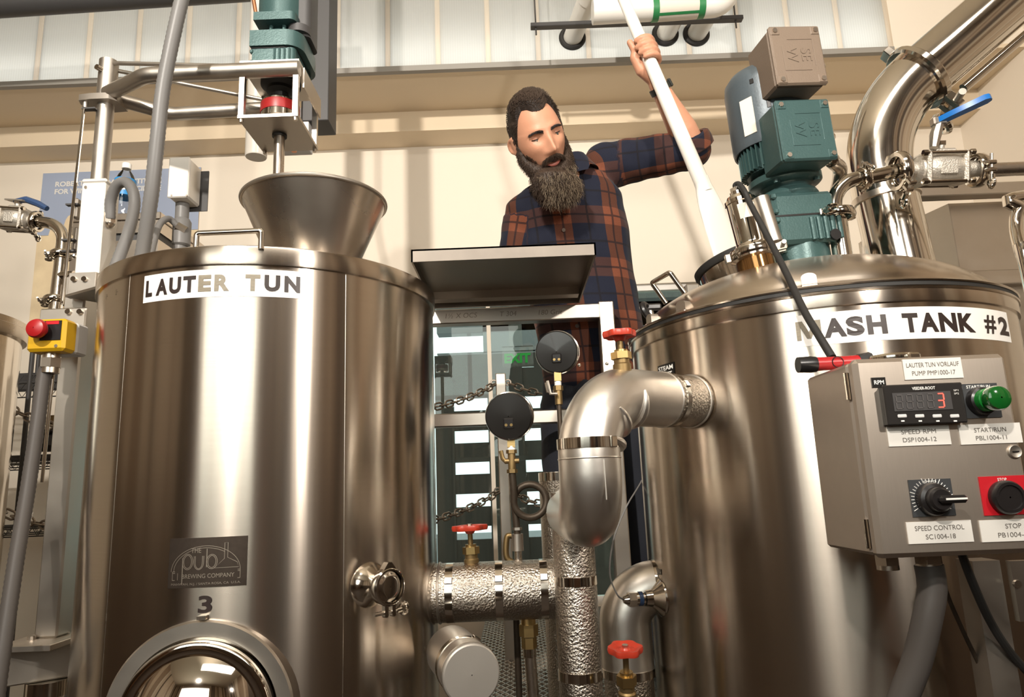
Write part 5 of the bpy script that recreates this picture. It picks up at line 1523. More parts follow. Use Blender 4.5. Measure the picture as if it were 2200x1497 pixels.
# ------------------------------------------------------------------ sight lamp
S0 = at(1624, 566, 1.44); S1 = at(1580, 396, 1.44)
sz_ = (S1 - S0).normalized()
sl = thing('sight_lamp', 'clear bodied vessel lamp clamped on the mash tank dome', 'lamp', S0)
SL = (S1 - S0).length
pmat('amber_glass', (.30, .16, .06), .12, .9)
obj('glass_ring', MB().lathe([(.040, -.03), (.040, .012)], S0, sz_, 36), 'amber_glass', sl)
obj('ferrule', MB().lathe([(.040, .008), (.049, .012), (.049, .016)], S0, sz_, 36), 'steel_polished', sl)
clamp_parts(sl, S0 + sz_ * .024, sz_, .047, V((1, -.25, .0)), .02)
obj('body', MB().lathe([(.040, .034), (.034, .040), (.031, .046), (.031, SL * .74), (.033, SL * .75), (.033, SL * .79), (.029, SL * .80), (.026, SL * .84)], S0, sz_, 36), 'steel_mirror', sl)
obj('label_band', MB().lathe([(.0315, SL * .52), (.0315, SL * .70)], S0, sz_, 30, a0=-2.2, a1=.2, x=V((1, 0, 0))), 'paper_label', sl)
obj('top_gland', MB().cyl(S0 + sz_ * SL * .82, S0 + sz_ * SL * .90, .017, seg=18).hexnut(S0 + sz_ * SL * .87, S0 + sz_ * SL * .95, .015), 'steel_polished', sl)
s2 = at(1652, 470, 1.50)
obj('side_tube', MB().cyl(at(1664, 520, 1.415), at(1634, 425, 1.415), .017, seg=20), 'steel_dull', sl)
tp = S0 + sz_ * SL * .93
cab = smooth_path([tp, at(1580, 398, 1.44), at(1588, 396, 1.43), at(1600, 412, 1.40), at(1612, 438, 1.38), at(1650, 510, 1.30), at(1690, 588, 1.20), at(1728, 668, 1.10), at(1760, 722, 1.05), at(1788, 768, 1.02)], 8)
single('lamp_cable', MB().tube(cab, .0062, 12), 'black_rubber', 'black cable falling from the vessel lamp to the control box', 'cable')

# ------------------------------------------------------------------ vapour pipe
VY = 1.66
v0, v1 = at(1934, 560, VY), at(1903, 425, VY)
vp = thing('vapour_pipe', 'wide polished vapour pipe with a clamped elbow rising from the mash tank', 'pipe', v0)
vd = (v1 - v0).normalized()
obj('stub', MB().tube([v0 - vd * .04, v1], .074, 48), 'steel_polished', vp)
obj('stub_ring', MB().lathe([(.074, -.012), (.079, -.010), (.079, .006), (.066, .008)], v1, vd, 48), 'steel', vp)
e1 = at(1893, 300, VY); e2 = at(1972, 168, VY - .03); e3 = at(2330, -215, VY - .14)
corner = at(1885, 258, VY)
obj('elbow', MB().tube(fillet_path([v1, at(1868, 258, VY), e2], .18, 16), .0765, 48, caps=False), 'steel_polished', vp)
de = (e2 - at(1868, 258, VY)).normalized()
obj('duct', MB().tube([e2 + de * .0, e2 + de * .02, e2 + de * 1.4], .0735, 48), 'steel_polished', vp)
clamp_parts(vp, e2, de, .088, V((.75, -.2, -.6)), .022)
obj('drain_tube', MB().tube([e2 + de * .03 + V((.084, 0, -.055)), e2 + de * 1.4 + V((.084, 0, -.055))], .012, 16), 'steel_polished', vp)
# cleaning line with clamps and the blue handled valve
CY_ = 1.47
c0_ = at(1812, 556, CY_); c1_ = at(1797, 462, CY_)
cl2 = thing('cleaning_line', 'slim polished pipe with clamped swan neck on the mash tank dome', 'pipe', c0_)
obj('stub', MB().tube([c0_ - V((0, 0, .02)), c1_], .0205, 28), 'steel_polished', cl2)
clamp_parts(cl2, c1_, c1_ - c0_, .038, V((-1, -.35, .0)), .016)
path = fillet_path([c1_, at(1776, 388, CY_), at(1862, 382, CY_), at(1935, 366, CY_)], [.075, .02], 14)
obj('swan_neck', MB().tube(path, .0162, 28), 'steel_polished', cl2)
clamp_parts(cl2, at(1856, 383, CY_), at(1870, 381, CY_) - at(1850, 384, CY_), .025, V((0, -.7, .7)), .014)
clamp_parts(cl2, at(1932, 368, CY_), at(1950, 366, CY_) - at(1920, 369, CY_), .042, V((.2, -.5, -.8)), .018)
vc2 = at(2020, 364, CY_)
vax = at(2110, 364, CY_) - at(1940, 368, CY_)
bv2, M_ = ball_valve('ball_valve', 'polished ball valve with a blue lever beside the vapour pipe', vc2, vax, .17, .036, (-.05, -.25, 1))
br = [at(2006, 318, CY_ - .03), at(2010, 290, CY_ - .03), at(2018, 262, CY_ - .03)]
obj('stem_bracket', MB().tube(br, [.009, .013, .010], 8), 'steel_dull', bv2)
h0_, h1_ = at(2013, 262, CY_ - .03), at(2130, 207, CY_ - .10)
hd = (h1_ - h0_); hx_ = hd.normalized(); hy_ = V((0, 0, 1)).cross(hx_).normalized(); hz2 = hx_.cross(hy_)
L_ = hd.length
lev = MB(mat4(h0_, hx_, hy_, hz2))
outl = [(0, -.008), (L_ * .25, -.011), (L_ * .9, -.012), (L_ * .98, -.007), (L_, 0), (L_ * .98, .007), (L_ * .9, .012), (L_ * .25, .011), (0, .008)]
lev.prism(outl, -.006, .006)
obj('lever', lev, 'blue_vinyl', bv2)
obj('lever_root', MB().box(at(2016, 262, CY_ - .03), (.03, .02, .02), bev=.003), 'steel_dull', bv2)
clamp_parts(bv2, at(2100, 366, CY_), vax, .036, V((.1, -.85, -.2)), .02)
single('water_pipe', MB().tube([at(2105, 366, CY_), at(2290, 358, CY_), V((XR - .01, CY_ + .02, at(2290, 358, CY_).z + .01))], .0158, 24), 'steel', 'straight steel pipe leaving the blue lever valve to the right', 'pipe')

# ------------------------------------------------------------------ cabinet and wall fittings on the right
KY = 2.25
k0, k1 = at(1990, 415, KY), at(2290, 405, KY)
kb = thing('steel_enclosure', 'brushed steel enclosure under a square tube behind the mash tank', 'enclosure', ((k0.x + k1.x) / 2, KY, 0))
obj('top_tube', MB().box(((k0.x + k1.x) / 2 - .05, KY, k0.z), (k1.x - k0.x + .15, .05, .042), bev=.003), 'steel_plate', kb)
zc_ = k0.z - .021; zl = at(2100, 585, KY + .05).z
xa, xb = at(2046, 500, KY + .06).x, at(2190, 500, KY + .06).x
obj('door_panel', slab(MB(), xa, xb + .25, KY + .05, KY + .08, zl, zc_), 'steel_plate', kb)
obj('side_panel', MB().prism([(xa - .004, KY + .05), (xa, KY + .05), (xa - .10, KY + .40), (xa - .104, KY + .40)], zl, zc_), 'steel_dull', kb)
obj('side_panel', slab(MB(), xa - .13, xa - .07, KY + .42, KY + .44, zl, zc_), 'steel_plate', kb)
obj('base_tube', MB().box(((k0.x + k1.x) / 2, KY + .05, zl - .025), (k1.x - k0.x + .1, .05, .05), bev=.003), 'steel_plate', kb)
obj('plinth', slab(MB(), xa - .1, xb + .25, KY + .06, KY + .35, 0, zl - .05), 'steel_dull', kb)
w0, w1_ = at(2118, 322, YB - .06), at(2172, 402, YB - .06)
single('wall_box', slab(MB(), w0.x, w1_.x + .02, YB - .06, YB - .002, w1_.z, w0.z), 'light_grey_plastic', 'flat grey box on the wall behind the steel pipe', 'electrical box')
f0 = at(2172, 275, YB - .1)
wf_ = thing('wall_conduit', 'grey conduit elbow fitting on the right hand wall', 'conduit', f0)
obj('elbow_body', MB().tube([f0 + V((-.02, 0, .03)), f0, f0 + V((.012, 0, -.06))], .035, 14), 'light_grey_plastic', wf_)
obj('pipe', MB().cyl(f0 + V((.012, 0, -.05)), f0 + V((.07, 0, -.5)), .02, seg=14), 'conduit_grey', wf_)
r0 = at(2192, 440, 1.75)
single('side_pipe', MB().tube(smooth_path([V((XR - .01, 1.76, at(2240, 418, 1.75).z + .02)), at(2240, 418, 1.75), at(2192, 450, 1.75), at(2184, 490, 1.75), at(2196, 545, 1.72), at(2216, 620, 1.7), V((at(2216, 620, 1.7).x + .03, 1.7, .6)), V((at(2216, 620, 1.7).x + .03, 1.7, .01))], 8), .017, 20), 'steel_polished', 'curved polished pipe cut by the right edge above the mash tank', 'pipe')

# ------------------------------------------------------------------ control box
BY = .90
b0 = at(1836, 774, BY); b1 = at(2158, 764, BY); b2 = at(1893, 1197, BY)
BX0, BX1 = (b0.x + b2.x) / 2, b1.x
BZ1, BZ0 = b0.z, b2.z
BD = .155
cbx = thing('control_box', 'brushed steel control box with speed display and buttons on the mash tank', 'control panel', ((BX0 + BX1) / 2, BY + BD, BZ0))
obj('case', MB().box(((BX0 + BX1) / 2, BY + BD / 2 + .012, (BZ0 + BZ1) / 2), (BX1 - BX0, BD - .024, BZ1 - BZ0), bev=.004), 'steel_brushed', cbx)
obj('door', MB().box(((BX0 + BX1) / 2, BY + .0105, (BZ0 + BZ1) / 2), (BX1 - BX0 + .004, .021, BZ1 - BZ0 + .004), bev=.006), 'steel_brushed', cbx)
for py in (830, 1145):
    q = at(1838 if py < 900 else 1884, py, BY + .03)
    obj('hinge', MB().cyl((BX0 - .001, BY + .026, q.z - .018), (BX0 - .001, BY + .026, q.z + .018), .0035, seg=10), 'steel_polished', cbx)
hyp, _ = hit_cyl(1960, 980, C2, R2)
obj('mount_bracket', MB().box((BX1 - .05, (BY + BD + C2[1] - R2 + .05) / 2, (BZ0 + BZ1) / 2), (.05, C2[1] - R2 + .05 - BY - BD, .12)), 'steel_dull', cbx)
def fpt(px, py, d=0.0): return at(px, py, BY - d)
def fplate(name, px0, py0, px1, py1, mat, th=.0015, parent=cbx, bev=0, d0=0.0, label=None):
    cy = (py0 + py1) / 2; cx = (px0 + px1) / 2
    xa, xb = fpt(px0, cy).x, fpt(px1, cy).x; za, zb2 = fpt(cx, py0).z, fpt(cx, py1).z
    o = obj(name, MB().box(((xa + xb) / 2, BY - d0 - th / 2 + .0004, (za + zb2) / 2), (xb - xa, th + .0008, za - zb2), bev=bev), mat, parent, label=label)
    return o, V(((xa + xb) / 2, BY - d0 - th, (za + zb2) / 2)), xb - xa, za - zb2
def ftext(parent, s_, c, w_, h_, mat, dz=0.0, bold=0.0):
    fn = lambda q: V((c.x + q.x, c.y - .0004, c.z + dz + q.y))
    return obj('lettering', fitted_text(s_, 0, 0, w_, h_, fn, 0, bold), mat, parent, sharp=None)
def tagplate(px0, py0, px1, py1, l1, l2, f1=.8, f2=.6):
    o, c, w_, h_ = fplate('tag_plate', px0, py0, px1, py1, 'label_white', label='engraved tag reading ' + l1)
    ftext(o, l1, c, w_ * f1, h_ * .22, 'ink_grey', h_ * .2); ftext(o, l2, c, w_ * f2, h_ * .22, 'ink_grey', -h_ * .2)
tagplate(1940, 770, 2066, 814, 'LAUTER TUN VORLAUF', 'PUMP PMP1000-17', .9, .74)
tagplate(1906, 914, 2040, 957, 'SPEED RPM', 'DSP1004-12', .56, .54)
tagplate(2060, 910, 2193, 953, 'START/RUN', 'PBL1004-11', .52, .5)
tagplate(1948, 1119, 2088, 1166, 'SPEED CONTROL', 'SC1004-18', .76, .46)
tagplate(2105, 1115, 2248, 1162, 'STOP', 'PB1004-19', .24, .5)
o, c, w_, h_ = fplate('rpm_tag', 1872, 811, 1902, 832, 'black_enamel')
ftext(o, 'RPM', c, w_ * .7, h_ * .42, 'white_ink', 0, .0008)
# display
dp, c, w_, h_ = fplate('speed_display', 1892, 829, 2058, 911, 'black_plastic', .012, label='black digital speed display showing a red 3')
c.y = BY - .012
q, cq, wq, hq = fplate('bezel', 1890, 827, 2060, 913, 'display_black', .004, dp, .0015, .010)
q, cw, ww, wh = fplate('window', 1906, 845, 2030, 884, 'led_off', .0006, dp, 0, .0142)
ftext(dp, 'VEEDER-ROOT', V((cq.x, BY - .0146, cq.z + hq * .385)), wq * .29, hq * .075, 'white_ink', 0, .001)
SEG = {'3': 'abcdg', '8': 'abcdefg'}
def digit(ch, c, w_, h_, mat, parent):
    t_ = h_ * .085; g = MB()
    pos = {'a': (0, h_ / 2, 1), 'g': (0, 0, 1), 'd': (0, -h_ / 2, 1), 'b': (w_ / 2, h_ / 4, 0), 'c': (w_ / 2, -h_ / 4, 0), 'f': (-w_ / 2, h_ / 4, 0), 'e': (-w_ / 2, -h_ / 4, 0)}
    for s_ in SEG[ch]:
        x_, z_, hor = pos[s_]
        g.box((c.x + x_ + z_ * .08, c.y, c.z + z_), ((w_ - t_ * .6) if hor else t_, .0004, t_ if hor else (h_ / 2 - t_ * .8)))
    return obj('digit', g, mat, parent)
pmat('led_dim', (.075, .068, .066), .5)
for k in range(5):
    cc_ = V((cw.x - ww * .40 + k * ww * .178, BY - .0153, cw.z))
    digit('3' if k == 4 else '8', cc_, ww * .10, wh * .74, 'led_red' if k == 4 else 'led_dim', dp)
for px in (1925, 1962, 1999, 2036):
    q = fpt(px, 896)
    obj('key', MB().box((q.x, BY - .0148, q.z), (.0115, .002, .0045), bev=.0009), 'light_grey_plastic', dp)
    obj('key_mark', MB().box((q.x, BY - .0143, q.z - .0062), (.004, .0008, .0018)), 'white_ink', dp)
ftext(dp, 'SP1', V((cq.x + wq * .40, BY - .0146, cq.z + hq * .30)), .006, .0022, 'white_ink'); ftext(dp, 'SP2', V((cq.x + wq * .40, BY - .0146, cq.z + hq * .22)), .006, .0022, 'white_ink')
# start button
o, c, w_, h_ = fplate('legend_plate', 2063, 824, 2146, 898, 'dark_plate')
ftext(o, 'START/RUN', c, w_ * .62, h_ * .09, 'white_ink', h_ * .41, .0006)
bc = fpt(2104, 862); bc.y = BY - .0015
sb_ = obj('start_button', MB().lathe([(.0185, 0), (.0185, .003), (.017, .009), (.014, .011)], bc, (0, -1, 0), 36), 'knob_black', cbx, label='green start button with black collar')
obj('green_ring', MB().lathe([(.0145, .008), (.0145, .020), (.012, .021)], bc, (0, -1, 0), 32), 'lens_green_bright', sb_)
obj('lens', MB().lathe([(.012, .018), (.0125, .024), (.0150, .026), (.0155, .034), (.014, .038), (.009, .0405), (.001, .041)], bc, (0, -1, 0), 32), 'lens_green', sb_)
# speed knob
o, c, w_, h_ = fplate('legend_plate', 1955, 1029, 2047, 1109, 'dark_plate')
bc = fpt(2000, 1072); bc.y = BY - .0015
tk = MB()
for k in range(25):
    a = math.radians(-210 + 10 * k); r0_, r1_ = .0215, .0255 if k % 5 else .0275
    d_ = V((math.cos(a), 0, -math.sin(a)))
    tk.tube([bc + d_ * r0_ + V((0, -.0003, 0)), bc + d_ * r1_ + V((0, -.0003, 0))], .0005, 4)
obj('scale_ticks', tk, 'white_ink', o)
ftext(o, 'SPEED', c, w_ * .3, h_ * .07, 'white_ink', h_ * .43)
kb_ = obj('speed_knob', MB().lathe([(.0205, 0), (.0205, .006), (.019, .010), (.0150, .012), (.0145, .020), (.012, .023), (.001, .023)], bc, (0, -1, 0), 40), 'knob_black', cbx, label='black speed knob with a pale pointer line')
obj('pointer', MB().box(bc + V((.011, -.024, 0)), (.034, .012, .0095), bev=.003), 'knob_black', kb_)
obj('pointer_line', MB().box(bc + V((.013, -.0302, .0005)), (.026, .0008, .0022)), 'white_ink', kb_)
# stop button
o, c, w_, h_ = fplate('stop_plate', 2107, 1022, 2206, 1106, 'red_label')
ftext(o, 'STOP', c, w_ * .2, h_ * .08, 'white_ink', h_ * .41, .0005)
bc = fpt(2156, 1068); bc.y = BY - .0015
obj('stop_button', MB().lathe([(.0205, 0), (.021, .003), (.0205, .010), (.0185, .013), (.0150, .013), (.0145, .011), (.001, .011)], bc, (0, -1, 0), 40), 'knob_black', cbx, label='black stop button on a red plate')
bc = fpt(2179, 970); bc.y = BY
lk = obj('lock', MB().lathe([(.0085, -.002), (.0085, .002), (.0075, .003), (.0065, .0025), (.001, .002)], bc, (0, -1, 0), 28), 'steel_dull', cbx)
obj('lock_slot', MB().box(bc + V((0, -.003, 0)), (.008, .0012, .0016)), 'black_plastic', lk)
# glands below
for px, py, r_ in ((1908, 1222, .0155), (1996, 1218, .0175)):
    q = at(px, py, BY + .07)
    obj('cable_gland', MB().hexnut((q.x, BY + .07, BZ0 - .018), (q.x, BY + .07, BZ0), r_).cyl((q.x, BY + .07, BZ0 - .024), (q.x, BY + .07, BZ0 - .018), r_ * .9, seg=18), 'steel', cbx)
q = at(1996, 1218, BY + .07)
conduit('thick grey conduit leaving the underside of the control box', [V((q.x, BY + .07, BZ0 - .02)), V((q.x, BY + .07, BZ0 - .05)), at(1992, 1330, .97), at(1970, 1420, .98), at(1940, 1500, .99), at(1900, 1620, 1.0)], .0178, 'conduit_grey_warm', ridge=False)
single('power_cable', MB().tube(smooth_path([V((at(2062, 1195, 1.02).x, 1.02, BZ0 + .004)), at(2085, 1240, 1.02), at(2125, 1330, 1.04), at(2170, 1400, 1.06), at(2240, 1480, 1.08)], 8), .0058, 10), 'black_rubber', 'black power cable slanting away under the control box', 'cable')
single('signal_cable', MB().tube(smooth_path([V((at(2022, 1230, 1.02).x, 1.02, BZ0 + .004)), at(2030, 1260, 1.05), at(2062, 1340, 1.08), at(2105, 1430, 1.10), at(2150, 1520, 1.12)], 8), .0032, 8), 'iron_dark', 'thin brown cable hanging under the control box', 'cable')
# steel bracket cut off at the right edge
q0, q1 = at(2150, 1205, 1.06), at(2290, 1330, 1.06)
sbk = thing('side_bracket', 'dark edged steel bracket below the control box at the right edge', 'bracket', (q0.x, 1.06, q1.z))
obj('plate', MB(mat4(V((q0.x, 1.06, 0)), V((1, 0, 0)), V((0, 1, 0)), V((.0, 0, 1)))).box(((q1.x - q0.x) / 2 + .01, 0, (q0.z + q1.z) / 2 + .0), (q1.x - q0.x, .01, q0.z - q1.z)), 'steel_plate', sbk)
bolt_head(sbk, at(2185, 1254, 1.055), (0, -1, 0), .006, .003)
obj('upright', slab(MB(), q0.x - .035, q0.x + .005, 1.07, 1.11, .2, q0.z), 'steel_dull', sbk)

# tool and clamp ring lying on the box
t0, t1 = at(1722, 779, 1.015), at(1842, 757, 1.015)
tl = thing('scraper_tool', 'red and black handled hand tool lying on the control box', 'tool', t0)
zz = BZ1 + .0125
t0 = V((t0.x, 1.0, zz)); t1 = V((t1.x, 1.0, zz + .001))
obj('grip', MB().tube([t0, t0.lerp(t1, .3), t0.lerp(t1, .7), t1], [.0105, .0098, .0098, .0105], 16), 'bright_red', tl)
obj('butt', MB().tube([t0 - V((.012, 0, 0)), t0 + V((.006, 0, 0)), t0 + V((.014, 0, 0))], [.0115, .0122, .0112], 16), 'black_plastic', tl)
obj('collar', MB().tube([t1 - V((.008, 0, 0)), t1 + V((.010, 0, .002))], [.0112, .0122], 8), 'black_plastic', tl)
obj('logo_mark', MB(mat4(t0.lerp(t1, .5) + V((0, -.0098, 0)), V((1, 0, 0)), V((0, 0, 1)), V((0, -1, 0)))).torus((0, 0, 0), (0, 0, 1), .008, .0007, 20, 5), 'black_plastic', tl)
rc = at(1908, 752, 1.0); rc.z = BZ1 + .010; rc.y = 1.0
rg = thing('clamp_ring', 'polished clamp ring lying flat on the control box', 'clamp', rc)
obj('ring', MB().lathe([(.030, -.008), (.036, -.0085), (.038, -.004), (.038, .006), (.035, .0095), (.030, .009), (.001, .006)], rc, (0, 0, 1), 40), 'steel_polished', rg)
obj('ring_lug', MB().box(rc + V((.012, -.038, .0)), (.018, .014, .015), bev=.003), 'steel_polished', rg)
obj('rubber_tail', MB().box(rc + V((.042, -.006, -.002)), (.02, .03, .012), bev=.004), 'black_rubber', rg)
# ------------------------------------------------------------------ the brewer
pmat('skin', (0.54, 0.265, 0.165), 0.46, noise_amt=.10, noise_scale=22, bump=.05, bump_scale=220, spec=.4)
pmat('skin_lid', (0.45, 0.20, 0.12), 0.45)
pmat('lip', (0.52, 0.17, 0.13), 0.38)
pmat('mouth_dark', (0.05, 0.015, 0.012), 0.6)
pmat('eye_white', (0.62, 0.56, 0.50), 0.2)
pmat('eye_iris', (0.05, 0.06, 0.05), 0.15)
pmat('hair_dark', (0.018, 0.011, 0.008), 0.62, noise_amt=.4, noise_scale=90)
pmat('beard_dark', (0.042, 0.026, 0.017), 0.55, noise_amt=.4, noise_scale=90)
pmat('beard_grey', (0.21, 0.16, 0.11), 0.5)
pmat('trousers_navy', (0.014, 0.016, 0.024), 0.8, bump=.1, bump_scale=300)
pmat('shoe_brown', (0.03, 0.018, 0.012), 0.5)
pmat('watch_strap', (0.022, 0.024, 0.020), 0.6)
pmat('button_horn', (0.10, 0.075, 0.06), 0.35)

def plaid_material():
    mt = bpy.data.materials.new('plaid_flannel'); mt.use_nodes = True
    nt = mt.node_tree; N, L = nt.nodes, nt.links
    b = N['Principled BSDF']; b.inputs['Roughness'].default_value = .85; b.inputs['Specular IOR Level'].default_value = .2
    b.inputs['Sheen Weight'].default_value = .06
    at_ = N.new('ShaderNodeAttribute'); at_.attribute_name = 'plaid'
    sp = N.new('ShaderNodeSeparateXYZ'); L.new(at_.outputs['Vector'], sp.inputs[0])
    T = .156
    def m(op, a, b_=None, c=None):
        n = N.new('ShaderNodeMath'); n.operation = op
        for i, x in enumerate((a, b_, c)):
            if x is None: continue
            if isinstance(x, (int, float)): n.inputs[i].default_value = x
            else: L.new(x, n.inputs[i])
        return n.outputs[0]
    def stripe(src, lo, hi, per=T):
        f = m('FRACT', m('DIVIDE', src, per))
        return m('MULTIPLY', m('GREATER_THAN', f, lo), m('LESS_THAN', f, hi))
    u, v = sp.outputs[0], sp.outputs[1]
    su, sv = stripe(u, .30, .64), stripe(v, .30, .66)
    def mix(f, a, b_):
        n = N.new('ShaderNodeMix'); n.data_type = 'RGBA'
        L.new(f, n.inputs[0])
        for k, x in ((6, a), (7, b_)):
            if isinstance(x, tuple): n.inputs[k].default_value = (*x, 1)
            else: L.new(x, n.inputs[k])
        return n.outputs[2]
    base = mix(sv, (.0095, .0115, .023), (.046, .021, .019))
    vert = mix(sv, (.075, .026, .015), (.145, .045, .023))
    col = mix(su, base, vert)
    # darker navy centre checks and fine black over-stripes
    l1 = m('MAXIMUM', stripe(u, .45, .49), stripe(v, .46, .50))
    l2 = m('MAXIMUM', stripe(u, .945, .985), stripe(v, .945, .985))
    col = mix(m('MULTIPLY', m('MAXIMUM', l1, l2), .75), col, (.008, .007, .009))
    nz = N.new('ShaderNodeTexNoise'); nz.inputs['Scale'].default_value = 500
    L.new(at_.outputs['Vector'], nz.inputs['Vector'])
    hs = N.new('ShaderNodeHueSaturation'); L.new(col, hs.inputs['Color'])
    L.new(m('ADD', m('MULTIPLY', nz.outputs['Fac'], .8), .6), hs.inputs['Value'])
    L.new(hs.outputs[0], b.inputs['Base Color'])
    MATS['plaid'] = mt
plaid_material()

def remesh(mb, voxel, smooth=0):
    me = bpy.data.meshes.new('tmp'); me.from_pydata([tuple(p) for p in mb.v], [], mb.f); me.update()
    o = bpy.data.objects.new('tmp', me); C.objects.link(o)
    md = o.modifiers.new('r', 'REMESH'); md.mode = 'VOXEL'; md.voxel_size = voxel; md.adaptivity = 0
    if smooth:
        ms = o.modifiers.new('s', 'SMOOTH'); ms.factor = .5; ms.iterations = smooth
    bpy.context.view_layer.update()
    dg = bpy.context.evaluated_depsgraph_get()
    m2 = bpy.data.meshes.new_from_object(o.evaluated_get(dg))
    out = MB(); out.v = [v.co.copy() for v in m2.vertices]; out.f = [tuple(p.vertices) for p in m2.polygons]
    nrm = [v.normal.copy() for v in m2.vertices]
    bpy.data.objects.remove(o); bpy.data.meshes.remove(me); bpy.data.meshes.remove(m2)
    return out, nrm
def limb(mb, pts, rs, seg=18):
    mb.tube(pts, rs, seg)
    for p, r in ((pts[0], rs[0]), (pts[-1], rs[-1])): mb.ball(p, r * .99, 14, 8)
def loft(mb, secs, n=32):
    """secs: (centre, half width, half depth, width axis, depth axis)"""
    rows = []
    for (c, a, b, wx, dx) in secs:
        rows.append([V(c) + wx * (a * math.copysign(abs(math.cos(t)) ** .85, math.cos(t))) + dx * (b * math.copysign(abs(math.sin(t)) ** .85, math.sin(t))) for t in [2 * PI * k / n for k in range(n)]])
    vs = [p for r in rows for p in r]; fs = []
    for i in range(len(rows) - 1):
        for k in range(n):
            fs.append((i * n + k, i * n + (k + 1) % n, (i + 1) * n + (k + 1) % n, (i + 1) * n + k))
    fs += [tuple(range(n))[::-1], tuple((len(rows) - 1) * n + k for k in range(n))]
    mb.add(vs, fs)

# head frame
Hd = at(1155, 294, 1.90)
dv = (Hd - CAM).normalized(); n0 = -dv
r0 = (_rt - n0 * _rt.dot(n0)).normalized(); u0 = n0.cross(r0)
if u0.z < 0: u0 = -u0
rho, yaw, pit = math.radians(19), math.radians(19), math.radians(3)
uF = u0 * math.cos(rho) - r0 * math.sin(rho); rF = r0 * math.cos(rho) + u0 * math.sin(rho)
nF = n0 * math.cos(yaw) + rF * math.sin(yaw); rF = rF * math.cos(yaw) - n0 * math.sin(yaw)
nF, uF = nF * math.cos(pit) - uF * math.sin(pit), uF * math.cos(pit) + nF * math.sin(pit)
HM = mat4(Hd, rF, uF, nF) @ Matrix.Scale(.94, 4)
def G(x, y, cx, cy, sx, sy): return math.exp(-((x - cx) / sx) ** 2 - ((y - cy) / sy) ** 2)
def head_shape(x, y, z):
    """unit direction -> local point"""
    rz = .100 if z > 0 else .108
    zz = math.copysign(abs(z) ** .9, z)
    p = V((.0775 * x, .128 * y, rz * zz))
    s = min(1, max(0, (-.015 - p.y) / .11))
    p.x *= 1 - .24 * s ** 1.4
    if z < 0: p.z *= 1 - .45 * s
    # forehead narrows a little at the temples
    if p.y > .02 and z > 0: p.x *= 1 - .05 * z
    if z > .05:
        X, Y = p.x, p.y
        dz = 0
        dz += .0255 * G(X, Y, 0, -.046, .0125, .016)                         # nose tip
        dz += .0165 * G(X, Y, 0, -.022, .0095, .026)                         # bridge
        dz += .0075 * (G(X, Y, .0165, -.049, .009, .009) + G(X, Y, -.0165, -.049, .009, .009))
        dz -= .0125 * (G(X, Y, .033, -.001, .0165, .0135) + G(X, Y, -.033, -.001, .0165, .0135))
        dz += .0065 * (G(X, Y, .030, .024, .022, .009) + G(X, Y, -.030, .024, .022, .009))
        dz += .0045 * (G(X, Y, .042, -.032, .018, .016) + G(X, Y, -.042, -.032, .018, .016))
        dz += .006 * G(X, Y, 0, -.074, .026, .014)
        dz -= .004 * G(X, Y, 0, -.094, .02, .008)
        dz += .008 * G(X, Y, 0, -.115, .02, .016)
        p.z += dz
    return p
hb = MB(HM)
nu, nv = 120, 90
vs = []; fs = []
for j in range(nv + 1):
    t = PI * min(max(j / nv, .0005), .9995)
    for i in range(nu):
        a = 2 * PI * i / nu
        vs.append(head_shape(math.sin(t) * math.sin(a), math.cos(t), math.sin(t) * math.cos(a)))
for j in range(nv):
    for i in range(nu):
        fs.append((j * nu + i, (j + 1) * nu + i, (j + 1) * nu + (i + 1) % nu, j * nu + (i + 1) % nu))
fs += [tuple(range(nu)), tuple(nv * nu + i for i in range(nu))[::-1]]
hb.add(vs, fs)
# ears
for sx in (-1, 1):
    hb.ball((sx * .0790, -.006, -.012), (.0065, .033, .020), 16, 12)
    hb.torus((sx * .0825, -.004, -.012), (sx, .0, .35), .0215, .0052, 24, 8)
    hb.ball((sx * .078, -.034, -.004), (.006, .010, .008), 10, 8)
# torso stations
HIP = at(1276, 835, 2.19)
S_R, S_L = at(1128, 452, 2.09), at(1316, 352, 2.11)
NECK = at(1212, 385, 2.03)
def ax_tilt(deg): return V((math.cos(math.radians(deg)), .04, math.sin(math.radians(deg)))).normalized()
FWD = V((.0, -1, 0))
def station(px, py, Y, a, b, deg):
    wx = ax_tilt(deg); dx = FWD - wx * FWD.dot(wx); dx.normalize()
    return (at(px, py, Y), a, b, wx, dx)
torso = [station(1280, 860, 2.20, .165, .115, 0), station(1276, 780, 2.19, .168, .118, 1), station(1262, 690, 2.17, .168, .118, 3), station(1246, 600, 2.15, .173, .120, 6), station(1232, 520, 2.12, .182, .120, 10),
         station(1222, 455, 2.10, .178, .108, 16), station(1216, 408, 2.08, .135, .090, 20), station(1212, 375, 2.06, .072, .068, 20)]
E_L, W_L = at(1490, 322, 2.03), at(1410, 176, 1.935)
E_R = at(1106, 575, 2.12); W_R = V((at(1150, 600, 1.95).x + .01, 1.90, TZ0 + TH + .026))
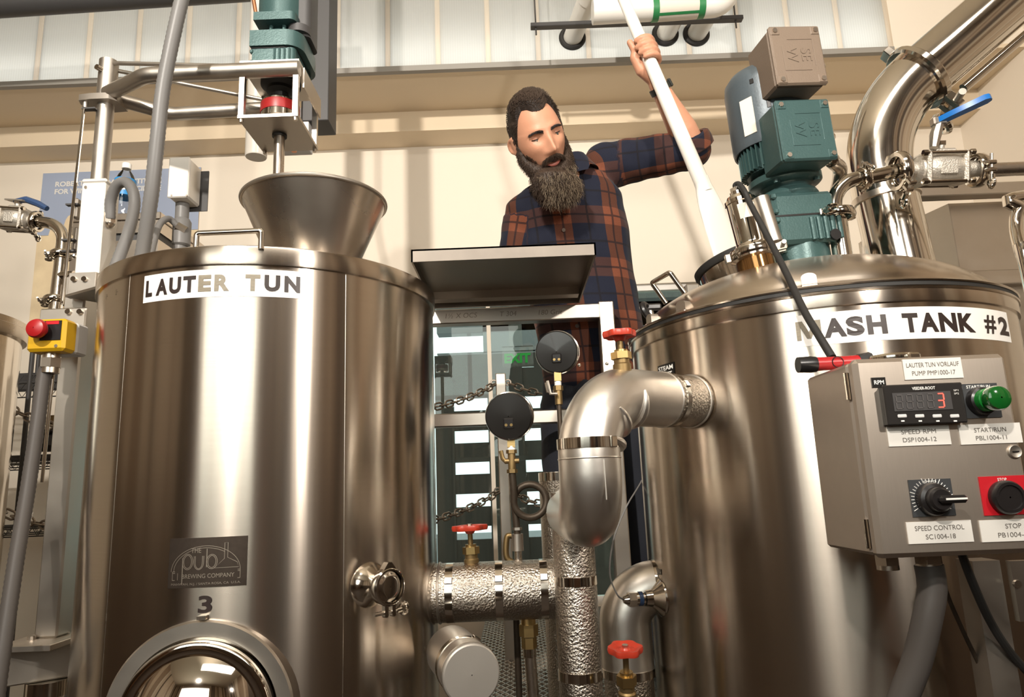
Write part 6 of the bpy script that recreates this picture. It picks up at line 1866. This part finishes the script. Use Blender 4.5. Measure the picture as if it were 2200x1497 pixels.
# paddle axis (needed for the grip)
PA, PB_ = at(1340, 0, 1.915), at(1512, 402, 1.835)
pax = (PA - PB_).normalized()
HG = at(1392, 122, 1.905)                                        # centre of the grip
tt = (HG - PB_).dot(pax); HC = PB_ + pax * tt
pe1 = (_rt - pax * _rt.dot(pax)).normalized(); pe2 = pax.cross(pe1)
if pe2.y > 0: pe2 = -pe2
PR = .0192
body = MB()
addmb(body, hb)
nb_, nt2 = HM @ V((0, -.05, -.03)), HM @ V((0, -.10, -.018))
limb(body, [nb_, nt2, NECK, at(1214, 420, 2.07)], [.058, .057, .060, .07])
loft(body, [(c, a * .78, b * .82, wx, dx) for (c, a, b, wx, dx) in torso])
limb(body, [S_L.lerp(E_L, .1), S_L.lerp(E_L, .5), E_L], [.048, .046, .041])
limb(body, [E_L, E_L.lerp(W_L, .3), E_L.lerp(W_L, .75), W_L], [.042, .0445, .031, .0265])
limb(body, [S_R.lerp(E_R, .2), S_R.lerp(E_R, .5), E_R], [.045, .044, .040])
limb(body, [E_R, E_R.lerp(W_R, .3), W_R], [.041, .042, .027])
# right hand resting on the tray
hdv = (W_R - E_R).normalized(); hdv.z = 0; hdv.normalize()
hs_ = V((-hdv.y, hdv.x, 0))
limb(body, [W_R, W_R + hdv * .05 - V((0, 0, .004))], [.025, .020])
for k in range(4):
    o_ = hs_ * (.027 - .018 * k)
    ln = (.066, .075, .070, .055)[k]
    k0 = W_R + hdv * .07 + o_ - V((0, 0, .008))
    limb(body, [W_R + hdv * .03 + o_ * .7 - V((0, 0, .004)), k0, k0 + hdv * ln * .6 - V((0, 0, .002)), k0 + hdv * ln - V((0, 0, .006))], [.012, .0095, .0088, .0075], 10)
limb(body, [W_R + hdv * .02 + hs_ * .02, W_R + hdv * .045 + hs_ * .05, W_R + hdv * .075 + hs_ * .055], [.014, .0105, .0085], 10)
# left hand gripping the paddle: palm behind the shaft, fingers round the front
def ring(phi, off, rad): return HC + pax * off + (pe1 * math.cos(phi) + pe2 * math.sin(phi)) * rad
palm_c = ring(math.radians(-70), -.005, PR + .018)
for off, fr_, span in ((.034, .0095, 3.55), (.0125, .0100, 3.75), (-.0095, .0097, 3.65), (-.0300, .0085, 3.35)):
    start = math.radians(-62)
    pts = []; rs = []
    for q in range(13):
        ph = start + span * q / 12
        rad = PR + fr_ * (1.0 if q > 1 else 1.15)
        # knuckle bends: flatten between joints
        rad *= 1 + .10 * max(0, math.cos((q - 3.2) / 12 * 2 * PI * 1.5)) * (1 if q < 9 else 0)
        pts.append(ring(ph, off + .006 * (q / 12), rad)); rs.append(fr_ * (1.08 if q in (2, 3, 7) else 1.0) * (1 if q < 11 else .9))
    limb(body, pts, rs, 12)
    limb(body, [W_L + (HC - W_L) * .12, W_L.lerp(pts[0], .6), pts[0]], [.019, .0145, fr_ * 1.2], 12)
th0 = ring(math.radians(232), -.030, PR + .017)
th1 = ring(math.radians(205), .012, PR + .016); th2 = at(1364, 108, 1.90); th3 = at(1353, 91, 1.895)
limb(body, [W_L, th0, th1, th2, th3], [.021, .0195, .0155, .0125, .0098], 14)
limb(body, [W_L, palm_c - pax * .02, palm_c + pax * .018], [.024, .021, .017], 14)
# legs
KN = {}
hipc = at(1280, 850, 2.20)
for sx, fx_, fy_ in ((-1, .135, 2.24), (1, .405, 2.22)):
    h_ = hipc + V((sx * .085, 0, -.02)); f_ = V((fx_, fy_, DZ + .075)); k_ = h_.lerp(f_, .5) + V((0, -.025, 0))
    KN[sx] = (h_, k_, f_)
    limb(body, [h_, h_.lerp(k_, .5), k_, k_.lerp(f_, .35), f_], [.078, .068, .050, .050, .036])
    limb(body, [f_ - V((0, 0, .03)), f_ + V((0, -.10, -.048)), f_ + V((0, -.15, -.052))], [.032, .030, .022])
bm_, _ = remesh(body, .0034, 2)
person = single('person', bm_, 'skin', 'bearded brewer in plaid shirt leaning over the railing, holding up a white paddle', 'person', loc=V((.27, 2.22, DZ)), sharp=180)

# eyes
for sx in (-1, 1):
    ec_ = HM @ V((sx * .033, -.001, .0705))
    e_o = obj('eye', MB(HM @ Matrix.Translation((sx * .033, -.001, .0690))).ball((0, 0, 0), .0128, 20, 14), 'eye_white', person)
    obj('iris', MB(HM @ Matrix.Translation((sx * .033 + .002, -.001, .0690))).ball((0, -.0072, .0090), .0052, 14, 10), 'eye_iris', e_o)
    # lids: upper one lowered, lower one just showing
    lid = MB(HM @ Matrix.Translation((sx * .033, -.001, .0690)))
    def lid_rows(a0, a1, r):
        rows = []
        for i in range(9):
            el = a0 + (a1 - a0) * i / 8
            rows.append([V((r * math.sin(az) * 1.12, r * math.sin(el) * math.cos(az * .9), r * math.cos(el) * math.cos(az))) for az in [-1.25 + 2.5 * k / 16 for k in range(17)]])
        return rows
    lid.grid(lid_rows(math.radians(-3), math.radians(95), .0142))
    lid.grid(lid_rows(math.radians(-100), math.radians(-36), .0140))
    obj('eyelid', lid, 'skin_lid', person)
    lash = MB(HM @ Matrix.Translation((sx * .033, -.001, .0690)))
    el = math.radians(-4)
    lash.tube([V((.0144 * math.sin(az) * 1.12, .0144 * math.sin(el) * math.cos(az * .9), .0144 * math.cos(el) * math.cos(az))) for az in [-1.15 + 2.3 * k / 14 for k in range(15)]], .0014, 5)
    obj('eyelash', lash, 'hair_dark', person)
def surf(x, y, lift=.0):
    """front surface point of the head at local x, y"""
    lo = None
    xx = x / .0775; yy = y / .128
    for _ in range(12):
        zz = math.sqrt(max(0, 1 - xx * xx - yy * yy)); p = head_shape(xx, yy, zz)
        xx += (x - p.x) / .0775 * .9; yy += (y - p.y) / .128 * .9
        q = math.hypot(xx, yy)
        if q > .999: xx, yy = xx / q * .999, yy / q * .999
    return V((p.x, p.y, p.z + lift))
# strands
def strand(mb, pts, w_):
    n = len(pts); prev = None; vs = []; fs = []
    d = (pts[-1] - pts[0]).normalized()
    X, Y, Z = frame_from(d)
    for i, p in enumerate(pts):
        r = w_ * (1 - .92 * (i / (n - 1)) ** 1.6)
        for k in range(3):
            a = 2 * PI * k / 3; vs.append(p + (X * math.cos(a) + Y * math.sin(a)) * r)
    for i in range(n - 1):
        for k in range(3): fs.append((i * 3 + k, i * 3 + (k + 1) % 3, (i + 1) * 3 + (k + 1) % 3, (i + 1) * 3 + k))
    mb.add(vs, fs)
rnd = random.Random(5)
# eyebrows
for sx in (-1, 1):
    eb = MB(HM)
    for k in range(260):
        t = rnd.random()
        x = sx * (.012 + .040 * t); y = .0135 + .007 * math.sin(t * PI * .75) - .003 * t + rnd.uniform(-.005, .0045) * (1 - .5 * t)
        p = surf(x, y, .0005)
        dr = V((sx * .8, .35 - .8 * t, .15)) + V((rnd.uniform(-.2, .2), rnd.uniform(-.2, .2), .05))
        strand(eb, [p, p + dr * .004 + V((0, 0, .0012)), p + dr * .008 + V((0, 0, .0008))], .0006)
    obj('eyebrow', eb, 'hair_dark', person, sharp=None, kind='stuff')
# lips
def lip_curve(y0, dip, w_, n=17): return [surf(-w_ + 2 * w_ * k / (n - 1), y0 + dip * (1 - ((k / (n - 1)) * 2 - 1) ** 2), .0) for k in range(n)]
lp_ = MB(HM)
n = 17
low = lip_curve(-.0835, -.0055, .0215)
lp_.tube([p + V((0, 0, .002)) for p in low], [.0012 + .0052 * math.sin(PI * (k + .5) / n) for k in range(n)], 10)
up_ = lip_curve(-.0715, .0015, .0200)
lp_.tube([p + V((0, 0, .0015)) for p in up_], [.001 + .0028 * math.sin(PI * (k + .5) / n) for k in range(n)], 8)
obj('lips', lp_, 'lip', person)
gap = MB(HM)
gap.tube([p + V((0, 0, .0005)) for p in lip_curve(-.0765, -.0015, .0195)], [.0006 + .0038 * math.sin(PI * (k + .5) / n) for k in range(n)], 8)
obj('mouth_opening', gap, 'mouth_dark', person)
# scalp hair: shell plus combed strands
def hair_dir(az, t):
    return V((math.sin(t) * math.sin(az), math.cos(t), math.sin(t) * math.cos(az)))
def hairline(az):
    """polar angle (from the crown) at which the hair ends"""
    a = abs(az + .05)
    K = [(0, .95), (.3, .92), (.55, .82), (.85, .80), (1.05, .98), (1.22, 1.35), (1.4, 1.72), (1.6, 1.95), (3.3, 2.02)]
    for (a0, t0), (a1, t1) in zip(K, K[1:]):
        if a <= a1: return t0 + (t1 - t0) * (a - a0) / (a1 - a0)
    return 2.0
sh = MB(HM); rows = []
NA, NT = 96, 22
for j in range(NT + 1):
    row = []
    for i in range(NA + 1):
        az = -PI + 2 * PI * i / NA
        tm = hairline(az); t = max(.001, tm * j / NT)
        p = head_shape(*hair_dir(az, t))
        side = min(1, max(0, (t - .7) / .6))
        vol = (.0145 * (1 - side) + .0035 * side) * min(1, (1 - j / NT) * 5 + .12)
        if abs(az) < 1.2: vol *= 1.12
        row.append(p + p.normalized() * vol)
    rows.append(row)
sh.grid(rows)
hair = obj('hair', sh, 'hair_dark', person, sharp=None)
hs2 = MB(HM)
for k in range(5200):
    az = rnd.uniform(-PI, PI); t = hairline(az) * math.sqrt(rnd.random())
    p = head_shape(*hair_dir(az, t)); n_ = p.normalized()
    side = min(1, max(0, (t - .7) / .6))
    vol = (.0185 * (1 - side) + .0048 * side) * rnd.uniform(.9, 1.12) * min(1, (1 - t / hairline(az)) * 5 + .15)
    base = p + n_ * vol
    cd_ = V((.55, .25, -.75)) * (1 - side) + V((.0, -.85, -.35)) * side
    cd_ = (cd_ - n_ * cd_.dot(n_)).normalized() + n_ * rnd.uniform(.02, .16)
    ln = (.030 * (1 - side) + .009 * side) * rnd.uniform(.6, 1.2)
    strand(hs2, [base, base + cd_ * ln * .5, base + cd_ * ln - n_ * ln * .12], .0009)
for k in range(1100):
    az = rnd.uniform(-1.35, 1.35); t = hairline(az) * rnd.uniform(.93, 1.03)
    p = head_shape(*hair_dir(az, t)); n_ = p.normalized()
    cd_ = V((.55, .45, -.55)); cd_ = (cd_ - n_ * cd_.dot(n_)).normalized() + n_ * rnd.uniform(.25, .6) + V((rnd.uniform(-.25, .25), 0, 0))
    ln = rnd.uniform(.010, .026) * (1 if abs(az) < .95 else .45)
    strand(hs2, [p - n_ * .001, p + cd_ * ln * .5, p + cd_ * ln - n_ * ln * .2], .0007)
pmat('hair_strand', (.042, .027, .019), .5)
obj('hair_strands', hs2, 'hair_strand', hair, sharp=None, kind='stuff')
# beard: volume hugging the jaw and hanging to the chest
bd = MB(HM)
jaw = []
for k in range(25):
    a = -1.5 + 3.0 * k / 24
    y = -.018 - .106 * math.cos(a) ** .75 if abs(a) < 1.57 else -.02
    x = .0745 * math.sin(a); z = -.005 + .080 * math.cos(a)
    jaw.append(V((x * (1 - .15 * math.cos(a)), y, z)))
rs = [.011 + .019 * math.cos(-1.5 + 3.0 * k / 24) ** .8 for k in range(25)]
bd.tube(jaw, rs, 16)
for k in (0, 24): bd.ball(jaw[k], rs[k], 10, 8)
# world-down direction in the head frame, so the long part hangs
dn = HM.to_3x3().inverted() @ (V((0.0, -.10, -1)).normalized())
chin = V((0, -.112, .070))
spine_b = [chin + V((0, -.008, -.015)), chin + dn * .024, chin + dn * .045, chin + dn * .066, chin + dn * .084, chin + dn * .098]
secs = []
wxl = V((1, 0, 0)) - dn * dn.x; wxl.normalize(); dxl = dn.cross(wxl)
for c, a, b in zip(spine_b, (.058, .070, .073, .065, .046, .018), (.034, .042, .042, .036, .024, .010)):
    secs.append((c, a, b, wxl, dxl))
tmp = MB(); loft(tmp, secs, 24); bd.add(tmp.v, tmp.f)
# sideburns
for sx in (-1, 1):
    bd.tube([V((sx * .0735, .004, .012)), V((sx * .0735, -.03, .016)), V((sx * .069, -.07, .022))], [.006, .012, .016], 12)
bshell, bnr = remesh(bd, .004, 9)
beard = obj('beard', bshell, 'beard_dark', person, sharp=180)
bdark, bgrey = MB(), MB()
dnw = V((0.0, -.10, -1)).normalized()
Hi = HM.inverted()
cand = list(range(len(bshell.v)))
rnd.shuffle(cand)
cnt = 0
for i in cand:
    p = bshell.v[i]; n_ = bnr[i]; l = Hi @ p
    if n_.dot(n0) < -.45: continue
    if l.z < .0 and l.y > -.05 and rnd.random() < .5: continue
    cnt += 1
    if cnt > 5200: break
    wav = V((rnd.uniform(-1, 1), rnd.uniform(-1, 1), rnd.uniform(-.4, .4)))
    d = (dnw * .85 + n_ * rnd.uniform(.15, .45) + wav * .22).normalized()
    ln = rnd.uniform(.014, .034) if l.y < -.10 else rnd.uniform(.006, .014)
    if l.y > -.04: ln = .006
    w2 = V((rnd.uniform(-1, 1), rnd.uniform(-1, 1), rnd.uniform(-1, 1))) * ln * .18
    q = [p - n_ * .001, p + d * ln * .35 + w2 * .5, p + d * ln * .7 - w2 * .6, p + d * ln + w2]
    grey = l.y < -.105 and abs(l.x) < .07 and rnd.random() < .55
    strand(bgrey if grey else bdark, q, .0008)
obj('beard_strands', bdark, 'beard_dark', beard, sharp=None, kind='stuff')
obj('beard_strands_grey', bgrey, 'beard_grey', beard, sharp=None, kind='stuff')
# moustache and stubble strands
ms = MB(HM)
for k in range(620):
    t = rnd.uniform(-1, 1); x = t * .033; y = -.0615 - .012 * abs(t) ** 1.6 + rnd.uniform(-.006, .005)
    p = surf(x, y, .001)
    d = V((t * .8 + rnd.uniform(-.2, .2), -.75, .25)).normalized(); ln = rnd.uniform(.007, .014) * (1 + .5 * abs(t))
    strand(ms, [p, p + d * ln * .5 + V((0, 0, .002)), p + d * ln], .0007)
for k in range(900):
    sx = rnd.choice((-1, 1)); t = rnd.random()
    x = sx * (.048 + .026 * t); y = -.062 - .050 * rnd.random() + .035 * t
    p = surf(x, y, .0005); d = V((-sx * .1, -.9, .25)).normalized(); ln = rnd.uniform(.006, .012)
    strand(ms, [p, p + d * ln * .5 + V((0, 0, .0015)), p + d * ln], .0007)
obj('moustache', ms, 'beard_dark', person, sharp=None, kind='stuff')

# shirt
st_ = MB()
loft(st_, torso[:-1] + [(torso[-1][0] + V((0, 0, -.012)), .078, .074, torso[-1][3], torso[-1][4])])
CUF = E_L + (W_L - E_L) * .10
limb(st_, [S_L - V((.03, 0, .01)), S_L.lerp(E_L, .25), S_L.lerp(E_L, .6), S_L.lerp(E_L, .97)], [.076, .073, .066, .062], 22)
limb(st_, [S_R + V((.04, 0, .01)), S_R.lerp(E_R, .12), S_R.lerp(E_R, .35), S_R.lerp(E_R, .7), E_R], [.070, .069, .064, .059, .056], 22)
limb(st_, [E_R, E_R.lerp(W_R, .35)], [.056, .054], 18)
shm, snr = remesh(st_, .0065, 8)
def seg_d(p, a, b):
    t = max(0, min(1, (p - a).dot(b - a) / (b - a).length_squared)); return (p - a.lerp(b, t)).length, t
spine = [s_[0] for s_ in torso]
cum = [0]
for i in range(1, len(spine)): cum.append(cum[-1] + (spine[i] - spine[i - 1]).length)
pl = []; newv = []
for p, n_ in zip(shm.v, snr):
    dl, tl_ = seg_d(p, S_L + (E_L - S_L) * .12, E_L); dr, tr_ = seg_d(p, S_R + (E_R - S_R) * .15, E_R)
    if dl < .088 and tl_ > .0 and (p - S_L).dot((E_L - S_L).normalized()) > .02:
        d_ = (E_L - S_L).normalized(); q = p - (S_L + d_ * (p - S_L).dot(d_)); x_, y_, z_ = frame_from(d_, V((0, -1, 0)))
        ang = math.atan2(q.dot(y_), q.dot(x_))
        pl.append((ang * .066 + .30, (p - S_L).dot(d_) + .06, 1)); amp = .006
        wr = noise.noise(V((p.x * 26, p.y * 14, p.z * 26)))
    elif dr < .075 and (p - S_R).dot((E_R - S_R).normalized()) > .03 and p.x < spine[3].x - .10:
        d_ = (E_R - S_R).normalized(); q = p - (S_R + d_ * (p - S_R).dot(d_)); x_, y_, z_ = frame_from(d_, V((0, -1, 0)))
        ang = math.atan2(q.dot(y_), q.dot(x_))
        pl.append((ang * .062 + .06, (p - S_R).dot(d_) + .02, 1)); amp = .005
        wr = noise.noise(V((p.x * 20, p.y * 14, p.z * 24)))
    else:
        best = (9, 0, 0)
        for i in range(len(spine) - 1):
            d_, t = seg_d(p, spine[i], spine[i + 1])
            if d_ < best[0]: best = (d_, i, t)
        i, t = best[1], best[2]
        c = spine[i].lerp(spine[i + 1], t); wx = torso[i][3].lerp(torso[i + 1][3], t).normalized()
        dx = torso[i][4]
        u_ = (p - c).dot(wx); de_ = (p - c).dot(dx)
        u_ += (math.copysign(.4 * max(0, .06 - de_), u_)) if de_ < .06 else 0
        pl.append((u_ + .118, (p - spine[0]).dot(V((0.03, 0, 1)).normalized()) * 1.0 + u_ * -math.tan(math.radians(2)), 0)); amp = .0055
        wr = noise.noise(V((p.x * 13 + p.z * 5, p.y * 8, p.z * 9))) + .5 * noise.noise(V((p.x * 30, p.y * 12, p.z * 22)))
    newv.append(p + n_ * (wr * amp))
shm.v = newv
shirt = obj('shirt', shm, 'plaid', person, sharp=180)
at2 = shirt.data.attributes.new('plaid', 'FLOAT_VECTOR', 'POINT')
at2.data.foreach_set('vector', [x for p in pl for x in p])
def plaid_flat(o, u0_, v0_):
    a_ = o.data.attributes.new('plaid', 'FLOAT_VECTOR', 'POINT')
    w_ = wloc(o)
    a_.data.foreach_set('vector', [x for v_ in o.data.vertices for x in (u0_ + (v_.co.x), v0_ + (v_.co.z) , 0)])
# rolled cuff at the raised elbow
cu = MB()
cdv = (W_L - E_L).normalized()
cq = E_L + cdv * .020
cu.lathe([(.058, -.030), (.066, -.026), (.069, -.008), (.067, .014), (.060, .020), (.052, .018), (.050, -.01)], cq, cdv, 36)
cuff = obj('rolled_cuff', cu, 'plaid', person); plaid_flat(cuff, .02, .09)
# collar
col_ = MB()
cc_ = torso[-1][0] + V((0, -.005, .0)); wx, dx = torso[-1][3], torso[-1][4]; upn = wx.cross(dx)
if upn.z < 0: upn = -upn
for sgn in (-1, 1):
    rows = []
    for k in range(13):
        a = PI / 2 - sgn * (.10 + 2.2 * k / 12)
        e = wx * math.cos(a) + dx * math.sin(a)
        low = 1 if k > 2 else .6 + .2 * k
        rows.append([cc_ + e * .074 + upn * .028, cc_ + e * .084 + upn * .026, cc_ + e * (.104) - upn * (.012 + (.038 if k < 3 else .02) * 1), cc_ + e * .098 - upn * .016])
    col_.grid(rows)
collar = obj('collar', col_, 'plaid', person); plaid_flat(collar, .06, .03)
# front details: placket buttons, pocket clip
def on_shirt(px, py):
    d = ray(px, py).normalized(); best = None
    for p in shm.v[::1]:
        v_ = p - CAM; t = v_.dot(d); e = (v_ - d * t).length
        if e < .006 and (best is None or t < best): best = t
    return CAM + d * ((best or 2.0) - .003)
for px, py in ((1211, 494), (1240, 700)):
    q = on_shirt(px, py)
    obj('button', MB().cyl(q, q - ray(px, py).normalized() * .003, .0062, .0055, 16), 'button_horn', person)
q = on_shirt(1245, 420)
obj('pocket_clip', MB().tube([q + V((.002, -.004, .014)), q + V((0, -.004, -.016))], .0013, 6).ball(q + V((.002, -.005, .015)), .0028, 10, 6), 'steel_polished', person)
# trousers, belt, shoes
tr = MB()
loft(tr, [(hipc + V((0, 0, -.05)), .168, .122, V((1, 0, 0)), FWD), (hipc + V((0, 0, .02)), .172, .124, V((1, 0, 0)), FWD), (hipc + V((-.005, 0, .09)), .160, .116, V((1, 0, 0)), FWD)])
for sx in (-1, 1):
    h_, k_, f_ = KN[sx]
    limb(tr, [h_, h_.lerp(k_, .5), k_, k_.lerp(f_, .5), f_ + V((0, 0, .0))], [.094, .086, .072, .066, .064])
trm, trn = remesh(tr, .009, 4)
trm.v = [p + n_ * (.005 * noise.noise(V((p.x * 14, p.y * 10, p.z * 10)))) for p, n_ in zip(trm.v, trn)]
obj('trousers', trm, 'trousers_navy', person, sharp=180)
for sx in (-1, 1):
    f_ = KN[sx][2]
    s_ = MB()
    s_.tube([f_ + V((0, .045, -.045)), f_ + V((0, 0, -.035)), f_ + V((0, -.08, -.042)), f_ + V((0, -.15, -.048)), f_ + V((0, -.185, -.052))], [.03, .042, .042, .036, .016], 16)
    s_.v = [V((p.x, p.y, max(p.z, DZ + .002))) for p in s_.v]
    obj('shoe', s_, 'shoe_brown', person)
obj('belt_clip', MB().tube([at(1172, 822, 2.02), at(1176, 842, 2.02), at(1188, 846, 2.02), at(1190, 838, 2.02)], .003, 8), 'steel', person)
# watch on the raised wrist
wq = W_L.lerp(E_L, .10); wd = (E_L - W_L).normalized()
wt = obj('watch_strap', MB().lathe([(.0285, -.010), (.0325, -.010), (.0325, .010), (.0285, .010)], wq, wd, 32), 'watch_strap', person)
sd_ = (_rt - wd * _rt.dot(wd)).normalized()
obj('watch_case', MB(mat4(wq + sd_ * .034, wd, wd.cross(sd_), sd_)).box((0, 0, 0), (.026, .024, .009), bev=.003), 'watch_strap', wt)

# ------------------------------------------------------------------ the paddle
pd_ = thing('mash_paddle', 'long white plastic mash paddle held upright into the open manway', 'paddle', PB_)
obj('shaft', MB().tube([PB_ - pax * .02, PB_ + pax * .15, HC, PA + pax * .05, PA + pax * .30], [.0215, .0208, PR, .0165, .015], 28), 'paddle_white', pd_)
BE = at(1566, 548, 1.78)
bax = (PB_ - BE).normalized()
bw = (_rt - bax * _rt.dot(bax)).normalized(); bd_ = bax.cross(bw)
Lb = (PB_ - BE).length
secs = []
for t, a, b in ((-.12, .0215, .0215), (0, .0225, .020), (.10, .028, .016), (.30, .035, .010), (.6, .039, .0075), (1.0, .0415, .006), (1.6, .043, .005), (2.2, .040, .004)):
    secs.append((PB_ - bax * Lb * t, a, b, bw, bd_))
bl = MB(); loft(bl, secs, 24)
blade = obj('blade', bl, 'paddle_white', pd_)
